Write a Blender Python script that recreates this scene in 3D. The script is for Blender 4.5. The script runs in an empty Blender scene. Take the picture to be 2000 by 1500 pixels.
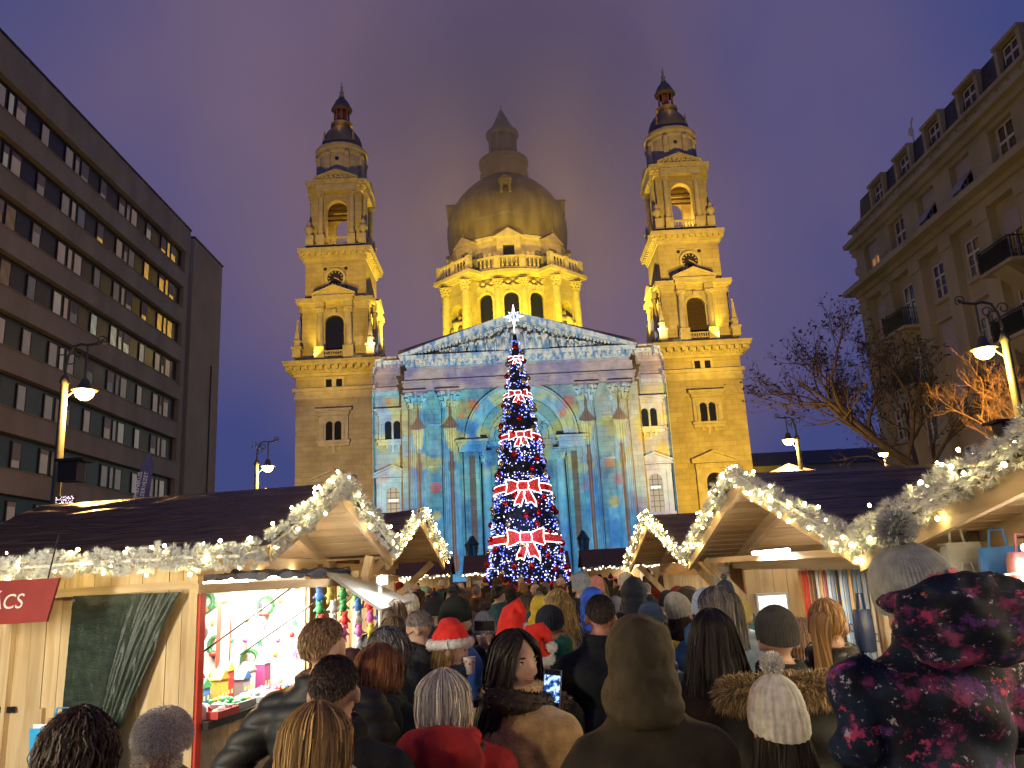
import bpy, bmesh, math, random, colorsys
import numpy as np
from mathutils import Vector, Matrix, noise as mnoise
PI = math.pi
R = math.radians
rnd = random.Random(11)
scn = bpy.context.scene
COL = scn.collection

# ------------------------------------------------------------------ camera
FPX, PITCH, ROLL, YAW, EYE = 1570.0, R(13.28), R(2.95), R(0.33), 1.95
_fw = Vector((math.sin(YAW)*math.cos(PITCH), math.cos(YAW)*math.cos(PITCH), math.sin(PITCH)))
_r0 = Vector((math.cos(YAW), -math.sin(YAW), 0)); _u0 = _r0.cross(_fw)
_rt = _r0*math.cos(ROLL) - _u0*math.sin(ROLL)
_up = _r0*math.sin(ROLL) + _u0*math.cos(ROLL)
cam_d = bpy.data.cameras.new('camera'); cam = bpy.data.objects.new('camera', cam_d); COL.objects.link(cam)
cam_d.sensor_width = 36.0; cam_d.lens = FPX/2000*36; cam_d.clip_start = 0.05; cam_d.clip_end = 4000
_m = Matrix((( _rt.x, _up.x, -_fw.x, 0), (_rt.y, _up.y, -_fw.y, 0), (_rt.z, _up.z, -_fw.z, EYE), (0, 0, 0, 1)))
cam.matrix_world = _m
scn.camera = cam

def at(px, py, Y):
    d = _fw + _rt*((px-1000)/FPX) + _up*((750-py)/FPX)
    return Vector((0, 0, EYE)) + d*(Y/d.y)

# ------------------------------------------------------------------ sky
W = bpy.data.worlds.new('World'); scn.world = W; W.use_nodes = True
wn, wl = W.node_tree.nodes, W.node_tree.links
for n in list(wn): wn.remove(n)
w_out = wn.new('ShaderNodeOutputWorld')
w_sky = wn.new('ShaderNodeTexSky'); w_sky.sky_type = 'NISHITA'; w_sky.sun_disc = False
w_sky.sun_elevation = R(1.0); w_sky.sun_rotation = R(200); w_sky.air_density = 1.0; w_sky.dust_density = 0.4; w_sky.ozone_density = 4.0
w_bg1 = wn.new('ShaderNodeBackground'); w_bg1.inputs[1].default_value = 0.05
wl.new(w_sky.outputs[0], w_bg1.inputs[0])
# low cloud lit by the town: mauve veils over the last blue of dusk
w_tc = wn.new('ShaderNodeTexCoord')
w_map = wn.new('ShaderNodeMapping'); w_map.inputs['Scale'].default_value = (1.25, 1.25, 0.9); w_map.inputs['Location'].default_value = (0.55, 0.2, 0.35)
w_nz = wn.new('ShaderNodeTexNoise'); w_nz.inputs['Scale'].default_value = 1.5; w_nz.inputs['Detail'].default_value = 4; w_nz.inputs['Roughness'].default_value = 0.42
w_rp = wn.new('ShaderNodeValToRGB')
w_rp.color_ramp.elements[0].position = 0.485; w_rp.color_ramp.elements[0].color = (0.056, 0.068, 0.222, 1)
w_rp.color_ramp.elements[1].position = 0.82; w_rp.color_ramp.elements[1].color = (0.310, 0.180, 0.165, 1)
w_bg2 = wn.new('ShaderNodeBackground'); w_bg2.inputs[1].default_value = 1.0
wl.new(w_tc.outputs['Generated'], w_map.inputs['Vector']); wl.new(w_map.outputs[0], w_nz.inputs['Vector'])
# the town's light is strongest on the cloud straight over the church
w_sx = wn.new('ShaderNodeVectorMath'); w_sx.operation = 'DOT_PRODUCT'; w_sx.inputs[1].default_value = (0.05, 0.86, 0.5)
w_mr = wn.new('ShaderNodeMapRange'); w_mr.interpolation_type = 'SMOOTHSTEP'; w_mr.inputs[1].default_value = 0.80; w_mr.inputs[2].default_value = 1.0; w_mr.inputs[3].default_value = -0.06; w_mr.inputs[4].default_value = 0.21
w_ad = wn.new('ShaderNodeMath'); wl.new(w_tc.outputs['Generated'], w_sx.inputs[0]); wl.new(w_sx.outputs['Value'], w_mr.inputs[0]); wl.new(w_mr.outputs[0], w_ad.inputs[0]); w_na = wn.new('ShaderNodeMath'); w_na.operation = 'MULTIPLY_ADD'; w_na.inputs[1].default_value = 0.55; w_na.inputs[2].default_value = 0.21; wl.new(w_nz.outputs['Fac'], w_na.inputs[0]); wl.new(w_na.outputs[0], w_ad.inputs[1])
wl.new(w_ad.outputs[0], w_rp.inputs[0]); wl.new(w_rp.outputs[0], w_bg2.inputs[0])
w_mix = wn.new('ShaderNodeMixShader'); w_mix.inputs[0].default_value = 0.93
wl.new(w_bg1.outputs[0], w_mix.inputs[1]); wl.new(w_bg2.outputs[0], w_mix.inputs[2]); wl.new(w_mix.outputs[0], w_out.inputs[0])

# ------------------------------------------------------------------ sun (below dusk cloud: almost nothing left of it)
_sd = bpy.data.lights.new('sun', 'SUN'); _sd.energy = 0.03; _sd.angle = R(25); _sd.color = (0.8, 0.8, 1.0)
sun = bpy.data.objects.new('sun', _sd); COL.objects.link(sun); sun.rotation_euler = (R(60), 0, R(20))

scn.view_settings.view_transform = 'Standard'; scn.view_settings.look = 'None'
scn.view_settings.exposure = 0.0; scn.view_settings.gamma = 1.0; scn.view_settings.use_curve_mapping = False
scn.cycles.use_denoising = True; scn.cycles.max_bounces = 6; scn.cycles.diffuse_bounces = 3; scn.cycles.glossy_bounces = 3
scn.cycles.transmission_bounces = 4; scn.cycles.volume_bounces = 2; scn.cycles.sample_clamp_indirect = 4.0; scn.cycles.transparent_max_bounces = 12
scn.cycles.use_light_tree = True; scn.cycles.caustics_reflective = False; scn.cycles.caustics_refractive = False

# ------------------------------------------------------------------ helpers
class MB:
    def __init__(s): s.v = []; s.f = []; s.m = []
    def add(s, vs, fs, mi=0):
        o = len(s.v); s.v.extend([tuple(p) for p in vs])
        s.f.extend([tuple(i+o for i in f) for f in fs]); s.m.extend([mi]*len(fs)); return s
    def box(s, x0, x1, y0, y1, z0, z1, mi=0):
        return s.add([(x0,y0,z0),(x1,y0,z0),(x1,y1,z0),(x0,y1,z0),(x0,y0,z1),(x1,y0,z1),(x1,y1,z1),(x0,y1,z1)],
                     [(0,3,2,1),(4,5,6,7),(0,1,5,4),(1,2,6,5),(2,3,7,6),(3,0,4,7)], mi)
    def obox(s, c, h, M=None, mi=0):
        c = Vector(c); M = M or Matrix.Identity(3)
        vs = [c + M @ Vector((sx*h[0], sy*h[1], sz*h[2])) for sz in (-1,1) for sy in (-1,1) for sx in (-1,1)]
        return s.add(vs, [(0,2,3,1),(4,5,7,6),(0,1,5,4),(1,3,7,5),(3,2,6,7),(2,0,4,6)], mi)
    def frus(s, x0,x1,y0,y1,z0, X0,X1,Y0,Y1,z1, mi=0):
        return s.add([(x0,y0,z0),(x1,y0,z0),(x1,y1,z0),(x0,y1,z0),(X0,Y0,z1),(X1,Y0,z1),(X1,Y1,z1),(X0,Y1,z1)],
                     [(0,3,2,1),(4,5,6,7),(0,1,5,4),(1,2,6,5),(2,3,7,6),(3,0,4,7)], mi)
    def prism(s, poly, y0, y1, ax='y', mi=0):
        n = len(poly)
        def P(a, b, t): return (a, t, b) if ax == 'y' else ((t, a, b) if ax == 'x' else (a, b, t))
        vs = [P(a,b,y0) for a,b in poly] + [P(a,b,y1) for a,b in poly]
        fs = [tuple(range(n)), tuple(range(2*n-1, n-1, -1))] + [(i, i+n, (i+1)%n+n, (i+1)%n) for i in range(n)]
        return s.add(vs, fs, mi)
    def lathe(s, prof, c=(0,0,0), seg=24, a0=0, a1=2*PI, mod=None, mi=0, cap=False):
        full = abs(a1-a0-2*PI) < 1e-6; n = seg if full else seg+1
        vs = []
        for k,(r,z) in enumerate(prof):
            for i in range(n):
                a = a0+(a1-a0)*i/seg
                rr = r*(mod(a,z) if mod else 1)
                vs.append((c[0]+rr*math.cos(a), c[1]+rr*math.sin(a), c[2]+z))
        fs = []
        for k in range(len(prof)-1):
            for i in range(seg):
                j = (i+1)%n if full else i+1
                fs.append((k*n+i, k*n+j, (k+1)*n+j, (k+1)*n+i))
        if cap:
            fs.append(tuple(range(n-1,-1,-1))); fs.append(tuple((len(prof)-1)*n+i for i in range(n)))
        return s.add(vs, fs, mi)
    def tube(s, path, r, seg=6, cap=True, mi=0, flat=None):
        P = [Vector(p) for p in path]; n = len(P)
        rr = r if isinstance(r,(list,tuple)) else [r]*n
        vs = []; fs = []
        prev = None
        for i in range(n):
            t = (P[min(i+1,n-1)]-P[max(i-1,0)])
            t = t.normalized() if t.length > 1e-9 else Vector((0,0,1))
            if prev is None:
                a = Vector((0,0,1)) if abs(t.z) < .9 else Vector((1,0,0)); u = t.cross(a).normalized()
            else:
                u = prev - t*prev.dot(t); u = u.normalized() if u.length > 1e-6 else t.orthogonal().normalized()
            prev = u; w = t.cross(u)
            for k in range(seg):
                a = 2*PI*k/seg
                vs.append(P[i] + (u*math.cos(a) + w*math.sin(a)*(flat or 1))*rr[i])
        for i in range(n-1):
            for k in range(seg):
                k2 = (k+1)%seg; fs.append((i*seg+k, i*seg+k2, (i+1)*seg+k2, (i+1)*seg+k))
        if cap: fs.append(tuple(range(seg-1,-1,-1))); fs.append(tuple((n-1)*seg+k for k in range(seg)))
        return s.add(vs, fs, mi)
    def ball(s, c, r, seg=10, rings=7, mi=0, sc=(1,1,1), M=None):
        vs = []; fs = []
        for i in range(rings+1):
            t = PI*i/rings
            for k in range(seg):
                a = 2*PI*k/seg
                p = Vector((math.sin(t)*math.cos(a)*r*sc[0], math.sin(t)*math.sin(a)*r*sc[1], -math.cos(t)*r*sc[2]))
                vs.append(Vector(c) + (M @ p if M else p))
        for i in range(rings):
            for k in range(seg):
                k2 = (k+1)%seg; fs.append((i*seg+k, i*seg+k2, (i+1)*seg+k2, (i+1)*seg+k))
        return s.add(vs, fs, mi)
    def arch(s, x0, x1, z0, z1, y0, y1, cx, r, zs, seg=12, mi=0):
        """wall slab x0..x1, z0..z1 pierced by a round-headed opening"""
        for a,b in ((x0,cx-r),(cx+r,x1)):
            if b-a > 1e-4: s.box(a,b,y0,y1,z0,z1,mi)
        pts = [(cx-r*math.cos(PI*i/seg), zs+r*math.sin(PI*i/seg)) for i in range(seg+1)]
        for i in range(seg):
            (ax,az),(bx,bz) = pts[i],pts[i+1]
            s.add([(ax,y0,az),(bx,y0,bz),(bx,y0,z1),(ax,y0,z1),(ax,y1,az),(bx,y1,bz),(bx,y1,z1),(ax,y1,z1)],
                  [(0,1,2,3),(7,6,5,4),(0,4,5,1),(3,2,6,7)], mi)
        return s
    def ring(s, cx, cz, r0, r1, y0, y1, a0=0, a1=PI, seg=16, mi=0):
        """flat arch band in the xz plane"""
        vs = []; fs = []; full = abs(a1-a0-2*PI) < 1e-6
        n = seg if full else seg+1
        for i in range(n):
            a = a0+(a1-a0)*i/seg; c, q = math.cos(a), math.sin(a)
            vs += [(cx+r0*c,y0,cz+r0*q),(cx+r1*c,y0,cz+r1*q),(cx+r1*c,y1,cz+r1*q),(cx+r0*c,y1,cz+r0*q)]
        for i in range(seg):
            a, b = 4*i, 4*((i+1)%n)
            for k in range(4): fs.append((a+k, b+k, b+(k+1)%4, a+(k+1)%4))
        if not full: fs += [(0,1,2,3), (4*seg+3,4*seg+2,4*seg+1,4*seg)]
        return s.add(vs, fs, mi)
    def mesh(s, name, mats, smooth=False, bevel=0):
        me = bpy.data.meshes.new(name); me.from_pydata(s.v, [], s.f)
        for mt in (mats if isinstance(mats,(list,tuple)) else [mats]): me.materials.append(mt)
        if any(s.m): me.polygons.foreach_set('material_index', s.m)
        if smooth: me.polygons.foreach_set('use_smooth', [True]*len(s.f))
        me.update()
        return me
    def build(s, name, mats, parent=None, smooth=False, loc=None, rz=0, recalc=True):
        me = s.mesh(name, mats, smooth)
        if recalc:
            bm = bmesh.new(); bm.from_mesh(me); bmesh.ops.recalc_face_normals(bm, faces=bm.faces); bm.to_mesh(me); bm.free()
        return put(name, me, parent, loc, rz)

def put(name, me, parent=None, loc=None, rz=0):
    o = bpy.data.objects.new(name, me); COL.objects.link(o)
    if parent is not None: o.parent = parent
    if loc is not None: o.location = loc
    if rz: o.rotation_euler = (0,0,rz)
    return o
def empty(name, loc=(0,0,0), rz=0, parent=None):
    o = bpy.data.objects.new(name, None); COL.objects.link(o); o.location = loc; o.rotation_euler = (0,0,rz); o.empty_display_size = .3
    if parent is not None: o.parent = parent
    return o
def tag(o, label=None, cat=None, group=None, kind=None):
    if label: o['label'] = label
    if cat: o['category'] = cat
    if group: o['group'] = group
    if kind: o['kind'] = kind
    return o
def autosmooth(o, ang=40):
    me = o.data
    bm = bmesh.new(); bm.from_mesh(me)
    for f in bm.faces: f.smooth = True
    for e in bm.edges:
        if len(e.link_faces) == 2 and e.calc_face_angle(0) > R(ang): e.smooth = False
    bm.to_mesh(me); bm.free(); return o

# ------------------------------------------------------------------ materials
def nt(name):
    m = bpy.data.materials.new(name); m.use_nodes = True
    t = m.node_tree; return m, t.nodes, t.links, t.nodes['Principled BSDF']
def pmat(name, col, rough=.7, metal=0, emit=None, es=0, spec=.5, alpha=1, trans=0):
    m, n, l, b = nt(name)
    b.inputs['Base Color'].default_value = (*col,1); b.inputs['Roughness'].default_value = rough; b.inputs['Metallic'].default_value = metal
    b.inputs['Specular IOR Level'].default_value = spec
    if emit: b.inputs['Emission Color'].default_value = (*emit,1); b.inputs['Emission Strength'].default_value = es
    if trans: b.inputs['Transmission Weight'].default_value = trans
    return m
def nmat(name, c1, c2, scale=6, detail=5, rough=.8, bump=.2, bscale=None, stretch=(1,1,1), lo=.35, hi=.65, metal=0, spec=.4, dist=.02, sheen=0, coord='Object', r2=None):
    """two tones mixed by noise, with a fine bump"""
    m, n, l, b = nt(name)
    tc = n.new('ShaderNodeTexCoord'); mp = n.new('ShaderNodeMapping'); mp.inputs['Scale'].default_value = stretch
    l.new(tc.outputs[coord], mp.inputs[0])
    nz = n.new('ShaderNodeTexNoise'); nz.inputs['Scale'].default_value = scale; nz.inputs['Detail'].default_value = detail
    l.new(mp.outputs[0], nz.inputs['Vector'])
    rp = n.new('ShaderNodeValToRGB'); e = rp.color_ramp.elements
    e[0].position = lo; e[0].color = (*c1,1); e[1].position = hi; e[1].color = (*c2,1)
    l.new(nz.outputs['Fac'], rp.inputs[0]); l.new(rp.outputs[0], b.inputs['Base Color'])
    b.inputs['Roughness'].default_value = rough; b.inputs['Metallic'].default_value = metal; b.inputs['Specular IOR Level'].default_value = spec
    if r2 is not None:
        mr = n.new('ShaderNodeMapRange'); mr.inputs[3].default_value = rough; mr.inputs[4].default_value = r2
        l.new(nz.outputs['Fac'], mr.inputs[0]); l.new(mr.outputs[0], b.inputs['Roughness'])
    if sheen: b.inputs['Sheen Weight'].default_value = sheen
    if bump:
        n2 = n.new('ShaderNodeTexNoise'); n2.inputs['Scale'].default_value = bscale or scale*5; n2.inputs['Detail'].default_value = 4
        l.new(mp.outputs[0], n2.inputs['Vector'])
        bp = n.new('ShaderNodeBump'); bp.inputs['Strength'].default_value = bump; bp.inputs['Distance'].default_value = dist
        l.new(n2.outputs['Fac'], bp.inputs['Height']); l.new(bp.outputs[0], b.inputs['Normal'])
    return m
def emat(name, col, st, sample=True):
    m = bpy.data.materials.new(name); m.use_nodes = True; n = m.node_tree.nodes; l = m.node_tree.links
    n.remove(n['Principled BSDF']); e = n.new('ShaderNodeEmission'); e.inputs[0].default_value = (*col,1); e.inputs[1].default_value = st
    l.new(e.outputs[0], n['Material Output'].inputs[0])
    if not sample: m.cycles.emission_sampling = 'NONE'
    return m
def spot(name, loc, target, watts, col, cone=60, blend=.6, size=.4, parent=None):
    d = bpy.data.lights.new(name, 'SPOT'); d.energy = watts; d.color = col; d.spot_size = R(cone); d.spot_blend = blend; d.shadow_soft_size = size
    o = bpy.data.objects.new(name, d); COL.objects.link(o); o.location = loc
    o.rotation_euler = (Vector(target)-Vector(loc)).to_track_quat('-Z','Y').to_euler(); return o
def point(name, loc, watts, col, size=.1):
    d = bpy.data.lights.new(name, 'POINT'); d.energy = watts; d.color = col; d.shadow_soft_size = size
    o = bpy.data.objects.new(name, d); COL.objects.link(o); o.location = loc; return o
def text_mesh(txt, size, depth=.004, align='CENTER', shear=0):
    c = bpy.data.curves.new('lettering', 'FONT'); c.body = txt; c.size = size; c.extrude = depth; c.align_x = align; c.shear = shear
    o = bpy.data.objects.new('lettering', c); COL.objects.link(o)
    bpy.context.view_layer.update()
    me = bpy.data.meshes.new_from_object(o.evaluated_get(bpy.context.evaluated_depsgraph_get()))
    bpy.data.objects.remove(o); bpy.data.curves.remove(c); return me
# ------------------------------------------------------------------ basilica
def stone_mat(name, c1, c2, cm, bw=1.5, bh=.62, bump=.35):
    m, n, l, b = nt(name)
    tc = n.new('ShaderNodeTexCoord'); sx = n.new('ShaderNodeSeparateXYZ'); l.new(tc.outputs['Object'], sx.inputs[0])
    ad = n.new('ShaderNodeMath'); l.new(sx.outputs[0], ad.inputs[0]); l.new(sx.outputs[1], ad.inputs[1])
    cx = n.new('ShaderNodeCombineXYZ'); l.new(ad.outputs[0], cx.inputs[0]); l.new(sx.outputs[2], cx.inputs[1])
    br = n.new('ShaderNodeTexBrick'); br.inputs['Scale'].default_value = 1; br.inputs['Brick Width'].default_value = bw; br.inputs['Row Height'].default_value = bh
    br.inputs['Mortar Size'].default_value = .018; br.inputs['Mortar Smooth'].default_value = .3
    br.inputs['Color1'].default_value = (*c1,1); br.inputs['Color2'].default_value = (*c2,1); br.inputs['Mortar'].default_value = (*cm,1)
    l.new(cx.outputs[0], br.inputs['Vector'])
    nz = n.new('ShaderNodeTexNoise'); nz.inputs['Scale'].default_value = .35; nz.inputs['Detail'].default_value = 7; nz.inputs['Roughness'].default_value = .7
    l.new(tc.outputs['Object'], nz.inputs['Vector'])
    rp = n.new('ShaderNodeValToRGB'); rp.color_ramp.elements[0].position = .3; rp.color_ramp.elements[0].color = (.55,.52,.48,1); rp.color_ramp.elements[1].position = .65; rp.color_ramp.elements[1].color = (1,1,1,1)
    l.new(nz.outputs['Fac'], rp.inputs[0])
    mx = n.new('ShaderNodeMix'); mx.data_type = 'RGBA'; mx.blend_type = 'MULTIPLY'; mx.inputs[0].default_value = .8
    l.new(br.outputs['Color'], mx.inputs[6]); l.new(rp.outputs[0], mx.inputs[7]); l.new(mx.outputs[2], b.inputs['Base Color'])
    n2 = n.new('ShaderNodeTexNoise'); n2.inputs['Scale'].default_value = 3; n2.inputs['Detail'].default_value = 6; l.new(tc.outputs['Object'], n2.inputs['Vector'])
    ma = n.new('ShaderNodeMath'); ma.operation = 'MULTIPLY_ADD'; ma.inputs[1].default_value = -.6; l.new(br.outputs['Fac'], ma.inputs[0]); l.new(n2.outputs['Fac'], ma.inputs[2])
    bp = n.new('ShaderNodeBump'); bp.inputs['Strength'].default_value = bump; bp.inputs['Distance'].default_value = .08
    l.new(ma.outputs[0], bp.inputs['Height']); l.new(bp.outputs[0], b.inputs['Normal'])
    b.inputs['Roughness'].default_value = .9; b.inputs['Specular IOR Level'].default_value = .2
    return m
STONE = stone_mat('limestone', (.46,.40,.28), (.38,.33,.23), (.27,.23,.16))
CARV = nmat('carved_stone', (.36,.32,.25), (.47,.42,.34), scale=1.2, detail=6, rough=.9, bump=.3, bscale=5, spec=.2, dist=.06)
COPPER = nmat('dark_copper', (.10,.085,.06), (.17,.145,.10), scale=.7, detail=6, rough=.55, bump=.2, bscale=3, stretch=(1,1,.25), dist=.05)
GILT = pmat('gilt', (.75,.5,.18), .35, .9)
DARKGL = pmat('dark_glass', (.012,.013,.016), .12, spec=.6)
LOUVRE = nmat('old_timber', (.035,.022,.014), (.06,.04,.025), scale=3, stretch=(1,1,8), rough=.8)
LITWIN = emat('lit_church_window', (1,.80,.52), .55, False)
CLOCKF = pmat('clock_black', (.02,.018,.016), .4)
CLOCKG = pmat('clock_gold', (.7,.5,.2), .4, .5)
IRON = pmat('black_iron', (.02,.02,.02), .5, .5)

BAS = empty('basilica', (1.4,95,0))
tag(BAS, 'floodlit domed stone basilica with two clock towers closing the square', 'basilica')

def cornice(mb, x0, x1, y0, y1, z0, z1, pr, md=.85, side=True):
    h = z1-z0
    mb.box(x0-pr*.18, x1+pr*.18, y0-pr*.18, y1+pr*.18, z0, z0+h*.2)
    mb.box(x0-pr*.30, x1+pr*.30, y0-pr*.30, y1+pr*.30, z0+h*.2+.002, z0+h*.36)
    mb.box(x0-pr*.42, x1+pr*.42, y0-pr*.42, y1+pr*.42, z0+h*.36+.002, z0+h*.66)
    mb.box(x0-pr*.92, x1+pr*.92, y0-pr*.92, y1+pr*.92, z0+h*.66, z0+h*.86)
    mb.box(x0-pr, x1+pr, y0-pr, y1+pr, z0+h*.86+.002, z1)
    zz0, zz1 = z0+h*.40, z0+h*.655; w = md*.24
    n = max(2, int((x1-x0+pr)/md)); 
    for i in range(n+1):
        x = x0-pr*.3+(x1-x0+pr*.6)*i/n
        mb.box(x-w, x+w, y0-pr*.85, y0-pr*.40, zz0, zz1)
    if side:
        n = max(2, int((y1-y0+pr)/md))
        for i in range(n+1):
            y = y0-pr*.3+(y1-y0+pr*.6)*i/n
            for a,b in ((x0-pr*.85, x0-pr*.40),(x1+pr*.40, x1+pr*.85)): mb.box(a,b,y-w,y+w,zz0,zz1)
    # dentils
    n = int((x1-x0)/(md*.38))
    for i in range(n+1):
        x = x0+(x1-x0)*i/n; mb.box(x-md*.1, x+md*.1, y0-pr*.40, y0-pr*.2, z0+h*.22, z0+h*.345)

def capital(c, r, h, fl=1.55):
    mb = MB()
    for k in range(3):
        za, zb = h*k*.27, h*(k*.27+.36)
        ph = k*PI/8
        mb.lathe([(r*(.98+.05*k), za), (r*(1.02+.10*k), (za+zb)/2), (r*(1.16+.15*k), zb-.04), (r*(1.05+.1*k), zb-.02)], c, 48,
                 mod=lambda a,z,ph=ph: 1+.2*math.cos(8*(a+ph)))
    mb.box(c[0]-r*fl, c[0]+r*fl, c[1]-r*fl, c[1]+r*fl, c[2]+h*.9, c[2]+h)
    for sx in (-1,1):
        for sy in (-1,1): mb.ball((c[0]+sx*r*1.22, c[1]+sy*r*1.22, c[2]+h*.76), r*.28, 8, 6)
    return mb
def column(parent, c, r, h, caph, name='column', flute=0, base=True, mat=None):
    mb = MB()
    x,y,z = c
    if base:
        mb.box(x-r*1.4,x+r*1.4,y-r*1.4,y+r*1.4,z,z+r*.5); mb.lathe([(r*1.3,r*.5),(r*1.3,r*.75),(r*1.05,r*1.0)],c,20)
    sh = h-caph
    seg = flute*4 if flute else 20
    md = (lambda a,zz: 1-.14*max(0,math.cos(flute*a))**.5 if math.cos(flute*a) > 0 else 1) if flute else None
    mb.lathe([(r*1.02,r*1.0),(r*1.02,sh*.33),(r*.96,sh*.7),(r*.87,sh)],c,seg,mod=md)
    o = mb.build(name, mat or CARV, parent, smooth=not flute)
    if not flute: autosmooth(o,50)
    capital((x,y,z+sh), r*.86, caph).build('capital', CARV, o if parent is BAS else parent)
    return o
def pediment(mb, cx, hw, z0, z1, y0, y1, t=.35, dent=0):
    mb.box(cx-hw, cx+hw, y0, y1, z0-t*.7, z0)
    mb.prism([(cx-hw,z0+.003),(cx+hw,z0+.003),(cx+hw,z0+t*.3),(cx,z1),(cx-hw,z0+t*.3)][0:5], y0+.35*t+.15, y1)
    for s in (-1,1):
        mb.prism([(cx+s*hw*1.02,z0+.004),(cx+s*hw*1.02,z0+t*.8),(cx,z1+t*.8),(cx,z1)], y0-.1, y1-.01)
def obelisk(parent, x, y, z, h=4.6, hot=False):
    mb = MB(); mb.box(x-.5,x+.5,y-.5,y+.5,z,z+h*.2); mb.box(x-.62,x+.62,y-.62,y+.62,z+h*.2,z+h*.26)
    mb.frus(x-.36,x+.36,y-.36,y+.36,z+h*.26, x-.1,x+.1,y-.1,y+.1,z+h*.92); mb.ball((x,y,z+h*.96),.16,8,6)
    mb.lathe([(.46,h*.38),(.5,h*.43),(.36,h*.47)],(x,y,z),8)
    return mb.build('obelisk', CARV, parent)
def statue(mb, c, h, face=-PI/2, seed=0, arm=True, bulk=1):
    r = random.Random(seed); x,y,z = c; w = h*.16*bulk
    ph = r.random()*6
    mb.lathe([(w*1.05,0),(w*1.15,h*.12),(w*.95,h*.35),(w*.8,h*.5),(w*.95,h*.62),(w*1.05,h*.74),(w*.7,h*.81),(w*.33,h*.84),(w*.3,h*.87)], c, 20,
             mod=lambda a,zz: 1+.14*math.sin(5*a+ph+zz*2)+.08*math.sin(9*a-ph))
    lx = (r.random()-.5)*.1*h
    mb.ball((x+lx*.4,y-.02*h,z+h*.93), h*.07, 10, 8, sc=(.9,1,1.15))
    for s in (-1,1):
        el = Vector((x+s*w*(1.2+.5*r.random()), y-w*.5, z+h*(.52+.12*r.random())))
        hd = el+Vector((-s*w*.3+r.uniform(-.5,.9)*s*w, -w*.5, h*(.05+.2*r.random())))
        mb.tube([(x+s*w*.8,y,z+h*.74), el, hd], [w*.36,w*.3,w*.2], 8)
        mb.tube([(x+s*w*.7,y-w*.6,z+h*.6),(x+s*w*.9,y-w*.8,z+h*.3),(x+s*w*.7,y-w,z+.03)], [w*.3,w*.34,w*.25],7)

def twin_window(parent, cx, y, z0, z1, gx=.98):
    """paired round-headed lights in a moulded frame with hood and bracketed sill"""
    mb = MB(); zs = z1-.62
    mb.arch(cx-gx-.75, cx, z0, z1+.45, y-.35, y, cx-.52, .42, zs)
    mb.arch(cx+.002, cx+gx+.75, z0, z1+.45, y-.35, y, cx+.52, .42, zs)
    mb.box(cx-gx-.9, cx+gx+.9, y-.5, y, z1+.453, z1+.85); mb.box(cx-gx-1.25, cx+gx+1.25, y-.85, y, z1+1.0, z1+1.28)
    mb.box(cx-gx-1.05, cx+gx+1.05, y-.62, y, z1+.852, z1+1.0)
    mb.box(cx-gx-1.0, cx+gx+1.0, y-.62, y, z0-.3, z0-.003); mb.box(cx-gx-.85, cx+gx+.85, y-.42, y, z0-.7, z0-.303)
    for s in (-1,0,1): mb.prism([(y-.5,z0-.303),(y,z0-.303),(y,z0-1.5+.35*abs(s)),(y-.2,z0-1.0)], cx+s*gx*.75-.16, cx+s*gx*.75+.16, 'x')
    for xx in (cx-gx-.28, cx, cx+gx+.28): mb.lathe([(.15,0),(.13,.1),(.12,zs-z0-.1),(.18,zs-z0)], (xx,y-.36,z0), 10)
    o = mb.build('twin_window', CARV, parent)
    g = MB()
    for s in (-.52,.52): g.box(cx+s-.44, cx+s+.44, y-.06, y-.02, z0, z1+.1)
    g.build('pane', DARKGL, o if parent is BAS else parent)
    return o
def small_aedicule(parent, cx, y, z0, z1, hw, lit=False):
    """round-headed window with side pilasters and a little pediment"""
    mb = MB(); zs = z1-hw
    mb.arch(cx-hw-.55, cx+hw+.55, z0, z1+.5, y-.3, y, cx, hw, zs)
    mb.box(cx-hw-1.15, cx-hw-.553, y-.45, y, z0, z1+.5); mb.box(cx+hw+.553, cx+hw+1.15, y-.45, y, z0, z1+.5)
    mb.box(cx-hw-1.2, cx+hw+1.2, y-.5, y, z1+.503, z1+1.1)
    for i in range(9): xx = cx+(hw+1.05)*(i/4-1); mb.box(xx-.07,xx+.07,y-.62,y-.5,z1+.85,z1+1.09)
    pediment(mb, cx, hw+1.6, z1+1.35, z1+2.35, y-.8, y, .3)
    mb.box(cx-hw-1.3, cx+hw+1.3, y-.6, y, z0-.4, z0-.003)
    o = mb.build('arched_window' if lit else 'niche', CARV, parent)
    g = MB(); g.box(cx-hw-.02, cx+hw+.02, y-.08, y-.03, z0, z1+.05)
    g.build('pane', LITWIN if lit else DARKGL, o if parent is BAS else parent)
    if lit:
        b = MB()
        for k in (-.4,.4): b.box(cx+k*hw-.03, cx+k*hw+.03, y-.12, y-.085, z0, z1)
        for k in range(1,7): zz = z0+(z1-z0)*k/7; b.box(cx-hw, cx+hw, y-.13, y-.09, zz-.03, zz+.03)
        b.build('glazing_bar', IRON, o)
        # the ceiling lamp seen through the pane
        b = MB(); b.box(cx-hw*.7,cx+hw*.7,y-.088,y-.081,z0+(z1-z0)*.62,z0+(z1-z0)*.68); b.build('lamp', emat('church_lamp',(1,.93,.78),2.2,False), o)
    return o

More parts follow.
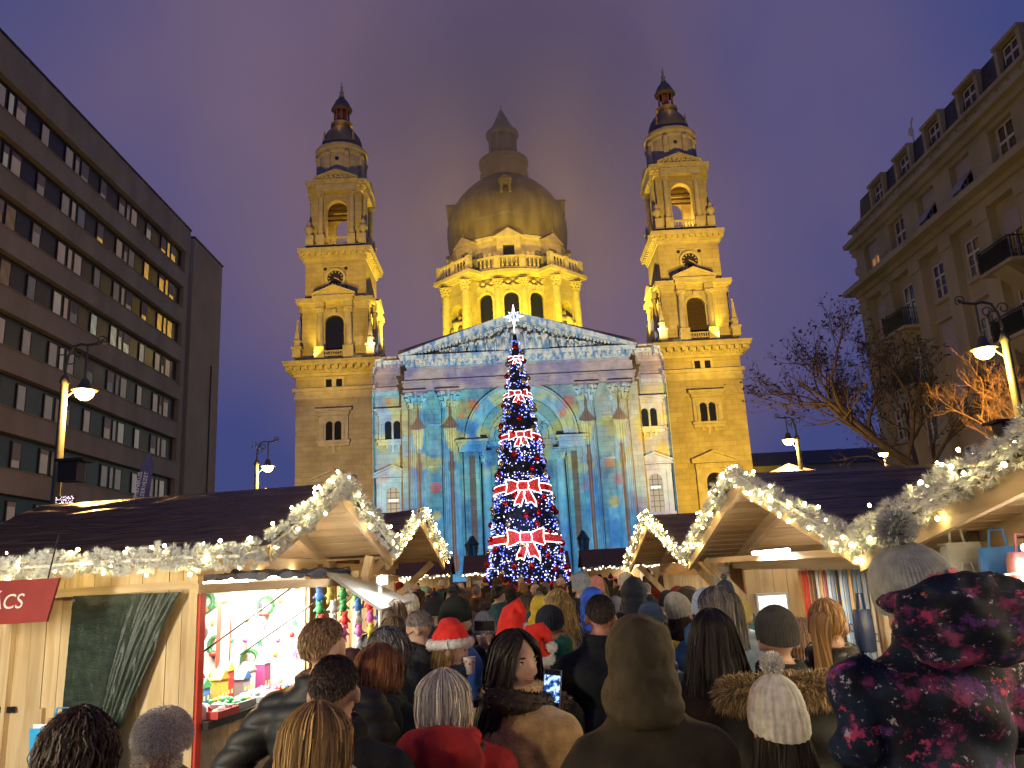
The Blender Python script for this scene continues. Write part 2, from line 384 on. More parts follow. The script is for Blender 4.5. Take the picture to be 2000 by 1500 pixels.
def tower(tx, left):
    ty = 4.65
    T = MB()
    T.box(tx-4.65,tx+4.65,0,9.3,0,26.5)
    T.box(tx-4.95,tx+4.95,-.3,9.6,0,1.6)
    o = T.build('tower', STONE, BAS)
    o['label'] = 'left clock tower, its flank dull tan' if left else 'right clock tower, lit brighter yellow'
    mb = MB(); mb.box(tx-4.8,tx+4.8,-.15,9.45,23.7,24.15); mb.box(tx-5.0,tx+5.0,-.35,9.65,24.62,25.05); mb.box(tx-4.72,tx+4.72,-.07,9.37,24.152,24.618)
    mb.build('string_course', CARV, o)
    mb = MB(); cornice(mb, tx-4.65,tx+4.65,0,9.3,26.5,28.3,1.35,.95); mb.build('cornice', CARV, o)
    mb = MB(); mb.box(tx-4.75,tx+4.75,-.1,9.4,28.3,29.0); mb.build('plinth', STONE, o)
    # little twin openings of the frieze
    for s in (-.62,.62):
        mb = MB(); x = tx+s; mb.box(x-.62,x-.36,-.12,0,25.15,26.4); mb.box(x+.36,x+.62,-.12,0,25.15,26.4); mb.box(x-.36,x+.36,-.12,0,26.1,26.4)
        f = mb.build('frieze_opening', CARV, o)
        mb = MB(); mb.box(x-.36,x+.36,-.03,-.004,25.15,26.1); mb.build('opening', DARKGL, o)
    twin_window(o, tx, 0, 18.5, 21.05)
    small_aedicule(o, tx, 0, 7.6, 12.4, 1.0)
    # stage with the arched window
    H2 = 4.05; y2 = ty-H2
    mb = MB(); mb.box(tx-H2,tx+H2,y2,ty+H2,29.0,35.2)
    for sx in (-1,1):
        for sy in (-1,1):
            cx, cy = tx+sx*(H2-.55), ty+sy*(H2-.55); mb.box(cx-.62,cx+.62,cy-.62,cy+.62,29.0,35.2)
    mb.build('middle_stage', STONE, o)
    mb = MB(); mb.box(tx-H2-.12,tx+H2+.12,y2-.12,ty+H2+.12,35.2,35.75); mb.box(tx-H2-.3,tx+H2+.3,y2-.3,ty+H2+.3,35.752,36.05); mb.box(tx-H2-.75,tx+H2+.75,y2-.75,ty+H2+.75,36.05,36.6)
    for s in (-1,1):
        mb.box(tx+s*1.75-.55, tx+s*1.75+.55, y2-.95, y2-.1, 35.2,36.03)
    mb.box(tx-2.45,tx+2.45,y2-1.25,y2-.7,36.055,36.57)
    for s in (-1,1): mb.box(tx+s*(H2+.5)-.35, tx+s*(H2+.5)+.35, ty-2.4, ty+2.4, 35.25,36.5)
    mb.build('entablature', CARV, o)
    mb = MB(); pediment(mb, tx, 2.65, 36.75, 37.85, y2-1.3, y2+.3, .3); mb.build('window_pediment', CARV, o)
    for s in (-1,1):
        mb = MB(); mb.prism([(ty-2.6,36.62),(ty+2.6,36.62),(ty,37.8)], tx+s*(H2+.2), tx+s*(H2+1.0), 'x'); mb.build('side_pediment', CARV, o)
        for q in (-1.75,1.75): 
            cc = MB(); cc.lathe([(.42,29.0),(.42,29.7),(.34,29.75),(.33,33),(.29,34.6),(.42,34.7),(.45,35.19)],(tx+s*(H2+.55),ty+q,0),14); cc.build('side_column', CARV, o, smooth=True)
        mb = MB(); g = tx+s*(H2+.02); mb.box(min(g,g+s*.03),max(g,g+s*.03),ty-1.1,ty+1.1,29.6,34); mb.build('side_window', LOUVRE, o)
    mb = MB(); mb.arch(tx-1.62,tx+1.62,29.65,35.19,y2-.4,y2,tx,1.15,33.25)
    mb.ring(tx,33.25,1.15,1.5,y2-.55,y2-.402); mb.box(tx-.22,tx+.22,y2-.7,y2-.4,34.35,35.1); mb.build('window_arch', CARV, o)
    mb = MB(); mb.box(tx-1.17,tx+1.17,y2-.1,y2-.04,29.65,34.4); mb.build('arched_pane', DARKGL if left else LOUVRE, o)
    if not left:
        mb = MB()
        for k in range(14): zz = 29.75+.3*k; mb.box(tx-1.12,tx+1.12,y2-.17,y2-.105,zz,zz+.06)
        mb.box(tx-.06,tx+.06,y2-.2,y2-.172,29.66,34.3); mb.build('louvre', LOUVRE, o)
    for s in (-1,1):
        mb = MB(); mb.box(tx+s*1.75-.6,tx+s*1.75+.6,y2-1.1,y2-.02,28.32,30.0); mb.build('pedestal', CARV, o)
        column(o, (tx+s*1.75,y2-.6,30.0), .42, 5.19, .6)
    mb = MB(); mb.box(tx-1.14,tx+1.14,y2-.95,y2-.75,29.55,29.7); mb.box(tx-1.14,tx+1.14,y2-.95,y2-.75,29.004,29.08)
    for k in range(8):
        mb.lathe([(.05,0),(.1,.15),(.05,.3),(.07,.46)], (tx-.98+.28*k,y2-.85,29.08), 8)
    mb.build('balustrade', CARV, o)
    for sx in (-1,1):
        for yy in (-.1, 9.4): obelisk(o, tx+sx*4.5, yy, 29.0, 4.9)
    # clock stage
    H3 = 3.85; y3 = ty-H3
    mb = MB(); mb.box(tx-H3,tx+H3,y3,ty+H3,36.6,41.8); mb.build('clock_stage', STONE, o)
    mb = MB(); cornice(mb, tx-H3,tx+H3,y3,ty+H3,41.8,43.4,.85,.72); mb.build('upper_cornice', CARV, o)
    zc = 39.4
    mb = MB(); mb.ring(tx,zc,1.02,1.32,y3-.28,y3,0,2*PI,40); 
    for sx in (-1,1):
        mb.box(tx+sx*1.62-.05,tx+sx*1.62+.05,y3-.12,y3,zc-1.62,zc+1.62); mb.box(tx-1.62,tx+1.62,y3-.12,y3,zc+sx*1.62-.05,zc+sx*1.62+.05)
    mb.build('clock_surround', CARV, o)
    mb = MB(); mb.lathe([(0.001,0),(1.04,0)],(0,0,0),40); f = mb.build('clock_face', CLOCKF, o, loc=(tx,y3-.1,zc)); f.rotation_euler = (R(90),0,0)
    mb = MB()
    for k in range(12):
        a = 2*PI*k/12; M = Matrix.Rotation(-a,3,'Y')
        mb.obox(M @ Vector((0,0,.84)) + Vector((tx,y3-.13,zc)), (.04,.015,.13), M)
        if k%3: mb.obox(M @ Vector((.09,0,.84)) + Vector((tx,y3-.13,zc)), (.02,.015,.12), M)
    mb.build('clock_numeral', CLOCKG, o)
    for ang,ln,w in ((118,.55,.06),(302-180,.85,.045)):
        a = R(ang); M = Matrix.Rotation(a,3,'Y'); mb = MB(); mb.obox(M @ Vector((0,0,ln*.4))+Vector((tx,y3-.17-w,zc)),(w,.012,ln*.6),M); mb.build('clock_hand', CLOCKG, o)
    for sx in (-1,1):
        for sz in (-1,1):
            mb = MB(); mb.lathe([(.001,0),(.24,0)],(0,0,0),14); f = mb.build('corner_roundel', CLOCKF, o, loc=(tx+sx*1.33,y3-.02,zc+sz*1.33)); f.rotation_euler = (R(90),0,0)
    # belfry, open on four sides
    H4 = 3.45; y4 = ty-H4
    mb = MB(); mb.box(tx-H4,tx+H4,y4,ty+H4,43.4,44.0); mb.build('belfry_floor', STONE, o)
    mb = MB()
    hp = H4-.25
    for sgn in (-1,1):
        yy = ty+sgn*hp; ya, yb = (yy,yy+.9) if sgn < 0 else (yy-.9,yy)
        mb.arch(tx-hp,tx+hp,44.0,51.6,ya,yb,tx,1.35,49.2)
        b = MB(); xx = ty
        b.arch(-(hp-.902),(hp-.902),44.0,51.6,0,.9,0,1.35,49.2)
        for v in b.v: pass
        x0 = tx+sgn*hp-(.9 if sgn > 0 else 0)
        mb.add([(x0+v[1], ty+v[0], v[2]) for v in b.v], b.f)
    mb.build('belfry', STONE, o)
    mb = MB(); mb.box(tx-hp+.9,tx+hp-.9,ty-hp+.9,ty+hp-.9,51.3,51.59)
    for k in range(3): mb.box(tx-hp+.9,tx+hp-.9,ty-1.5+1.4*k,ty-1.3+1.4*k,49.7,49.95)
    mb.build('bell_beam', LOUVRE, o)
    mb = MB()
    for s in (-1,1):
        for sx in (-1,1):
            mb.box(tx+sx*2.0-.5,tx+sx*2.0+.5,ty+s*(H4+.05)-.45,ty+s*(H4+.05)+.45,44.001,45.3)
            mb.box(tx+sx*3.35-.5,tx+sx*3.35+.5,ty+s*3.35-.5,ty+s*3.35+.5,44.002,45.5)
            mb.box(tx+s*(H4+.05)-.45,tx+s*(H4+.05)+.45,ty+sx*2.0-.5,ty+sx*2.0+.5,44.001,45.3)
        mb.box(tx-H4-.45,tx+H4+.45,ty+s*(H4+.05)-.4,ty+s*(H4+.05)+.4,44.003,44.12); mb.box(tx+s*(H4+.05)-.38,tx+s*(H4+.05)+.38,ty-H4,ty+H4,44.004,44.1)
        mb.box(tx-1.48,tx+1.48,ty+s*(H4-.1)-.12,ty+s*(H4-.1)+.12,45.1,45.3)
        for k in range(7): mb.lathe([(.07,0),(.12,.35),(.06,.7),(.09,1.1)],(tx-1.2+.4*k,ty+s*(H4-.1),44.0),6)
        mb.build('belfry_parapet', CARV, o); mb = MB()
    for s in (-1,1):
        for sx in (-1,1):
            column(o, (tx+sx*2.0,ty+s*H4,45.3), .36, 6.29, .8); column(o, (tx+s*H4,ty+sx*2.0,45.3), .36, 6.29, .8)
            mb = MB(); x, y = tx+sx*3.5, ty+s*3.5
            mb.lathe([(.3,0),(.2,.2),(.5,.6),(.62,1.0),(.4,1.25),(.25,1.4),(.35,1.6),(.1,2.1),(.02,2.3)],(x,y,45.5),12); mb.build('urn', CARV, o, smooth=True)
    mb = MB(); cornice(mb, tx-H4+.1,tx+H4-.1,y4+.1,ty+H4-.1,51.6,53.1,.6,.6)
    for s in (-1,1):
        mb.box(tx-2.6,tx+2.6,ty+s*(H4+.15)-.3,ty+s*(H4+.15)+.3,51.62,52.5); mb.box(tx+s*(H4+.15)-.3,tx+s*(H4+.15)+.3,ty-2.6,ty+2.6,51.62,52.5)
    mb.build('belfry_cornice', CARV, o)
    mb = MB(); pediment(mb, tx, 2.85, 53.15, 54.25, y4-.7, y4+1.6, .3)
    for k in range(8): xx = tx-2.1+.6*k; mb.box(xx-.1,xx+.1,y4-.85,y4-.7,53.2,53.42)
    for s in (-1,1): mb.prism([(ty-2.85,53.11),(ty+2.85,53.11),(ty,54.5)], tx+s*(H4-1.4), tx+s*(H4+.6), 'x')
    mb.build('belfry_pediment', CARV, o)
    mb = MB(); mb.lathe([(3.3,53.1),(3.3,54.4),(3.05,54.6),(3.05,57.6),(3.2,57.8),(3.2,58.2),(3.5,58.4),(3.5,58.8),(3.1,59.1),(2.7,59.15)],(tx,ty,0),40)
    mb.build('round_stage', CARV, o, smooth=False); 
    for k in range(8):
        a = PI/8+PI/4*k
        mb = MB(); x, y = tx+3.05*math.cos(a), ty+3.05*math.sin(a); M = Matrix.Rotation(a,3,'Z')
        mb.obox((x,y,56.0),(.3,.35,1.6),M); mb.ball((x+.15*math.cos(a),y+.15*math.sin(a),57.5),.42,8,6); mb.build('scroll_buttress', CARV, o)
    mb = MB(); x, y = tx, ty-3.16; mb.lathe([(.001,0),(.26,0)],(0,0,0),12); q = mb.build('oculus', DARKGL, o, loc=(tx,ty-3.1,56.6)); q.rotation_euler = (R(90),0,0)
    mb = MB(); mb.lathe([(2.82,59.1),(2.78,59.6),(2.65,60.3),(2.35,61.2),(1.9,61.9),(1.45,62.5),(1.2,62.8),(1.15,63.0)],(tx,ty,0),32,mod=lambda a,z: 1+.03*max(0,math.cos(8*a))**6)
    mb.build('cupola', COPPER, o, smooth=True)
    mb = MB(); mb.lathe([(1.2,62.9),(1.5,63.05),(1.5,63.3),(1.15,63.45),(1.05,63.5)],(tx,ty,0),24); mb.build('gallery', GILT, o, smooth=False)
    mb = MB()
    for k in range(8): a = 2*PI*k/8+.2; mb.tube([(tx+.95*math.cos(a),ty+.95*math.sin(a),63.45),(tx+.95*math.cos(a),ty+.95*math.sin(a),65.5)],.13,6)
    mb.lathe([(.55,63.45),(.55,65.4)],(tx,ty,0),12); mb.lathe([(1.1,65.2),(1.1,65.5)],(tx,ty,0),16); mb.build('lantern', pmat('warm_copper',(.35,.14,.07),.5,.3), o)
    mb = MB(); mb.lathe([(1.05,65.45),(1.42,65.6),(1.25,65.9),(1.0,66.5),(.75,67.0),(.4,67.45),(.25,67.6)],(tx,ty,0),24,mod=lambda a,z: 1+.05*max(0,math.cos(8*a))**4); mb.build('onion_cap', COPPER, o, smooth=True)
    mb = MB(); mb.lathe([(.25,67.55),(.42,67.7),(.3,67.9),(.2,68.1),(.34,68.35),(.16,68.6),(.1,69.0),(.2,69.2),(.07,69.4),(.03,70.1)],(tx,ty,0),12); mb.build('finial', GILT, o, smooth=True)
    for k in range(4):
        a = PI/4+PI/2*k; mb = MB(); mb.lathe([(.12,0),(.2,.3),(.08,.5),(.14,.8),(.04,1.5)],(tx+2.75*math.cos(a),ty+2.75*math.sin(a),59.9),8); mb.build('pinnacle', GILT, o)
    return o
tower(-22.45, True); tower(22.45, False)

# --- nave front between the towers
NF = 1.0
mb = MB(); mb.box(-17.79,17.79,NF,58,0,27.9); mb.build('nave', STONE, BAS)
mb = MB(); 
mb.box(-14.3,-6.8,-.1,NF-.004,0,23.9); mb.box(6.8,14.3,-.1,NF-.004,0,23.9)
mb.arch(-6.798,6.798,17.6,23.9,-.1,NF-.004,0,5.6,17.6,24); mb.build('portico_wall', STONE, BAS)
# entablature of the portico and of the recessed bays
mb = MB(); mb.box(-13.9,13.9,-.9,NF,23.9,24.4); mb.box(-14.0,14.0,-1.05,NF,24.4,24.85); mb.box(-14.1,14.1,-1.25,NF,24.85,25.1); mb.box(-13.8,13.8,-.8,NF,25.1,26.45)
ent = mb.build('entablature', CARV, BAS)
mb = MB(); cornice(mb,-13.3,13.3,-.8,2.0,26.45,28.1,1.0,.95,False); mb.build('cornice', CARV, ent)
for s in (-1,1):
    mb = MB(); a,b = (-17.78,-14.9) if s < 0 else (14.9,17.78)
    mb.box(a,b,NF-.25,NF-.002,23.9,24.4); mb.box(a,b,NF-.35,NF-.002,24.4,24.9); mb.build('side_entablature', CARV, ent); mb = MB(); cornice(mb,a,b,NF,2.5,26.6,28.2,.7,.8,False)
    mb.build('side_cornice', CARV, ent)
    mb = MB(); mb.box(a,b,NF+.1,NF+2.4,28.2,28.9); mb.build('parapet', STONE, ent)
    x = s*15.9
    twin_window(BAS, s*15.55, NF, 18.4, 20.9, .9)
    small_aedicule(BAS, s*15.6, NF, 8.2, 12.7, .8, True)
mb = MB()
hw, zb, za = 14.35, 28.13, 32.5
mb.prism([(-hw+1,zb+.004),(hw-1,zb+.004),(0,za-.5)], -.3, 3.0)
mb.prism([(-hw+1,zb+.01),(-hw,zb+.01),(-hw,zb+.55),(0,za+.35),(0,za-.55)], -2.0, 3.2); mb.prism([(hw-1,zb+.01),(hw,zb+.01),(hw,zb+.55),(0,za+.35),(0,za-.55)], -2.0, 3.2)
for s in (-1,1):
    for k in range(30):
        t = (k+.6)/31; x = s*(hw-1.3)*(1-t); z = zb+.15+(za-.85-zb)*t; mb.box(x-.13,x+.13,-1.2,-.28,z-.28,z+.02)
ped = mb.build('pediment', CARV, BAS)
r9 = random.Random(4)
for k in range(21):
    t = -1+2*(k+.5)/21; x = t*11.6; hmax = (1-abs(x)/13.3)*4.2-.3
    if abs(x) < .9: h = hmax*.92
    else: h = min(hmax*.93, 3.1)*(0.82+.18*r9.random())
    if h < .6: continue
    m2 = MB(); statue(m2, (x,-.75-.1*r9.random(),zb+.03), h, seed=k, bulk=1.35 if h > 1.5 else 2.6); m2.build('relief_figure', CARV, ped, smooth=True)
# giant fluted half columns
for x in (-12.5,-8.55,7.85+.1,11.85+.1):
    column(BAS, (x,-.15,1.2), 1.08, 22.69, 2.2, 'giant_column', flute=20)
for s in (-1,1):
    mb = MB(); mb.box(s*10.4-.75,s*10.4+.75,-.22,-.101,3,9.0); mb.box(s*10.4-.85,s*10.4+.85,-.3,-.101,14.6,14.9); mb.box(s*10.4-.85,s*10.4+.85,-.3,-.101,19.6,19.9)
    mb.build('banner_panel', CARV, BAS)
    mb = MB(); mb.box(s*6.1-.9,s*6.1+.9,-.9,-.1,0,16.2); mb.build('arch_pier', STONE, BAS)
    # impost entablature and inner column with dark lantern standard in front
    mb = MB(); mb.box(s*5.9-1.6,s*5.9+1.6,-1.1,NF+1,16.2,16.9); mb.box(s*5.9-1.75,s*5.9+1.75,-1.3,NF+1,16.902,17.3); mb.box(s*5.9-1.95,s*5.9+1.95,-1.55,NF+1,17.302,17.6)
    for k in range(7): mb.box(s*5.9-1.6+.5*k,s*5.9-1.4+.5*k,-1.45,-1.25,16.95,17.28)
    mb.build('impost', CARV, BAS)
    column(BAS, (s*4.35,-.45,.8), .62, 15.39, 1.3, 'portal_column')
    mb = MB(); x, y = s*6.2, -2.4
    mb.lathe([(.5,0),(.5,.5),(.2,.7),(.14,1.2),(.13,3.2),(.3,3.4),(.16,3.6),(.55,3.9),(.62,4.1)],(x,y,0),10); mb.lathe([(.42,4.1),(.55,5.3),(.7,5.4),(.35,5.9),(.08,6.4)],(x,y,0),8)
    mb.build('lantern_standard', IRON, BAS)
mb = MB()
mb.ring(0,17.6,5.6,6.5,-.55,-.102,seg=40); mb.ring(0,17.6,5.0,5.598,-.3,.5,seg=40); mb.ring(0,17.6,6.52,6.75,-.75,-.104,seg=40)
mb.build('portal_arch', CARV, BAS, smooth=False)
mb = MB(); mb.ring(0,17.6,3.4,3.9,NF-.35,NF-.01,seg=30); mb.ring(0,17.6,2.2,2.4,NF-.25,NF-.01,seg=30)
mb.box(-5.6,5.6,NF-.5,NF-.01,16.9,17.55); mb.build('tympanum', CARV, BAS)
for k in range(5):
    m2 = MB(); x = -2.8+1.4*k; statue(m2,(x,NF-.35,17.58),2.9-.35*abs(k-2),seed=60+k); m2.build('tympanum_figure', CARV, BAS, smooth=True)
mb = MB(); mb.box(-2.1,2.1,NF-.12,NF-.03,.4,12); mb.build('portal_door', LOUVRE, BAS)
mb = MB()
for k in range(5): mb.box(-16-.4*k,16+.4*k,-3-.5*k,-2.6-.5*k+.6,0,.9-.18*k)
mb.box(-16,16,-3,NF,0,.9); mb.build('stair', STONE, BAS)
mb = MB(); mb.prism([(-16,27.9),(16,27.9),(0,32.0)],3.21,36); mb.build('nave_roof', COPPER, BAS)

# --- dome
DC = (0,48,0)
mb = MB()
R0 = 11.6
mb.lathe([(R0,28),(R0,52.0)],DC,48); 
dome = mb.build('dome', STONE, BAS, smooth=True); dome['label'] = 'great dome, drum bright yellow, upper part lost in fog'
def dpt(ang, r, z): return (DC[0]+r*math.cos(ang), DC[1]+r*math.sin(ang), z)
def rot_add(mb, b, ang, rad, z):
    """b built with x along the tangent and -y outward"""
    M = Matrix.Rotation(ang+PI/2,3,'Z'); c = Vector(dpt(ang,rad,z))
    mb.add([tuple(c + M @ Vector(v)) for v in b.v], b.f)
for q in range(4):
    base = -PI/2 + q*PI/2
    for k in (-1,0,1):
        a = base + k*R(21.5)
        b = MB(); b.arch(-1.75,1.75,0,10.2,-.55,.25,0,1.28,7.6); b.ring(0,7.6,1.3,1.62,-.75,-.552); b.box(-.25,.25,-.85,-.5,8.9,10.0)
        w = MB(); rot_add(w,b,a,R0,40.3); o = w.build('drum_window', CARV, dome)
        b = MB(); b.box(-1.3,1.3,-.16,-.06,0,9.0); w = MB(); rot_add(w,b,a,R0,40.3); w.build('drum_pane', DARKGL, dome)
        b = MB()
        for j in range(4): b.ball((-1.2+.8*j,-.45,.55*(j%2)),.42,8,6,sc=(1,.5,.8))
        w = MB(); rot_add(w,b,a,R0,50.6); w.build('festoon', CARV, dome, smooth=True)
    for k in (-1.5,-.5,.5,1.5):
        a = base + k*R(21.5)
        x,y,_ = dpt(a,R0+.35,0)
        column(dome,(x,y,38.5),.72,13.0,1.6)
    # diagonal pier with statue niche
    a = base+PI/4
    b = MB(); b.arch(-3.6,3.6,28,51.95,-1.9,.9,0,1.5,46.6); b.box(-1.6,1.6,-.6,.6,28,51.9); w = MB(); rot_add(w,b,a,R0,0); w.build('diagonal_pier', STONE, dome)
    b = MB(); statue(b,(0,-1.2,40.0),6.2,seed=200+q,bulk=1.5); w = MB(); rot_add(w,b,a,R0,0); w.build('niche_statue', CARV, dome, smooth=True)
    for s in (-2.6,2.6):
        c = Vector(dpt(a,R0,0)) + Matrix.Rotation(a+PI/2,3,'Z') @ Vector((s,-2.05,0))
        column(dome,(c.x,c.y,38.5),.8,13.2,1.7)
def cor_ring(parts, name, mat, zoff=0, extra=None):
    mb = MB(); mb.lathe([(r,z) for r,z in parts],DC,64)
    for q in range(4):
        a = PI/4+q*PI/2
        for (r1,z1),(r2,z2) in zip(parts[:-1],parts[1:]):
            if abs(z2-z1) < 1e-6: continue
            e = max(r1,r2)-R0
            b = MB(); b.box(-3.6-e,3.6+e,-1.95-e,.5,z1+.002,z2); rot_add(mb,b,a,R0,0)
    return mb.build(name, mat, dome)
cor_ring([(R0+.35,51.95),(R0+.35,52.3),(R0+.6,52.3),(R0+.6,52.6),(R0+1.2,52.6),(R0+1.2,53.2),(R0+.1,53.2)],'drum_cornice',CARV)
mb = MB()
RB = R0+.55
for q in range(4):
    base = -PI/2+q*PI/2
    for k in range(16):
        a = base + R(-30+60*(k+.5)/16)
        mb.lathe([(.12,0),(.24,.5),(.13,1.0),(.18,1.75)],dpt(a,RB,53.7),8)
    for k in (-30,-10,10,30):
        b = MB(); b.box(-.5,.5,-.35,.35,53.2,55.9); rot_add(mb,b,base+R(k),RB,0)
    for k in range(9):
        b = MB(); b.lathe([(.12,0),(.24,.5),(.13,1.0),(.18,1.75)],(-3.2+.8*k,-2.3,53.7),8); rot_add(mb,b,base+PI/4,R0,0)
    for s in (-3.9,0,3.9):
        b = MB(); b.box(s-.45,s+.45,-2.7,-1.9,53.2,55.95); rot_add(mb,b,base+PI/4,R0,0)
    b = MB(); b.box(-4.2,4.2,-2.65,-2.0,55.45,55.8); b.box(-4.2,4.2,-2.65,-2.0,53.21,53.7); rot_add(mb,b,base+PI/4,R0,0)
mb.lathe([(RB+.3,55.45),(RB+.3,55.8),(RB-.3,55.8),(RB-.3,55.45)],DC,64); mb.lathe([(RB+.3,53.2),(RB+.3,53.7),(RB-.3,53.7)],DC,64)
mb.build('balustrade', CARV, dome)
RA = 10.5
mb = MB(); mb.lathe([(RA,53.2),(RA,59.6),(RA+.35,59.8),(RA+.45,60.3),(RA,60.4)],DC,56); mb.build('attic', CARV, dome)
for k in range(8):
    a = -PI/2+k*PI/4
    b = MB(); b.box(-2.1,-1.0,-.8,.4,53.3,59.6); b.box(1.0,2.1,-.8,.4,53.3,59.6); b.box(-1,1,-.8,.4,58.3,59.6); b.box(-1,1,-.8,.4,53.3,56.1)
    b.prism([(-2.7,59.62),(2.7,59.62),(0,61.3)],-1.2,.6); w = MB(); rot_add(w,b,a,RA,0); w.build('attic_window', CARV, dome)
    b = MB(); b.box(-1,1,-.25,-.15,56.1,58.3); w = MB(); rot_add(w,b,a,RA,0); w.build('attic_pane', DARKGL, dome)
mb = MB(); mb.lathe([(10.7,60.3),(11.1,62.5),(11.25,65.0),(11.15,67.0),(10.75,68.6),(10.1,70.0),(9.3,71.3),(8.2,72.7),(6.9,73.9),(5.6,74.8),(4.5,75.5)],DC,64,mod=lambda a,z: 1+.022*max(0,math.cos(8*a))**8)
mb.build('cupola', COPPER, dome, smooth=True)
for k in range(8):
    a = -PI/2+k*PI/4
    if k%2: continue
    b = MB(); b.arch(-1.0,1.0,0,2.4,-1.4,.8,0,.5,1.3); b.prism([(-1.25,2.4),(1.25,2.4),(0,3.4)],-1.6,.6); w = MB(); rot_add(w,b,a,9.9,68.4); w.build('dormer', COPPER, dome)
for k in range(4):
    b = MB(); b.lathe([(.3,0),(.35,.5),(.18,1.0),(.3,1.6),(.05,2.6)],(0,-.1,0),8); w = MB(); rot_add(w,b,-PI/4+k*PI/2,11.2,60.3); w.build('corner_finial', COPPER, dome)
mb = MB(); mb.lathe([(4.5,75.3),(4.75,75.6),(4.7,77.4),(4.5,77.6),(4.45,79.0),(4.8,79.2),(4.8,80.2),(4.4,80.25),(3.0,80.3)],DC,40); mb.build('lantern_gallery', COPPER, dome)
mb = MB(); mb.lathe([(2.35,80),(2.35,86)],DC,24)
for k in range(8): 
    a = 2*PI*k/8+PI/8; mb.tube([dpt(a,2.55,80),dpt(a,2.55,85.6)],.4,8)
mb.lathe([(2.9,85.4),(3.2,85.7),(3.2,86.4),(2.9,86.6)],DC,24); mb.build('lantern', COPPER, dome)
mb = MB(); mb.lathe([(3.0,86.5),(2.6,86.9),(2.1,87.6),(1.65,88.5),(1.25,89.4),(.85,90.2),(.5,90.9),(.55,91.1),(.25,91.4),(.12,91.8)],DC,24); mb.build('lantern_cap', COPPER, dome, smooth=True)
mb = MB(); mb.box(-.08,.08,47.92,48.08,91.5,93.2); mb.box(-.5,.5,47.93,48.07,92.4,92.56); mb.build('cross', GILT, dome)
mb = MB(); mb.box(-13,13,36,60,27.9,37.5); mb.build('crossing_base', STONE, BAS)

# --- floodlights of the basilica (sodium)
SOD = (1.0,.66,.06); SOD2 = (1.0,.60,.045); SODW = (1.0,.68,.30)
def bl(x,y,z): return (1.4+x,95+y,z)
for s,k in ((-1,.7),(1,1.15)):
    spot('floodlight', bl(s*23.5,-36,7), bl(s*22.45,0,15), 115000*k*(.5 if s < 0 else .8), SODW if s < 0 else SOD2, 40, .8, .5)
    spot('floodlight', bl(s*24,-34,10), bl(s*22.45,0,33), 95000*k, SOD2, 30, .8, .5)
    spot('floodlight', bl(s*21,-40,12), bl(s*22.45,2,48), 105000*k, SOD2, 27, 1.0, .5)
    # lamps on the nave roof wash the inner flanks of the towers
    spot('floodlight', bl(s*13.8,7,29.5), bl(s*19,5,42), 22000, SOD, 80, .7, .2)
    point('belfry_lamp', bl(s*22.45,4.65,45.2), 2600*(1 if s > 0 else .3), (1,.58,.10), .2)
    spot('floodlight', bl(s*24.9,-.9,28.6), bl(s*22.5,1.2,40), 2600*k, SOD, 75, .7, .15)
    point('lantern_lamp', bl(s*22.45,2.4,62.6), 22, (1,.55,.2), .1)
    point('pinnacle_lamp', bl(s*17.6,-1.2,30.2), 260, (1,.72,.3), .12)
for x,y,z,w in ((-9,22,34,42000),(9,22,34,42000),(0,18,34.5,46000),(-17,30,30,42000),(17,30,30,42000)):
    spot('floodlight', bl(x,y,z), bl(x*.55,45,52), w*.72, (1,.70,.03), 80, 1.0, .6)
for s in (-1,1): spot('floodlight', bl(s*21,9,44.2), bl(s*2,46,66), 42000, (1,.58,.13), 40, 1.0, .5)
# ------------------------------------------------------------------ low cloud round the dome, lit by the floodlights
def low_cloud(loc, rad, dens, label):
    q = MB(); q.ball((0,0,0),1,40,24); o = q.build('low_cloud', None, smooth=True) if False else None
    m = bpy.data.materials.new('fog'); m.use_nodes = True; n = m.node_tree.nodes; n.remove(n['Principled BSDF'])
    v = n.new('ShaderNodeVolumePrincipled'); v.inputs['Color'].default_value = (.97,.90,.88,1); v.inputs['Density'].default_value = dens; v.inputs['Anisotropy'].default_value = .1
    l = m.node_tree.links; tc = n.new('ShaderNodeTexCoord'); ln = n.new('ShaderNodeVectorMath'); ln.operation = 'LENGTH'; l.new(tc.outputs['Object'], ln.inputs[0])
    mr = n.new('ShaderNodeMapRange'); mr.interpolation_type = 'SMOOTHSTEP'; mr.inputs[1].default_value = 1.0; mr.inputs[2].default_value = .15; mr.inputs[3].default_value = 0; mr.inputs[4].default_value = dens
    l.new(ln.outputs['Value'], mr.inputs[0]); l.new(mr.outputs[0], v.inputs['Density'])
    l.new(v.outputs[0], n['Material Output'].inputs['Volume'])
    me = q.mesh('low_cloud', m, True); o = put('low_cloud', me, None, loc); o.scale = rad; tag(o, label, 'cloud', kind='stuff'); return o
low_cloud((4,152,96),(60,46,58),.027,'low fog bank swallowing the top of the dome')
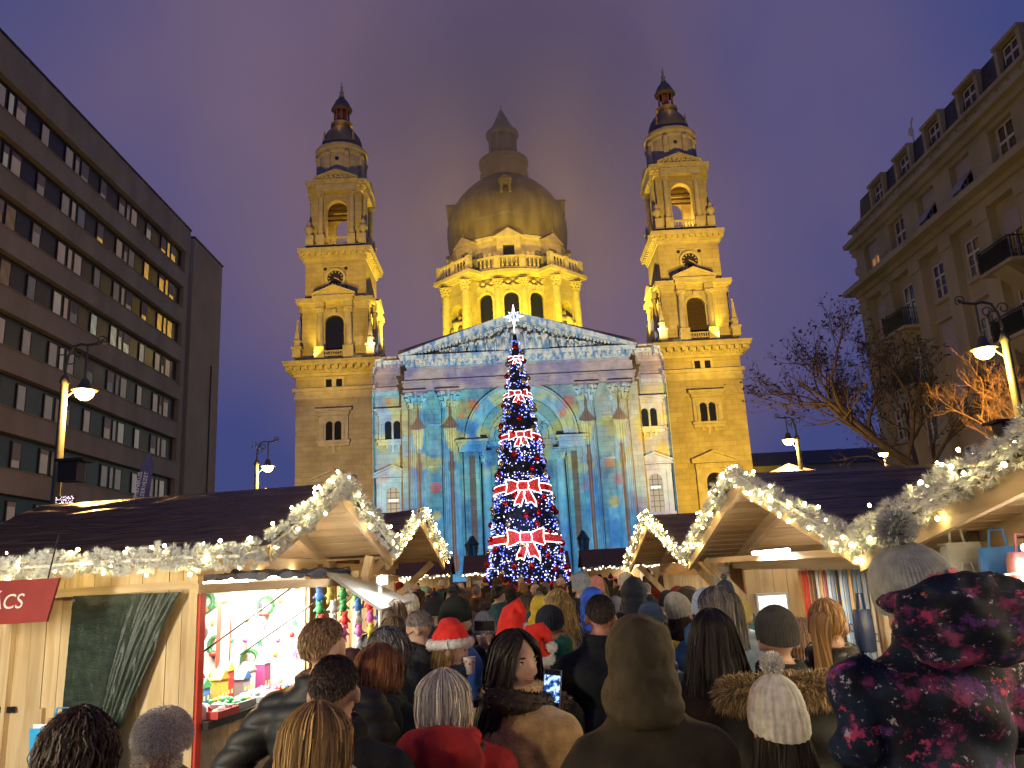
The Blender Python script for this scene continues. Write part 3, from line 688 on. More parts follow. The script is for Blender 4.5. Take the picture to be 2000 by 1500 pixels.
# ------------------------------------------------------------------ video projector: blue mapping thrown on the church front
def build_projector():
    P = (1.4, 60.0, 6.0); D = 35.0-.3    # facade plane y = 94.7
    d = bpy.data.lights.new('video_projector', 'SPOT'); d.spot_size = R(88); d.spot_blend = 0; d.shadow_soft_size = .03; d.energy = 112000
    o = bpy.data.objects.new('video_projector', d); COL.objects.link(o); o.location = P
    o.rotation_euler = (Vector((1.4,95,17))-Vector(P)).to_track_quat('-Z','Y').to_euler()
    d.use_nodes = True; n = d.node_tree.nodes; l = d.node_tree.links
    em = [x for x in n if x.type == 'EMISSION'][0]
    def M(op, a, b=None, c=None, clamp=False):
        x = n.new('ShaderNodeMath'); x.operation = op; x.use_clamp = clamp
        for i,v in enumerate((a,b,c)):
            if v is None: continue
            if isinstance(v,(int,float)): x.inputs[i].default_value = v
            else: l.new(v, x.inputs[i])
        return x.outputs[0]
    def mixc(f, a, b, mode='MIX'):
        x = n.new('ShaderNodeMix'); x.data_type = 'RGBA'; x.blend_type = mode
        for i,v in ((0,f),(6,a),(7,b)):
            if isinstance(v,(int,float)): x.inputs[i].default_value = v
            elif isinstance(v,tuple): x.inputs[i].default_value = (*v,1)
            else: l.new(v, x.inputs[i])
        return x.outputs[2]
    g = n.new('ShaderNodeNewGeometry'); s = n.new('ShaderNodeSeparateXYZ'); l.new(g.outputs['Incoming'], s.inputs[0])
    X = M('MULTIPLY', M('DIVIDE', s.outputs[0], s.outputs[1]), D)              # metres left/right of the axis on the church front
    Z = M('ADD', M('MULTIPLY', M('DIVIDE', s.outputs[2], s.outputs[1]), D), P[2])
    cv = n.new('ShaderNodeCombineXYZ'); l.new(X, cv.inputs[0]); l.new(Z, cv.inputs[1])
    def noise(sc, det=3, stretch=(1,1,1), off=(0,0,0)):
        mp = n.new('ShaderNodeMapping'); mp.inputs['Scale'].default_value = stretch; mp.inputs['Location'].default_value = off; l.new(cv.outputs[0], mp.inputs[0])
        z = n.new('ShaderNodeTexNoise'); z.inputs['Scale'].default_value = sc; z.inputs['Detail'].default_value = det; l.new(mp.outputs[0], z.inputs['Vector']); return z.outputs['Fac']
    def step(v, lo, hi):
        m = n.new('ShaderNodeMapRange'); m.interpolation_type = 'SMOOTHSTEP'; l.new(v, m.inputs[0]); m.inputs[1].default_value = lo; m.inputs[2].default_value = hi; return m.outputs[0]
    def inside(v, a, b, e=.05): return M('MULTIPLY', step(v,a-e,a+e), M('SUBTRACT',1,step(v,b-e,b+e)))
    aX = M('ABSOLUTE', X)
    n1 = noise(.28,4); n2 = noise(.9,5,(1,.16,1)); n3 = noise(.22,3,off=(9,3,0)); n4 = noise(.35,2,off=(4,17,0)); n5 = noise(2.2,4,(1,.35,1),(3,0,0))
    col = mixc(step(n1,.38,.62), (.02,.20,.64), (.12,.52,.82))                # deep blue to sky blue
    col = mixc(M('MULTIPLY', step(n2,.45,.7), .45), col, (.30,.70,.86))
    col = mixc(M('MULTIPLY', M('SUBTRACT',1,step(Z,6,13)), .6), col, (.02,.18,.62))
    col = mixc(M('MULTIPLY', step(X,-3,14), M('MULTIPLY', step(Z,10,19), .7)), col, (.46,.56,.54))  # paler right half
    col = mixc(M('MULTIPLY', step(n4,.50,.60), M('MULTIPLY', inside(Z,13.5,23.5,1.2), .6)), col, (.50,.56,.05))   # yellow washes
    col = mixc(M('MULTIPLY', step(n3,.60,.68), M('MULTIPLY',.4,step(aX,5.5,7))), col, (.42,.28,.30))
    col = mixc(M('MULTIPLY', inside(Z,23.9,27.2,.2), .8), col, mixc(step(n1,.4,.6),(.22,.18,.34),(.42,.30,.30)))  # mauve frieze
    col = mixc(M('MULTIPLY', step(Z,27.2,27.6), .8), col, mixc(step(n5,.47,.58),(.62,.64,.62),(.14,.30,.58)))       # pediment grey with blue figures
    def blob(cx, cz, r, c, a=.6):
        nonlocal col
        dd = M('SQRT', M('ADD', M('POWER', M('SUBTRACT',X,cx),2), M('POWER', M('SUBTRACT',Z,cz),2)))
        col = mixc(M('MULTIPLY', M('SUBTRACT',1,step(dd,r*.8,r)), a), col, c)
    for b in ((-5.6,22.0,.75,(.62,.16,.04)),(-7.0,20.6,.45,(.6,.18,.05)),(7.2+-1.4,21.8,.8,(.62,.16,.04)),(5.0,20.5,.6,(.55,.14,.05)),(-10.4,12.2,.75,(.55,.09,.04)),(-10.4,9.0,.6,(.5,.5,.05)),(-10.4,5.2,1.0,(.25,.6,.6)),
              (10.2,14.2,.7,(.6,.28,.08)),(11.2,12.2,.75,(.5,.14,.12)),(10.4,9.6,.75,(.55,.52,.08)),(14.2,17.0,.7,(.6,.42,.1)),(16.2,15.6,.7,(.5,.5,.12)),(-15.5,22.6,.5,(.62,.15,.05)),(-11.8,6.6,.5,(.5,.1,.05))): blob(*b)
    # painted lamp posts of the show
    br = (.16,.10,.05)
    for cx in (-12.5,-8.6,7.95,11.95):
        ax = M('ABSOLUTE', M('SUBTRACT', X, cx))
        pole = M('MULTIPLY', M('SUBTRACT',1,step(ax,.2,.27)), inside(Z,2.5,16.6))
        base = M('MULTIPLY', M('SUBTRACT',1,step(ax,.5,.6)), inside(Z,2.5,4.2))
        cols = M('MULTIPLY', M('SUBTRACT',1,step(ax,.32,.4)), inside(Z,14.2,15.4))
        roofw = M('MULTIPLY_ADD', M('SUBTRACT',21.2,Z), .62, .02)
        roof = M('MULTIPLY', M('LESS_THAN', ax, roofw), inside(Z,19.45,21.2))
        spike = M('MULTIPLY', M('SUBTRACT',1,step(ax,.1,.2)), inside(Z,21,22.6))
        glassw = M('MULTIPLY_ADD', M('SUBTRACT',Z,17), .16, .42)
        glass = M('MULTIPLY', M('LESS_THAN', ax, glassw), inside(Z,17,19.42))
        f = M('MAXIMUM', M('MAXIMUM', pole, base), M('MAXIMUM', M('MAXIMUM', roof, spike), cols))
        col = mixc(M('MULTIPLY', glass, .7), col, (.62,.66,.22))
        col = mixc(M('MULTIPLY', f, .9), col, br)
    # dark vertical seams and drips
    col = mixc(M('MULTIPLY', step(n5,.58,.66), .4), col, (.02,.06,.22))
    # picture edge: stays off the towers and follows the gable
    gable = M('LESS_THAN', Z, M('MAXIMUM', M('MULTIPLY_ADD', aX, -.335, 34.4), 28.6))
    mask = M('MULTIPLY', M('MULTIPLY', M('LESS_THAN', aX, 17.7), gable), M('GREATER_THAN', Z, 1.2))
    inner = M('SUBTRACT', 1, M('MULTIPLY', M('MULTIPLY', M('LESS_THAN', aX, 6.5), inside(aX,5.75,6.5,.03)), M('MULTIPLY',.85,inside(Z,4.5,15.9,.1))))
    col = mixc(inner, (.09,.07,.045), col)
    # flat-field: more light towards the picture's edge, as the lens corrects it
    dd = M('ADD', M('POWER', M('DIVIDE', X, D),2), M('ADD', M('POWER', M('DIVIDE', M('SUBTRACT',Z,P[2]), D),2), 1))
    l.new(col, em.inputs['Color']); l.new(M('MULTIPLY', mask, M('POWER', dd, 1.3)), em.inputs['Strength'])
build_projector()

# ------------------------------------------------------------------ ground
m, n_, l_, b_ = nt('wet_paving')
tc = n_.new('ShaderNodeTexCoord'); br_ = n_.new('ShaderNodeTexBrick'); br_.inputs['Scale'].default_value = 1; br_.inputs['Brick Width'].default_value = .6; br_.inputs['Row Height'].default_value = .4; br_.inputs['Mortar Size'].default_value = .008
br_.inputs['Color1'].default_value = (.085,.085,.085,1); br_.inputs['Color2'].default_value = (.12,.118,.112,1); br_.inputs['Mortar'].default_value = (.03,.03,.03,1)
l_.new(tc.outputs['Object'], br_.inputs['Vector']); l_.new(br_.outputs[0], b_.inputs['Base Color']); b_.inputs['Roughness'].default_value = .45
mb = MB(); mb.add([(-1500,-300,0),(1500,-300,0),(1500,2200,0),(-1500,2200,0)],[(0,1,2,3)]); g = mb.build('ground', m); tag(g, kind='structure')

# ------------------------------------------------------------------ office block on the left
CONC = nmat('brown_concrete', (.29,.27,.19), (.37,.34,.245), scale=.5, detail=7, rough=.9, bump=.25, bscale=6, stretch=(1,1,.4), spec=.2)
DFRAME = pmat('dark_window_frame', (.022,.024,.022), .4)
PANEL = pmat('dark_spandrel_panel', (.03,.036,.034), .3)
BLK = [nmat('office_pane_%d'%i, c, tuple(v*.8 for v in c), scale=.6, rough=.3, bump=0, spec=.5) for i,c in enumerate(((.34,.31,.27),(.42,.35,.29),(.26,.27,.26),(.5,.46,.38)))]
for _i,_m in enumerate(BLK):  # faint glow and pale tone imitate city light reflected in the glass
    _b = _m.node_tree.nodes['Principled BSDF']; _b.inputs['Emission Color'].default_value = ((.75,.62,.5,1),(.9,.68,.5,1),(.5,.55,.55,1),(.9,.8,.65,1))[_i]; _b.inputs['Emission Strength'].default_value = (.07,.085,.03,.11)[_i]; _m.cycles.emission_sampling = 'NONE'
def litpane(name, c, st):
    m, n, l, b = nt(name); b.inputs['Base Color'].default_value = (.1,.09,.07,1); b.inputs['Roughness'].default_value = .2
    tc = n.new('ShaderNodeTexCoord'); nz = n.new('ShaderNodeTexNoise'); nz.inputs['Scale'].default_value = 1.3; nz.inputs['Detail'].default_value = 3; l.new(tc.outputs['Object'], nz.inputs['Vector'])
    rp = n.new('ShaderNodeValToRGB'); rp.color_ramp.elements[0].position = .35; rp.color_ramp.elements[0].color = (*[v*.45 for v in c],1); rp.color_ramp.elements[1].position = .7; rp.color_ramp.elements[1].color = (*c,1)
    l.new(nz.outputs['Fac'], rp.inputs[0]); l.new(rp.outputs[0], b.inputs['Emission Color']); b.inputs['Emission Strength'].default_value = st; m.cycles.emission_sampling = 'NONE'; return m
LIT_O = litpane('lit_orange_pane', (1,.52,.09), .55); LIT_W = litpane('lit_white_pane', (.75,.78,.62), .32); LIT_D = litpane('dim_warm_pane', (1,.55,.2), .09)
OBL = [pmat('office_blind_%d'%i, c, .85) for i,c in enumerate(((.30,.28,.24),(.22,.2,.17),(.42,.38,.30)))]
OF = empty('office_block', (-28,48,0)); tag(OF, 'long brown concrete office block with strip windows, on the left', 'building')
Y0, Y1 = 26-48, 67.55-48
mb = MB(); mb.box(-14,-.55,Y0,Y1-.02,0,33.3); mb.build('core_wall', CONC, OF)
mb = MB(); mb.box(-14,.05,Y0,Y1,31.25,33.58); mb.build('parapet', CONC, OF)
mb = MB(); mb.box(-14.1,.12,Y0,Y1+.07,33.583,33.72); mb.build('coping', DFRAME, OF)
mb = MB(); mb.box(-.55,0,66.7-48,Y1-.001,0,31.25); mb.build('end_strip', CONC, OF)
rw = random.Random(5)
pane_me = {}
def pane_mesh(w, h, k, matt):
    key = (round(w,2), h, matt.name)
    if key not in pane_me:
        mb = MB(); mb.box(0,.03,-w/2,w/2,-h/2,h/2); pane_me[key] = mb.mesh('pane', matt)
    return pane_me[key]
fr_me = {}
for r in range(9):
    zt = 31.22-3.37*r; zb = zt-1.98
    mb = MB(); mb.box(-.5,.04,Y0,66.69-48,zb-1.36,zb); s_ = mb.build('spandrel', CONC, OF)
    mb = MB(); mb.box(-.3,.1,Y0,66.69-48,zb+.002,zb+.05); mb.build('sill', CONC, OF)
    mb = MB(); mb.box(-.48,-.36,Y0,66.69-48,zb+.051,zt); mb.build('window_band', PANEL, OF)
    for k in range(6):
        yb = 65.35-7.3*k-48
        specs = [(yb-.45,.9),(yb-1.42,.48),(yb-2.42,.86),(yb-5.2,.78)]
        for j,(yc,w) in enumerate(specs):
            if yc < Y0+1: continue
            key = round(w,2)
            if key not in fr_me:
                q = MB(); h = 1.55
                q.box(-.36,-.28,-w/2-.09,-w/2,-h/2,h/2); q.box(-.36,-.28,w/2,w/2+.09,-h/2,h/2); q.box(-.36,-.28,-w/2,w/2,h/2-.06,h/2); q.box(-.36,-.28,-w/2,w/2,-h/2,-h/2+.06); fr_me[key] = q.mesh('window', DFRAME)
            f = put('window', fr_me[key], OF, (0,yc,zb+.95))
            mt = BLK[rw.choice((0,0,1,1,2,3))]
            if r < 3 and k == 0 and (r > 0 or j < 3): mt = LIT_O
            elif r == 1 and k == 1 and j == 3: mt = LIT_O
            elif r == 2 and k == 0 and j == 3: mt = LIT_O
            elif r == 3 and k == 1: mt = LIT_W
            elif r in (2,3) and k >= 3: mt = LIT_D
            elif r >= 3 and k >= 2 and rw.random() < .4: mt = LIT_D
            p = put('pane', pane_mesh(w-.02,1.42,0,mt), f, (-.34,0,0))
            if rw.random() < .4:
                hb = rw.choice((.25,.45,.7,1.0)); put('blind', pane_mesh(w-.05,hb,1,OBL[rw.randrange(3)]), f, (-.305,0,.71-hb/2))
EB = empty('rear_block', (-30,73.4,0)); tag(EB, 'windowless tan concrete block beyond the office building', 'building')
mb = MB(); mb.box(-12,0,0,7.7,0,35.6); mb.build('wall', nmat('tan_render',(.32,.28,.20),(.37,.33,.24),scale=.3,rough=.9,bump=.1), EB)
mb = MB(); mb.box(-12.1,.1,-.1,7.8,35.603,35.75); mb.build('coping', DFRAME, EB)
mb = MB(); mb.tube([(.08,5.4,0),(.08,5.4,24)],.06,6); mb.build('conduit', DFRAME, EB)

# ------------------------------------------------------------------ apartment house on the right
STUC = nmat('grey_stucco', (.28,.28,.18), (.37,.36,.245), scale=.45, detail=7, rough=.92, bump=.25, bscale=8, stretch=(1,1,.5), spec=.2)
WFRAME = pmat('white_window_frame', (.5,.5,.47), .5); GLASS = pmat('window_glass', (.03,.035,.03), .1, spec=.7)
SLATE = nmat('dark_slate', (.03,.033,.04), (.055,.058,.065), scale=3, rough=.6)
BLIND = pmat('grey_blind', (.33,.32,.3), .8)
AP = empty('apartment_house', (24,42,0)); tag(AP, 'grey stucco apartment house with pilasters and balconies, on the right', 'building')
YA, YB = 20-42, 51.2-42
mb = MB(); mb.box(.35,14,YA,YB-.3,0,22); mb.build('wall', STUC, AP)
mb = MB(); mb.box(.1,14,YA,YB,19.4,22.0)
mb2 = MB(); mb2.box(-.25,14,YA,YB+.25,22.0,22.35); mb2.box(-.55,14,YA,YB+.5,22.352,22.65); mb2.box(0,14,YA,YB,22.65,23.35); mb2.box(-.2,14,YA,YB+.2,23.352,23.55); mb2.build('top_cornice', STUC, AP)
for k in range(34):
    y = YB-.5-.9*k
    if y < YA+1: break
    q = MB(); q.box(-.06,-.005,y-.3,y+.3,22.75,23.25); q.build('parapet_panel', STUC, AP)
q = MB(); q.box(-.3,14,YA,YB+.3,18.75,19.05); q.box(-.9,14,YA,YB+.8,19.05,19.4); q.box(-.1,14,YA,YB+.1,18.3,18.748); q.build('belt_cornice', STUC, AP)
# attic storey piers between its windows
cent = [49.0-42-3.6*k for k in range(8)]
edges = [YB]+[None]*0
prev = YB-.01
for c in cent:
    q = MB(); q.box(.0,.349,c+.95,prev,19.402,21.998); q.build('pier', STUC, AP)
    q = MB(); q.box(.02,.349,c-.95,c+.948,21.75,21.997); q.build('lintel', STUC, AP)
    prev = c-.952
q = MB(); q.box(0,.349,YA,prev,19.402,21.998); q.build('pier', STUC, AP)
def sash(parent, yc, z0, z1, w, x=.30, blind=0, awn=False, lit=None):
    f = MB(); t = .07
    f.box(x-.08,x,yc-w/2,yc-w/2+t,z0,z1); f.box(x-.08,x,yc+w/2-t,yc+w/2,z0,z1); f.box(x-.081,x-.001,yc-w/2+t,yc+w/2-t,z0,z0+t); f.box(x-.081,x-.001,yc-w/2+t,yc+w/2-t,z1-t,z1)
    zm = z0+(z1-z0)*.62; f.box(x-.1,x-.002,yc-w/2+t,yc+w/2-t,zm-.06,zm+.06)
    f.box(x-.09,x-.003,yc-.05,yc+.05,z0+t,zm-.061); f.box(x-.09,x-.003,yc-.03,yc+.03,zm+.061,z1-t)
    for zz in (z0+(zm-z0)*.5,): f.box(x-.07,x-.004,yc-w/2+t,yc-.051,zz-.02,zz+.02); f.box(x-.07,x-.004,yc+.051,yc+w/2-t,zz-.02,zz+.02)
    o = f.build('window', WFRAME, parent)
    g = MB(); g.box(x-.02,x-.006,yc-w/2+t,yc+w/2-t,z0+t,z1-t); g.build('pane', lit or GLASS, o)
    if blind:
        g = MB(); g.box(x-.125,x-.105,yc-w/2,yc+w/2,z1-(z1-z0)*blind,z1); g.build('blind', BLIND, o)
    if awn:
        g = MB(); zt = z1-(z1-z0)*.35; g.add([(x-.13,yc-w/2,zt),(x-.13,yc+w/2,zt),(x-.95,yc+w/2,z0+.35),(x-.95,yc-w/2,z0+.35)],[(0,1,2,3)]); g.add([(x-.15,yc-w/2,zt-.02),(x-.15,yc+w/2,zt-.02),(x-.95,yc+w/2,z0+.33),(x-.95,yc-w/2,z0+.33)],[(3,2,1,0)]); g.build('awning', BLIND, o)
    return o
LITR = litpane('lit_flat_pane', (1,.42,.12), .35)
for k,c in enumerate(cent): sash(AP, c, 19.42, 21.7, 1.3, .34, blind=.38 if k in (0,2,3) else 0, awn=k in (2,3), lit=LITR if k == 0 else None)
pil = [50.85,47.5,43.9,40.5,37.1,33.7,30.2,26.8,23.4]
for y in pil:
    q = MB(); q.box(-.12,.349,y-42-.55,y-42+.55,0,18.298); q.build('pilaster', STUC, AP)
    q = MB(); q.box(-.2,-.122,y-42-.62,y-42+.62,17.7,18.29); q.build('pilaster_cap', STUC, AP)
for i in range(len(pil)-1):
    yc = (pil[i]+pil[i+1])/2-42
    for fl in range(5):
        z0 = 15.6-3.4*fl; 
        if z0 < 0: continue
        door = i in (1,4,7)
        sash(AP, yc, z0-(.7 if door else 0), z0+1.95, 1.25, .34, blind=(1.0 if (i == 2 and fl == 1) else (.4 if (i+fl)%4 == 0 else 0)))
        q = MB(); q.box(.05,.349,yc-.95,yc+.95,z0+2.1,z0+2.3) if fl == 1 else q.box(.1,.349,yc-.8,yc+.8,z0-.25-(.7 if door else 0),z0-.02-(.7 if door else 0)); q.build('sill', STUC, AP)
        if door and fl in (0,1):
            zb = z0-.98
            b = MB(); b.box(-1.0,.34,yc-1.25,yc+1.25,zb,zb+.16); b.prism([(.34,zb-.002),(-.8,zb-.002),(-.55,zb-.35),(.34,zb-.95)], yc-.55, yc+.55, 'y') if False else b.add([(.34,yc-.6,zb-.002),(-.8,yc-.6,zb-.002),(.34,yc-.6,zb-.95),(.34,yc+.6,zb-.002),(-.8,yc+.6,zb-.002),(.34,yc+.6,zb-.95)],[(0,1,2),(5,4,3),(0,3,4,1),(1,4,5,2),(2,5,3,0)])
            bo = b.build('balcony', STUC, AP)
            b = MB()
            for s in (-1.22,1.22): b.tube([(-.98,yc+s,zb+1.2),(.3,yc+s,zb+1.2)],.03,5)
            b.tube([(-.98,yc-1.22,zb+1.2),(-.98,yc+1.22,zb+1.2)],.035,5); b.tube([(-.98,yc-1.22,zb+.25),(-.98,yc+1.22,zb+.25)],.03,5)
            for t in range(19): yy = yc-1.22+2.44*t/18; b.box(-.99,-.97,yy-.012,yy+.012,zb+.16,zb+1.2)
            for t in range(9):
                xx = -.98+1.25*t/9
                for s in (-1.22,1.22): b.box(xx-.012,xx+.012,yc+s-.01,yc+s+.01,zb+.16,zb+1.2)
            b.add([(-.96,yc-1.2,zb+.2),(-.96,yc+1.2,zb+.2),(-.96,yc+1.2,zb+1.1),(-.96,yc-1.2,zb+1.1)],[(0,1,2,3)]) 
            b.build('railing', IRON, bo)
# mansard and dormers
q = MB(); q.add([(.45,YA,23.55),(.45,YB-.4,23.55),(.62,YB-.6,25.5),(.62,YA,25.5),(13,YA,23.55),(13,YB-.4,23.55),(12,YB-.6,25.5),(12,YA,25.5)],[(0,1,2,3),(1,5,6,2),(3,2,6,7),(4,7,6,5)]); q.build('mansard_roof', SLATE, AP)
for k in range(8):
    y = 47.6-42-3.55*k
    q = MB(); q.box(.3,2.4,y-1.0,y-.75,23.56,25.35); q.box(.3,2.4,y+.75,y+1.0,23.56,25.35); q.box(.22,2.4,y-1.02,y+1.02,25.352,25.52); d_ = q.build('dormer', STUC, AP)
    sash(d_, y, 23.8, 25.2, 1.2, .6)
q = MB(); q.tube([(1.0,1.6,25.9),(1.0,1.6,27.0),(1.1,1.5,27.4)],.05,6); q.ball((1.0,1.75,26.6),.28,10,6,sc=(.4,1,1)); q.build('satellite_dish', WFRAME, AP)
# rounded corner trim
for zz,rr in ((21.9,.35),(20.6,.28),(18.6,.35)):
    q = MB(); q.lathe([(.05,-.4),(rr,-.2),(rr,.2),(.05,.4)],(0.1,YB-.05,zz),12); q.build('corner_moulding', STUC, AP, smooth=True)

# distant low houses closing the sides
for i,(x0,x1,y,z,lab) in enumerate(((34,60,118,15.5,'dim flat-roofed house behind the bare trees'),(-62,-34,130,9,'low dark roofline between the office block and the left tower'))):
    h = empty('far_house',(x0,y,0)); tag(h, lab, 'building')
    q = MB(); q.box(0,x1-x0,0,12,0,z); q.build('wall', STUC, h); q = MB(); q.frus(-.4,x1-x0+.4,-.4,12.4,z,2,x1-x0-2,4,8,z+2.5); q.build('roof', SLATE, h)
    for k in range(7):
        for f in range(3):
            q = MB(); q.box(1.5+3.4*k,2.7+3.4*k,-.05,-.01,z-3-3.2*f,z-1.4-3.2*f); q.build('window', GLASS, h)

# ------------------------------------------------------------------ street lamps
POLE = pmat('grey_green_pole', (.06,.065,.055), .5, .3)
LAMPG = emat('sodium_bowl', (1.0,.62,.16), 30, False)
def street_lamp(px, pz, bx, by_off, Y, ztop, zb, label, box=True, watts=420, scale=1.0, colr=(1.0,.50,.11)):
    o = empty('street_lamp', (px,Y,0)); tag(o, label, 'street lamp', 'sodium street lamps round the square')
    dx = bx-px; s = 1 if dx > 0 else -1
    mb = MB(); mb.lathe([(.2,0),(.2,.6),(.13,.8),(.11,1.2),(.08,zb-.6),(.075,ztop-.9),(.11,ztop-.85),(.06,ztop-.7)],(0,0,0),12); mb.build('pole', POLE, o, smooth=True)
    mb = MB()
    mb.tube([(0,0,ztop-1.3),(0,0,ztop-.5),(s*.04,0,ztop-.25),(dx*.3,0,ztop-.05),(dx*.65,0,ztop),(dx,0,ztop-.03),(dx+s*.25,0,ztop-.0),(dx+s*.35,0,ztop+.08)],.03,6)
    def scroll(c, r, a0, a1, th=.014): mb.tube([(c[0]+s*r*(1-.6*t/14)*math.cos(a0+(a1-a0)*t/14),0,c[1]+r*(1-.6*t/14)*math.sin(a0+(a1-a0)*t/14)) for t in range(15)],th,5)
    scroll((dx*.25,ztop-.35),.16,0,7); scroll((dx*.55,ztop-.22),.12,3,-4); scroll((dx+s*.3,ztop+.06),.12,-1,6); scroll((-s*.1,ztop-.15),.13,0,7)
    mb.tube([(0,0,ztop-1.25),(dx*.5,0,ztop-1.05),(dx,0,ztop-.75)],.016,5)
    mb.tube([(dx,0,ztop),(dx,0,zb+.3)],.022,6); mb.build('bracket', POLE, o)
    mb = MB(); mb.lathe([(.04,.30),(.09,.24),(.11,.14),(.15,.08),(.27,.035),(.28,.025),(.2,.02)],(dx,0,zb),20); mb.build('shade', POLE, o, smooth=True)
    mb = MB(); mb.lathe([(.20,.018),(.2,-.03),(.16,-.12),(.08,-.18),(.01,-.19)],(dx,0,zb),18); mb.build('bowl', LAMPG, o, smooth=True)
    if box:
        mb = MB(); mb.box(s*.1,s*.5,-.18,.18,zb-1.95,zb-1.55) if s > 0 else mb.box(-.5,-.1,-.18,.18,zb-1.95,zb-1.55); mb.box(min(s*.05,s*.65),max(s*.05,s*.65),-.25,.25,zb-1.54,zb-1.48); mb.build('floodlight_box', IRON, o)
    point('street_lamp_light', (bx,Y,zb-.34), watts, colr, .18)
    return o
def lampat(pxp, pyp, pxb, pyb, Y, ztp, label, **k):
    p = at(pxp,pyp,Y); b = at(pxb,pyb,Y); t = at(pxb,ztp,Y)
    return street_lamp(p.x, 0, b.x, 0, Y, t.z, b.z, label, **k)
lampat(125,763,165,765,17,672,'glowing street lamp in front of the office block', watts=2400)
lampat(1965,677,1922,684,16,590,'glowing street lamp in front of the apartment house', watts=1600, colr=(1,.55,.10))
lampat(501,925,523,912,30,862,'glowing street lamp between the office block and the basilica', box=False, watts=2000)
lampat(1557,860,1540,860,30,815,'glowing street lamp right of the basilica, among dark branches', box=False, watts=800)
street_lamp(-9.8,0,-9.2,0,-2.0,6.9,5.9,'street lamp on the left side, beyond the edge of the picture', watts=260)
street_lamp(9.6,0,9.0,0,-2.0,6.9,5.9,'street lamp on the right side, beyond the edge of the picture', watts=260)
lampat(1730,900,1725,886,36,848,'farthest street lamp glowing through the bare tree', box=False, watts=600, colr=(1,.6,.4))

# ------------------------------------------------------------------ trees
BARK = nmat('bark', (.05,.042,.034), (.09,.075,.055), scale=6, rough=.9, bump=.5, stretch=(1,1,.2))
BARK2 = nmat('lamplit_bark', (.10,.055,.03), (.16,.09,.05), scale=6, rough=.9, bump=.3, stretch=(1,1,.2))  # orange lamp light is put into this lighter bark colour
DLEAF = nmat('withered_leaf', (.035,.03,.02), (.07,.055,.03), scale=3, rough=.8, bump=0)
def bare_tree(name, loc, label, trunk_path, r0, levels, spread, nleaf, seed, twig=1.0, leafsize=.09, nmain=7, L0=2.6, leafmat=None, bark=None):
    rr = random.Random(seed); o = empty(name, loc); tag(o, label, 'tree')
    tr = MB(); tw = MB(); tips = []
    P = [Vector(p) for p in trunk_path]; n = len(P)
    tr.tube(P, [r0*(1-.55*i/(n-1)) for i in range(n)], 9)
    def grow(p, d, L, r, lev):
        pts = [p]; q = p.copy(); dd = d.normalized()
        ns = 4
        for i in range(ns):
            dd = (dd + Vector((rr.uniform(-1,1),rr.uniform(-1,1),rr.uniform(-.5,.9)))*spread*.35).normalized(); q = q+dd*(L/ns); pts.append(q.copy())
        (tr if lev == 0 else tw).tube(pts, [r*(1-.6*i/ns) for i in range(ns+1)], 6 if lev == 0 else (4 if lev == 1 else 3), cap=False)
        tips.extend(pts[2:]) if lev >= levels-2 else None
        if lev+1 < levels:
            for k in range(rr.choice((3,4,4,5))):
                t = rr.uniform(.3,1); i = min(int(t*ns), ns-1); b = pts[i].lerp(pts[i+1], t*ns-i)
                nd = (dd + Vector((rr.uniform(-1,1),rr.uniform(-1,1),rr.uniform(-.6,.9)))*spread).normalized()
                grow(b, nd, L*rr.uniform(.5,.75), r*.48, lev+1)
    for k in range(nmain):
        t = .45+.55*(k+.5)/nmain; i = min(int(t*(n-1)), n-2); b = P[i].lerp(P[i+1], t*(n-1)-i)
        a = rr.uniform(0,2*PI); d = Vector((math.cos(a),math.sin(a)*.7,rr.uniform(.25,.9)))+ (P[-1]-P[-2]).normalized()*.8
        grow(b, d, L0*rr.uniform(.8,1.2), r0*.4, 0)
    tr.build('trunk', bark or BARK, o, recalc=False); tag(tw.build('crown', bark or BARK, o, recalc=False), kind='stuff')
    if nleaf:
        lf = MB()
        for k in range(nleaf):
            c = rr.choice(tips)+Vector((rr.gauss(0,.12),rr.gauss(0,.12),rr.gauss(0,.12)))
            a = Vector((rr.uniform(-1,1),rr.uniform(-1,1),rr.uniform(-1,1))).normalized(); b = a.orthogonal().normalized(); s = leafsize*rr.uniform(.6,1.3)
            lf.add([c-a*s, c+b*s*.6, c+a*s, c-b*s*.6],[(0,1,2,3)])
        tag(lf.build('foliage', leafmat or DLEAF, o, recalc=False), kind='stuff')
    return o
bare_tree('bare_tree', (17.5,31,0), 'large dark bare tree with withered leaves beside the apartment house',
          [(0,0,0),(-.1,0,2),(-.6,0,3.6),(-1.6,.2,5.0),(-3.0,.3,6.2),(-4.2,.3,7.4)], .24, 5, .75, 2600, 21, nmain=11, L0=2.9)
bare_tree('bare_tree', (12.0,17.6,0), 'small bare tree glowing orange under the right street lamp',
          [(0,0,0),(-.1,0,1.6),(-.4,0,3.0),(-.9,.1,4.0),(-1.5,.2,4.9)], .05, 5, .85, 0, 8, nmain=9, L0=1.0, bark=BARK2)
bare_tree('bare_tree', (16.0,22.0,0), 'thin bare tree at the right edge behind the near stall roof',
          [(0,0,0),(0,0,2.5),(-.2,0,4.0),(-.3,.1,5.6)], .11, 4, .85, 0, 31, nmain=7, L0=1.6)
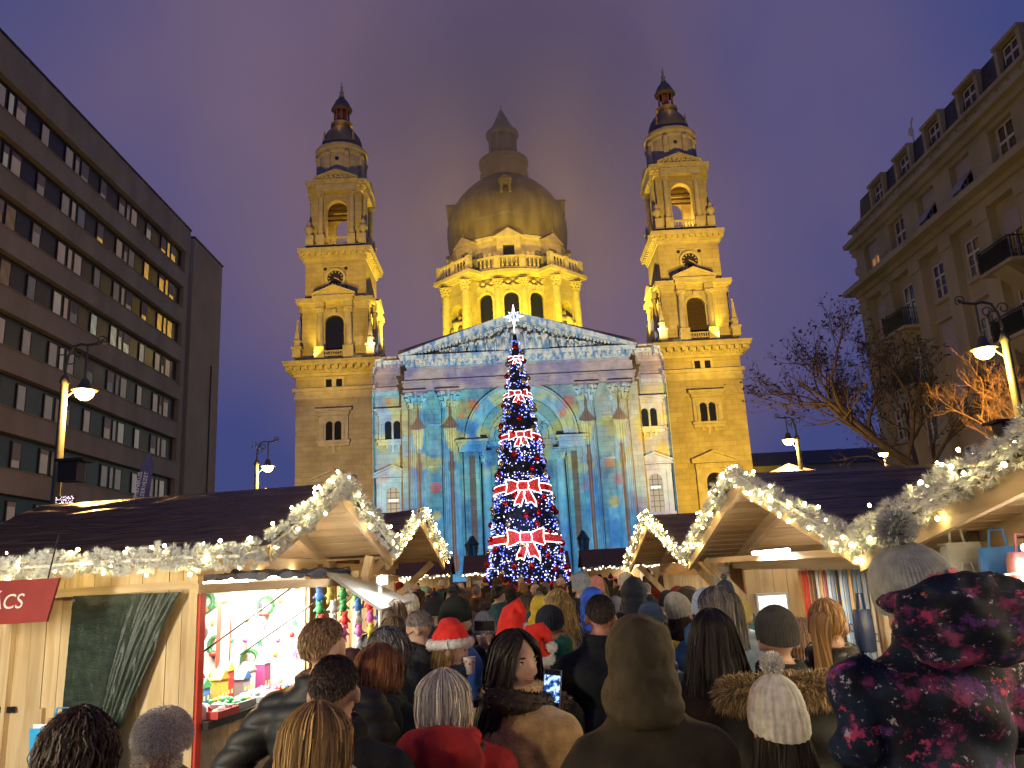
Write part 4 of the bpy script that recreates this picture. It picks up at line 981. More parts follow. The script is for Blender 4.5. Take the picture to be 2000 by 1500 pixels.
# ------------------------------------------------------------------ marquee tops under the far lamps
MARQ = nmat('pale_canvas', (.5,.46,.4), (.62,.58,.5), scale=2, rough=.8, bump=.2)
for (px,py,Y,w,lab) in ((520,960,31,1.25,'pale canvas tent top lit by the lamp left of the basilica'),(1540,912,31,1.4,'pale canvas tent top lit by the lamp right of the basilica')):
    c = at(px,py,Y); o = empty('canvas_tent', (c.x,Y,0)); tag(o, lab, 'tent', 'canvas tents beside the church')
    mb = MB(); z = c.z
    mb.lathe([(w*1.35,-.75),(w*1.3,-.5),(w*.8,-.28),(w*.35,-.08),(.05,.12)],(0,0,z),8,mod=lambda a,zz: 1+.03*math.cos(8*a)); mb.build('canopy', MARQ, o)
    for k in range(4):
        a = PI/4+PI/2*k; mb = MB(); mb.tube([(w*1.2*math.cos(a),w*1.2*math.sin(a),0),(w*1.2*math.cos(a),w*1.2*math.sin(a),z-.6)],.04,6); mb.build('pole', POLE, o)
# ------------------------------------------------------------------ the big christmas tree
def build_tree():
    TX, TY, ZB, ZT = .47, 38.0, .3, 13.4
    rad = lambda z: .13+(ZT-z)*.149
    o = empty('christmas_tree', (TX,TY,0)); tag(o, 'tall slim christmas tree covered in white lights, red bows and a star', 'christmas tree')
    rr = random.Random(3)
    NEED = nmat('tree_needles', (.006,.014,.03), (.016,.03,.06), scale=8, rough=.7, bump=0)  # blue light of the LEDs is mixed into the needle colour
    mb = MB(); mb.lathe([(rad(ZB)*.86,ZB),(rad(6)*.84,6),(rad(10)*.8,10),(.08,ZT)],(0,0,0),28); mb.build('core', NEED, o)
    mb = MB(); mb.lathe([(1.5,0),(1.5,.3),(.3,.31)],(0,0,0),20); mb.build('stand', IRON, o)
    nd = MB()
    for k in range(15000):
        t = 1-math.sqrt(rr.random()); z = ZB+t*(ZT-ZB-.1); a = rr.uniform(0,2*PI); r = rad(z)*rr.uniform(.82,.99)
        p = Vector((r*math.cos(a), r*math.sin(a), z)); d = Vector((math.cos(a+rr.uniform(-.6,.6)), math.sin(a+rr.uniform(-.6,.6)), rr.uniform(-.7,.3))).normalized()
        L = rr.uniform(.12,.26)*(.5+.5*min(1,rad(z))); w = d.cross(Vector((rr.uniform(-1,1),rr.uniform(-1,1),1))).normalized()*L*.16
        nd.add([p-w, p+w, p+d*L],[(0,1,2)])
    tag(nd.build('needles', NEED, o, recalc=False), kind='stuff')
    bands = [z for z in (10.6,8.95,6.75,4.5)]
    def band(z): return min(abs(z-b) for b in bands) < .16
    LEDW = emat('white_led', (.56,.56,1.0), 5.5, False); LEDB = emat('blue_led', (.12,.16,1.0), 6.0, False)
    for nm,mt,N,sz in (('fairy_lights',LEDW,1900,.025),('blue_fairy_lights',LEDB,1700,.028)):
        lb = MB()
        for k in range(N):
            t = 1-math.sqrt(rr.random()); z = ZB+.8+t*(ZT-ZB-.85); a = rr.uniform(0,2*PI)
            if band(z) and rr.random() < .85: continue
            r = rad(z)+rr.uniform(-.03,.05); c = Vector((r*math.cos(a), r*math.sin(a), z)); s = sz*rr.uniform(.75,1.25)
            lb.add([c+Vector(v)*s for v in ((1,0,0),(-1,0,0),(0,1,0),(0,-1,0),(0,0,1),(0,0,-1))],[(0,2,4),(2,1,4),(1,3,4),(3,0,4),(2,0,5),(1,2,5),(3,1,5),(0,3,5)])
        tag(lb.build(nm, mt, o, recalc=False), kind='stuff')
    # baubles
    REDB = pmat('red_bauble', (.5,.012,.015), .14, .75); GOLDB = pmat('gold_bauble', (.6,.5,.28), .16, .9)
    b = MB(); b.ball((0,0,0),.135,14,10); b.lathe([(.03,.12),(.03,.17),(.001,.17)],(0,0,0),8); mr = b.mesh('bauble', REDB, True); mg = b.mesh('bauble', GOLDB, True)
    for i in range(26):
        z = 1.2+(i+.5)/26*11.6; n = max(3, int(rad(z)*5.2))
        for k in range(n):
            a = 2*PI*(k+rr.random()*.7)/n+i*2.4; zz = z+rr.uniform(-.2,.2); r = rad(zz)+.08
            if math.sin(a) > .55: continue
            put('bauble', mr if rr.random() < .55 else mg, o, (r*math.cos(a), r*math.sin(a), zz))
    # lit bows
    m, n, l, bs = nt('red_tinsel_lights')
    tc = n.new('ShaderNodeTexCoord'); vo = n.new('ShaderNodeTexVoronoi'); vo.inputs['Scale'].default_value = 16; l.new(tc.outputs['Object'], vo.inputs['Vector'])
    rp = n.new('ShaderNodeValToRGB'); e = rp.color_ramp.elements; e[0].position = .12; e[0].color = (1,.45,.28,1); e[1].position = .34; e[1].color = (.34,.004,.012,1)
    l.new(vo.outputs['Distance'], rp.inputs[0]); l.new(rp.outputs[0], bs.inputs['Emission Color']); bs.inputs['Emission Strength'].default_value = .85; bs.inputs['Base Color'].default_value = (.35,.01,.015,1); m.cycles.emission_sampling = 'NONE'
    TIN = m; NEON = emat('white_neon', (1,.86,.86), 5.0, False)
    for cz,s in ((12.1,.34),(10.3,.52),(8.25,.66),(5.82,1.0),(3.5,1.08)):
        r = rad(cz)
        bo = empty('bow', (0,0,0), parent=o)
        sl = math.atan(.149)
        def P(x, z, off=.16):
            rr_ = rad(cz+z)+off; a = -PI/2+x/max(r,.3)*.92
            return Vector((rr_*math.cos(a), rr_*math.sin(a), cz+z))
        def panel(name, poly, off):
            # subdivide the outline so that it wraps the cone
            pts = []
            for i in range(len(poly)):
                (ax,az),(bx,bz) = poly[i], poly[(i+1)%len(poly)]
                for t in range(3): pts.append((ax+(bx-ax)*t/3, az+(bz-az)*t/3))
            pts = [(x*s,z*s) for x,z in pts]
            cx_ = sum(p[0] for p in pts)/len(pts); cz_ = sum(p[1] for p in pts)/len(pts)
            q = MB(); vs = [P(cx_,cz_,off+.03)]+[P(x,z,off) for x,z in pts]; N = len(pts)
            vs2 = [P(cx_,cz_,off-.05)]+[P(x,z,off-.05) for x,z in pts]
            q.add(vs+vs2, [(0,i+1,(i+1)%N+1) for i in range(N)]+[(N+1,N+1+(i+1)%N+1,N+1+i+1) for i in range(N)]+[(i+1,N+2+i,N+2+(i+1)%N,(i+1)%N+1) for i in range(N)])
            po = q.build(name, TIN, bo)
            q = MB(); q.tube([P(x,z,off+.02) for x,z in pts]+[P(*pts[0],off+.02)], 0.019*max(s,.55), 5, cap=False); q.build('neon_outline', NEON, bo)
        panel('tail', [(-.08,-.1),(-.35,-.62),(-.42,-.88),(-.22,-.8),(-.12,-.92),(.08,-.3)], .10)
        panel('tail', [(.1,-.1),(.0,-.35),(.12,-.8),(.3,-.75),(.52,-.98),(.5,-.7),(.25,-.1)], .12)
        panel('loop', [(-.12,.12),(-.5,.3),(-.8,.36),(-.74,.0),(-.78,-.36),(-.5,-.28),(-.14,-.12)], .16)
        panel('loop', [(.12,.12),(.5,.3),(.8,.36),(.74,.0),(.78,-.36),(.5,-.28),(.14,-.12)], .16)
        panel('knot', [(-.2,.2),(.2,.2),(.24,0),(.2,-.2),(-.2,-.2),(-.24,0)], .22)
        if s > .45:
            zz0, zz1 = -.19*s, .15*s
            for sg in (-1,1):
                q = MB(); N = 18; vs = []
                for i in range(N+1):
                    a = -PI/2+sg*(.55*s/r+(PI-.55*s/r)*i/N)
                    for z,off in ((zz0,.1),(zz1,.1)): rr_ = rad(cz+z)+off; vs.append((rr_*math.cos(a),rr_*math.sin(a),cz+z-.10*s*min(1,i/9)))
                q.add(vs,[(2*i,2*i+2,2*i+3,2*i+1) for i in range(N)]); q.build('ribbon', TIN, bo)
                q = MB(); q.tube([Vector(v)*1.0 for v in vs[0::2]],.018*max(s,.55),5); q.tube([Vector(v) for v in vs[1::2]],.018*max(s,.55),5); q.build('neon_outline', NEON, bo)
    # star
    st = empty('star', (0,0,14.33), parent=o)
    pts = []
    for k in range(16):
        a = PI/2+2*PI*k/16
        R_ = {0:.62,4:.5,8:.62,12:.5}.get(k, .34) if k%2 == 0 else .185
        pts.append((R_*math.cos(a), R_*math.sin(a)))
    NS = emat('star_neon', (.80,.84,1.0), 5.0, False)
    q = MB(); q.tube([(x,-.04,z) for x,z in pts]+[(pts[0][0],-.04,pts[0][1])],.016,6,cap=False); q.build('outline', NS, st)
    q = MB(); q.tube([(0,-.07,-.85),(0,-.07,.6)],.02,6); q.tube([(-.2,-.06,0),(0,-.06,.24),(.2,-.06,0),(0,-.06,-.3),(-.2,-.06,0)],.014,5); q.build('core_line', NS, st)
    point('tree_glow', (TX,TY-2.6,4.0), 120, (.45,.5,1.0), .8)
build_tree()
# ------------------------------------------------------------------ market stalls
def wood_mat(name, c1, c2, rough=.75, sc=(1,1,1)):
    m, n, l, b = nt(name)
    tc = n.new('ShaderNodeTexCoord'); oi = n.new('ShaderNodeObjectInfo')
    mp = n.new('ShaderNodeMapping'); mp.inputs['Scale'].default_value = sc; l.new(tc.outputs['Object'], mp.inputs[0])
    ad = n.new('ShaderNodeVectorMath'); l.new(mp.outputs[0], ad.inputs[0])
    cb = n.new('ShaderNodeCombineXYZ'); ml = n.new('ShaderNodeMath'); ml.operation = 'MULTIPLY'; ml.inputs[1].default_value = 37; l.new(oi.outputs['Random'], ml.inputs[0])
    for i in range(3): l.new(ml.outputs[0], cb.inputs[i])
    l.new(cb.outputs[0], ad.inputs[1])
    nz = n.new('ShaderNodeTexNoise'); nz.inputs['Scale'].default_value = 3.0; nz.inputs['Detail'].default_value = 6; nz.inputs['Distortion'].default_value = .6; l.new(ad.outputs[0], nz.inputs['Vector'])
    rp = n.new('ShaderNodeValToRGB'); e = rp.color_ramp.elements; e[0].position = .3; e[0].color = (*c1,1); e[1].position = .62; e[1].color = (*c2,1)
    l.new(nz.outputs['Fac'], rp.inputs[0])
    # knots
    vo = n.new('ShaderNodeTexVoronoi'); vo.inputs['Scale'].default_value = 1.6; l.new(ad.outputs[0], vo.inputs['Vector'])
    kr = n.new('ShaderNodeValToRGB'); k = kr.color_ramp.elements; k[0].position = .02; k[0].color = (.35,.25,.18,1); k[1].position = .09; k[1].color = (1,1,1,1); l.new(vo.outputs['Distance'], kr.inputs[0])
    mx = n.new('ShaderNodeMix'); mx.data_type = 'RGBA'; mx.blend_type = 'MULTIPLY'; mx.inputs[0].default_value = .8; l.new(rp.outputs[0], mx.inputs[6]); l.new(kr.outputs[0], mx.inputs[7])
    hv = n.new('ShaderNodeHueSaturation'); mr = n.new('ShaderNodeMapRange'); mr.inputs[3].default_value = .82; mr.inputs[4].default_value = 1.12; l.new(oi.outputs['Random'], mr.inputs[0]); l.new(mr.outputs[0], hv.inputs['Value'])
    l.new(mx.outputs[2], hv.inputs['Color']); l.new(hv.outputs[0], b.inputs['Base Color'])
    b.inputs['Roughness'].default_value = rough
    bp = n.new('ShaderNodeBump'); bp.inputs['Strength'].default_value = .25; bp.inputs['Distance'].default_value = .004; l.new(nz.outputs['Fac'], bp.inputs['Height']); l.new(bp.outputs[0], b.inputs['Normal'])
    return m
PINEV = wood_mat('pine_boards_upright', (.50,.34,.16), (.68,.52,.30), sc=(4,4,.35))
PINEX = wood_mat('pine_boards_across', (.42,.29,.15), (.58,.43,.26), sc=(.35,4,4))
PINEY = wood_mat('pine_boards_along', (.42,.29,.15), (.58,.43,.26), sc=(4,.35,4))
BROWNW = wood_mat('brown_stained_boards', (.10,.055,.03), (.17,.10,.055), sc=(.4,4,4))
TARP = None
def tarp_mat():
    m, n, l, b = nt('wet_black_tarpaulin')
    tc = n.new('ShaderNodeTexCoord'); mp = n.new('ShaderNodeMapping'); mp.inputs['Scale'].default_value = (.5,3.2,3.2); mp.inputs['Rotation'].default_value = (0,0,R(8)); l.new(tc.outputs['Object'], mp.inputs[0])
    nz = n.new('ShaderNodeTexNoise'); nz.inputs['Scale'].default_value = 3.2; nz.inputs['Detail'].default_value = 5; nz.inputs['Distortion'].default_value = .8; l.new(mp.outputs[0], nz.inputs['Vector'])
    bp = n.new('ShaderNodeBump'); bp.inputs['Strength'].default_value = 1.0; bp.inputs['Distance'].default_value = .11; l.new(nz.outputs['Fac'], bp.inputs['Height']); l.new(bp.outputs[0], b.inputs['Normal'])
    b.inputs['Base Color'].default_value = (.034,.019,.012,1); b.inputs['Roughness'].default_value = .30; b.inputs['Specular IOR Level'].default_value = .35; return m
TARP = tarp_mat()
BROWNT = nmat('brown_roof_sheet', (.05,.028,.018), (.075,.045,.03), scale=1.5, rough=.5, bump=.4, bscale=6, stretch=(.4,2,2), dist=.03)
NEEDL = nmat('flocked_white_needles', (.70,.71,.66), (.86,.86,.82), scale=5, rough=.8, bump=0)
BULB = emat('warm_led_bulb', (1.0,.82,.34), 120, True)
BULBF = emat('warm_led_bulb_far', (1.0,.88,.55), 16, False)
bulb_me = {}
def bulb_mesh(r, far=False):
    k = (round(r,4),far)
    if k not in bulb_me:
        q = MB(); q.ball((0,0,0), r, 6, 4); bulb_me[k] = q.mesh('bulb', BULBF if far else BULB, True)
    return bulb_me[k]
def catmull(P, per=8):
    P = [Vector(p) for p in P]; out = []
    for i in range(len(P)-1):
        a = P[max(i-1,0)]; b = P[i]; c = P[i+1]; d = P[min(i+2,len(P)-1)]
        for k in range(per):
            t = k/per; out.append(.5*((2*b)+(c-a)*t+(2*a-5*b+4*c-d)*t*t+(3*b-a-3*c+d)*t**3))
    out.append(P[-1]); return out
def garland(label, pts, r=.13, tufts=55, needles=26, bulbs=9, seed=1, br=.016, far=False, smooth=True, nl=.058):
    rr = random.Random(seed)
    path = catmull(pts) if smooth else [Vector(p) for p in pts]
    L = [0]
    for a,b in zip(path[:-1],path[1:]): L.append(L[-1]+(b-a).length)
    def pos(s):
        for i in range(len(L)-1):
            if s <= L[i+1]: 
                t = (s-L[i])/max(1e-6,L[i+1]-L[i]); return path[i].lerp(path[i+1],t), (path[i+1]-path[i]).normalized()
        return path[-1], (path[-1]-path[-2]).normalized()
    tot = L[-1]; base = path[0].copy()
    mb = MB(); blist = []
    for k in range(int(tot*tufts)):
        s = tot*(k+rr.random())/(tot*tufts); p, t = pos(s)
        u = t.orthogonal().normalized(); w = t.cross(u); a = rr.uniform(0,2*PI)
        swell = .8+.35*mnoise.noise(Vector((s*3.1,seed,0)))
        dirn = (u*math.cos(a)+w*math.sin(a)+t*rr.uniform(-.6,.6)).normalized()
        c = p+dirn*r*rr.uniform(.35,.8)*swell
        for j in range(needles):
            d = (dirn+Vector((rr.gauss(0,1),rr.gauss(0,1),rr.gauss(0,1)))*.75).normalized()
            ln = nl*rr.uniform(.6,1.15)*swell; q = d.orthogonal().normalized()*(.0030 if not far else .011)
            st = c+d*ln*.05
            mb.add([st-q-base, st+q-base, st+d*ln-base],[(0,1,2)])
    mb.tube([q-base for q in path],.014,5)
    o = empty('garland', base); tag(o, label, 'garland', 'lit white garlands on the stall roofs')
    nobj = mb.build('needles', NEEDL, o, recalc=False); tag(nobj, kind='stuff')
    n = int(tot*bulbs)
    for k in range(n):
        s = tot*(k+.5+rr.uniform(-.35,.35))/n; p, t = pos(s); u = t.orthogonal().normalized(); w = t.cross(u); a = rr.uniform(0,2*PI)
        put('bulb', bulb_mesh(br*rr.choice((.65,.85,1,1,1.25)),far), o, p+(u*math.cos(a)+w*math.sin(a))*r*rr.uniform(.6,.98)-base)
    return o

class Stall:
    def __init__(s, name, label, A, yaw, side, span, D, ze, zr, ov=.75, ovf=None, roofm=None, group='wooden market stalls', cat='stall', depthboards=True, wall='pine', backlight=120, lightcol=(1,.95,.86), gable=True):
        s.side, s.L, s.D, s.ze, s.zr, s.ov = side, span, D, ze, zr, ov
        s.root = empty(name, (A[0],A[1],0), yaw); tag(s.root, label, cat, group); s.yaw = yaw
        hw = span/2; sl = (zr-ze)/hw; s.sl = sl
        # roof boards parallel to the ridge
        nb = max(4, int(hw/math.cos(math.atan(sl))/.17))
        for half in (0,1):
            for k in range(nb):
                a, b = k/nb+.004, (k+1)/nb-.004
                ua, ub = (hw*a, hw*b) if half == 0 else (span-hw*a, span-hw*b)
                za, zb = ze+sl*hw*a, ze+sl*hw*b
                q = MB(); y = [s.P(0,ua,za), s.P(D,ua,za), s.P(D,ub,zb), s.P(0,ub,zb)]
                q.add(y+[(p[0],p[1],p[2]+.022) for p in y],[(0,1,2,3),(7,6,5,4),(0,4,5,1),(1,5,6,2),(2,6,7,3),(3,7,4,0)]); q.build('roof_board', PINEX, s.root)
            # covering sheet
            q = MB(); N, K = 26, 40; vs = []; rr = random.Random(half+int(A[1]*10))
            for i in range(N+1):
                t = i/N
                for j in range(K+1):
                    v = -.05+(D+.1)*j/K; u = (hw*(t*1.04-.04)) if half == 0 else span-hw*(t*1.04-.04)
                    z = ze+sl*hw*(t*1.04-.04)+.045
                    w = mnoise.noise(Vector((v*1.1+A[0],u*5+A[1]*3,half*9)))*.05+mnoise.noise(Vector((v*.7,u*14,3.3)))*.014
                    if i == N: w = 0
                    vs.append(s.P(v,u,z+abs(w)))
            for i in range(N):
                for j in range(K): q.f.append((i*(K+1)+j,i*(K+1)+j+1,(i+1)*(K+1)+j+1,(i+1)*(K+1)+j)); q.m.append(0)
            q.v = vs; q.build('roof_sheet', roofm or TARP, s.root, smooth=True)
            # barge board on the aisle side
            q = MB(); u0, u1 = (0,hw) if half == 0 else (span,hw)
            q.add([s.P(.02,u0,ze-.13),s.P(.02,u1,zr-.14),s.P(.02,u1,zr-.003),s.P(.02,u0,ze-.003),s.P(-.02,u0,ze-.13),s.P(-.02,u1,zr-.14),s.P(-.02,u1,zr-.003),s.P(-.02,u0,ze-.003)],[(0,1,2,3),(7,6,5,4),(0,4,5,1),(1,5,6,2),(2,6,7,3),(3,7,4,0)]); q.build('barge_board', PINEY, s.root)
        s.beam('ridge_beam', (.05,hw,zr-.09),(D,hw,zr-.09),.045,.07)
        s.beam('rafter', (ov,.05,ze-.02),(ov,hw-.05,zr-.12),.04,.06); s.beam('rafter', (ov,span-.05,ze-.02),(ov,hw+.05,zr-.12),.04,.06)
        s.beam('tie_beam', (ov,.28,ze-.09),(ov,span-.28,ze-.09),.05,.07)
        for u in (.3,span-.3):
            s.beam('post', ((ov if u < 1 else (ovf if ovf is not None else ov)),u,0),((ov if u < 1 else (ovf if ovf is not None else ov)),u,ze-.17),.04,.04); s.beam('post', (D-.1,u,0),(D-.1,u,ze-.17),.05,.05)
            if u > 1 or ovf is None: s.beam('brace', ((ov if ovf is None else ovf)-.02,u,ze-.55),(.12,u,ze-.02),.035,.045)
    def P(s, v, u, z): return (s.side*v, u, z)
    def W(s, v, u, z):
        c, q = math.cos(s.yaw), math.sin(s.yaw); x, y = s.side*v, u
        l = s.root.location; return Vector((l.x+x*c-y*q, l.y+x*q+y*c, z))
    def beam(s, name, a, b, hx, hz, mat=None):
        pa, pb = Vector(s.P(*a)), Vector(s.P(*b)); d = pb-pa; q = MB()
        up = Vector((0,0,1)) if abs(d.normalized().z) < .95 else Vector((1,0,0)); sx = d.cross(up).normalized(); uz = sx.cross(d).normalized()
        vs = [p+sx*hx*i+uz*hz*j for p in (pa,pb) for i,j in ((-1,-1),(1,-1),(1,1),(-1,1))]
        q.add(vs,[(0,1,2,3),(7,6,5,4),(0,4,5,1),(1,5,6,2),(2,6,7,3),(3,7,4,0)])
        m = mat or (PINEV if abs(d.normalized().z) > .7 else (PINEX if abs(d.x) > abs(d.y) else PINEY)); return q.build(name, m, s.root)
    def box(s, name, v0,v1,u0,u1,z0,z1, mat, parent=None):
        q = MB(); x0, x1 = sorted((s.side*v0, s.side*v1)); q.box(x0,x1,u0,u1,z0,z1); return q.build(name, mat, parent or s.root)
    def wall_u(s, u, v0, v1, z0, z1f, mat=None, w=.14, seed=0, th=.03, rake=None):
        """upright planks in a wall at constant u"""
        rr = random.Random(seed); v = v0
        while v < v1-.03:
            ww = min(w*rr.uniform(.75,1.25), v1-v); e = rr.uniform(-.004,.004)
            s.box('wall_plank', v+.0025, v+ww-.0025, u+e, u+th+e, z0, z1f(v) if callable(z1f) else z1f, mat or PINEV); v += ww
    def wall_v(s, v, u0, u1, z0, z1f, mat=None, w=.14, seed=0, th=.03, name='wall_plank'):
        rr = random.Random(seed); u = u0
        while u < u1-.03:
            ww = min(w*rr.uniform(.75,1.25), u1-u); e = rr.uniform(-.004,.004)
            s.box(name, v+e, v+th+e, u+.0025, u+ww-.0025, z0, z1f(u+ww/2) if callable(z1f) else z1f, mat or PINEV); u += ww
    def gz(s, u): return s.ze+s.sl*min(u, s.L-u)-.02
def area(name, loc, watts, col, size, size2=None, rot=(0,0,0)):
    d = bpy.data.lights.new(name,'AREA'); d.energy = watts; d.color = col; d.size = size
    if size2: d.shape = 'RECTANGLE'; d.size_y = size2
    o = bpy.data.objects.new(name,d); COL.objects.link(o); o.location = loc; o.rotation_euler = rot; return o
TUBE = emat('white_tube', (1,.97,.9), 28, False)
def tube_lamp(s, v, u0, u1, z, watts, col=(1,.95,.88)):
    p = MB(); p.tube([s.P(v,u0,z),s.P(v,u1,z)],.018,8); t = p.build('lamp_tube', TUBE, s.root)
    c = s.W(v,(u0+u1)/2,z-.04); area('stall_light', c, watts, col, .1, abs(u1-u0), (0,0,s.yaw))
    for t_ in (.25,.75): point('stall_glow', s.W(v-.1,u0+(u1-u0)*t_,z+.03), min(9,watts*.1), (1,.78,.40), .04)

# ---- left row
SL1 = Stall('market_stall', 'left market stall under wet black sheeting, green tarp on its plank wall', (-1.97,6.5), R(-11), -1, 2.85, 3.3, 2.24, 2.86, ov=.80, ovf=.28)
S = SL1
S.wall_u(.30, S.ov, S.D, 0, lambda v: 2.18, seed=3)                                     # wall towards the viewer
S.wall_v(S.D-.03, .34, S.L-.3, 0, S.gz, seed=4); S.wall_u(S.L-.33, S.ov+.02, S.D-.05, 0, 2.1, seed=5)
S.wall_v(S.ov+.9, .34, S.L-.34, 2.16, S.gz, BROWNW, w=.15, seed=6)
S.box('side_panel', S.ov+.3, S.D-.1, S.L-.36, S.L-.34, .9, 2.1, pmat('white_sheet',(.7,.7,.68),.8))
S.beam('lintel', (S.ov-.06,.2,1.96),(.22,S.L-.25,1.96),.03,.04); S.beam('wall_rail', (S.ov-.05,.265,2.0),(S.D,.265,1.965),.022,.035)
S.beam('door_post', (2.52,.285,0),(2.52,.285,1.9),.045,.018); S.beam('door_post', (2.17,.285,0),(2.17,.285,1.05),.03,.018)
hin = S.box('strap_hinge', 2.42,2.62,.262,.268,1.02,1.07, IRON)
tube_lamp(S, 1.5, .5, 2.4, 2.02, 150, (1,.97,.93)); tube_lamp(S, S.ov+.05, .9, 2.3, 2.05, 80, (1,.90,.72))
S.box('counter', S.ov-.12, S.ov+.55, .36, S.L-.35, .84, .90, pmat('black_counter',(.02,.02,.02),.35)); 
S.wall_v(S.ov, .36, S.L-.36, 0, .838, PINEX, w=.3, seed=8, name='counter_board')
S.box('back_shelf', S.D-.4, S.D-.06, .4, S.L-.4, 1.2, 1.23, PINEX); S.box('back_shelf', S.D-.4, S.D-.06, .4, S.L-.4, 1.6, 1.63, PINEX)
REDT = pmat('red_trim', (.62,.04,.02), .5)
for zz in ((.55,1.93),): S.box('red_frame', S.ov-.06, S.ov-.02, .28, .36, *zz, REDT); 
S.box('open_shutter', S.ov-.02, S.ov+.02, .30, .34, .56, 1.92, PINEV)
SL2 = Stall('market_stall', 'smaller left stall beyond, its gable edged with lit garland', (-1.50,9.55), R(-6), -1, 3.4, 3.0, 2.20, 2.82, ov=.75, roofm=BROWNT)
S = SL2
S.wall_u(.30, S.ov, S.D, 0, 2.15, seed=13); S.wall_v(S.D-.03, .34, S.L-.3, 0, S.gz, seed=14); S.wall_u(S.L-.33, S.ov, S.D-.05, 0, 2.1, seed=15)
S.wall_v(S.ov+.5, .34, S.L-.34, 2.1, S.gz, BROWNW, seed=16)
tube_lamp(S, 1.6, .6, 2.8, 2.0, 50, (1,.93,.8)); S.box('counter', S.ov-.1, S.ov+.5, .36, S.L-.35, .86,.92, PINEY); S.wall_v(S.ov, .36, S.L-.36, 0, .858, PINEY, w=.3, seed=18, name='counter_board')
S.beam('lintel', (S.ov-.06,.2,1.97),(S.ov-.06,S.L-.25,1.97),.035,.045)
SL0 = Stall('market_stall', 'market stall on the left, beyond the edge of the picture', (-2.5,-2.7), 0, -1, 4.9, 3.0, 2.2, 2.9, ov=.7)
S = SL0
S.wall_v(S.D-.03, .3, S.L-.3, 0, S.gz, seed=63); S.wall_u(S.L-.33, S.ov, S.D, 0, 2.1, seed=64)
S.box('counter', S.ov-.1,S.ov+.5,.36,S.L-.35,.84,.9,PINEY); tube_lamp(S, .3, .6, 4.2, 2.1, 110, (1,.82,.5)); area('stall_light', S.W(1.6,S.L+.15,2.0), 250, (1,.92,.72), .3, 1.2, (R(72),0,0)); tube_lamp(S, 1.6, .6, 4.2, 2.05, 25, (1,.9,.7))
# ---- right row
SR0 = Stall('market_stall', 'nearest right stall hung with leather bags, underside lit yellow', (2.28,.5), 0, 1, 4.95, 3.2, 1.98, 2.44, ov=.62)
S = SR0
S.wall_v(S.D-.03, .3, S.L-.3, 0, S.gz, seed=23); S.wall_u(.30, S.ov, S.D, 0, 1.95, seed=24); S.wall_v(S.ov+.35, .34, S.L-.34, 1.9, S.gz, PINEX, w=.16, seed=26)
tube_lamp(S, 1.5, 1.0, 4.2, 1.9, 16, (1,.88,.62)); S.beam('lintel', (S.ov-.05,.2,1.95),(S.ov-.05,S.L-.25,1.95),.04,.05); S.box('counter', S.ov-.1,S.ov+.5,.36,S.L-.35,.84,.9, PINEY); S.wall_v(S.ov,.36,S.L-.36,0,.838,PINEY,w=.3,seed=28,name='counter_board')
tube_lamp(S, .25, .8, 3.6, 1.95, 70, (1,.78,.42))
SR1 = Stall('market_stall', 'right stall under dark sheeting with belts and postcards', (2.28,5.5), R(1.0), 1, 4.95, 3.2, 2.02, 2.76, ov=.62)
S = SR1
S.wall_v(S.D-.03, .3, S.L-.3, 0, S.gz, seed=33); S.wall_u(S.L-.33, S.ov, S.D, 0, 2.0, seed=34)
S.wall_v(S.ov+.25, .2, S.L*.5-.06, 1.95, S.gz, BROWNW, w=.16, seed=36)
S.wall_v(S.ov+.04, 1.1, 2.95, .3, 1.86, PINEV, w=.17, seed=37, name='display_plank'); S.wall_v(S.ov+.06, .3, 1.1, .3, 1.86, PINEV, w=.17, seed=39, name='display_plank')
tube_lamp(S, 1.6, 1.0, 4.2, 1.95, 110, (1,.98,.93)); tube_lamp(S, .10, 1.6, 2.6, 2.03, 34, (1,.94,.86))
S.beam('lintel', (S.ov-.10,.1,1.90),(S.ov-.10,S.L-.2,1.93),.035,.05); S.beam('front_beam', (.28,.05,1.98),(.28,S.L-.1,1.99),.12,.03); S.box('counter', S.ov-.1,S.ov+.5,3.0,S.L-.35,.84,.9,PINEY); S.wall_v(S.ov,3.0,S.L-.36,0,.838,PINEY,w=.3,seed=38,name='counter_board')
S.wall_v(S.ov+.9, 2.95, 4.6, 0, 1.9, PINEV, w=.2, seed=40, name='inner_plank')
SR2 = Stall('market_stall', 'far right stall with brown roof and lit zigzag garland', (2.20,10.6), R(.5), 1, 5.1, 3.0, 2.0, 2.72, ov=.6, roofm=BROWNT)
S = SR2
S.wall_v(S.D-.03, .3, S.L-.3, 0, S.gz, seed=43); S.wall_u(S.L-.33, S.ov, S.D, 0, 2.0, seed=44); S.wall_u(.3, S.ov, S.D, 0, 2.0, seed=45)
S.wall_v(S.ov+.3, .3, S.L-.3, 2.0, S.gz, BROWNW, w=.16, seed=46)
tube_lamp(S, 1.5, 1.0, 4.2, 1.9, 30, (1,.9,.75)); S.beam('lintel', (S.ov-.05,.2,1.86),(S.ov-.05,S.L-.25,1.86),.04,.06); S.box('counter', S.ov-.1,S.ov+.5,.36,S.L-.35,.84,.9,PINEY); S.wall_v(S.ov,.36,S.L-.36,0,.838,PINEY,w=.3,seed=48,name='counter_board')
point('crowd_fill', SL0.W(-.15,4.3,1.95), 75, (1,.80,.48), .15); point('crowd_fill', SR0.W(-.1,1.3,1.95), 26, (1,.78,.45), .15)  # added unseen fill lights, warming the foreground crowd from behind
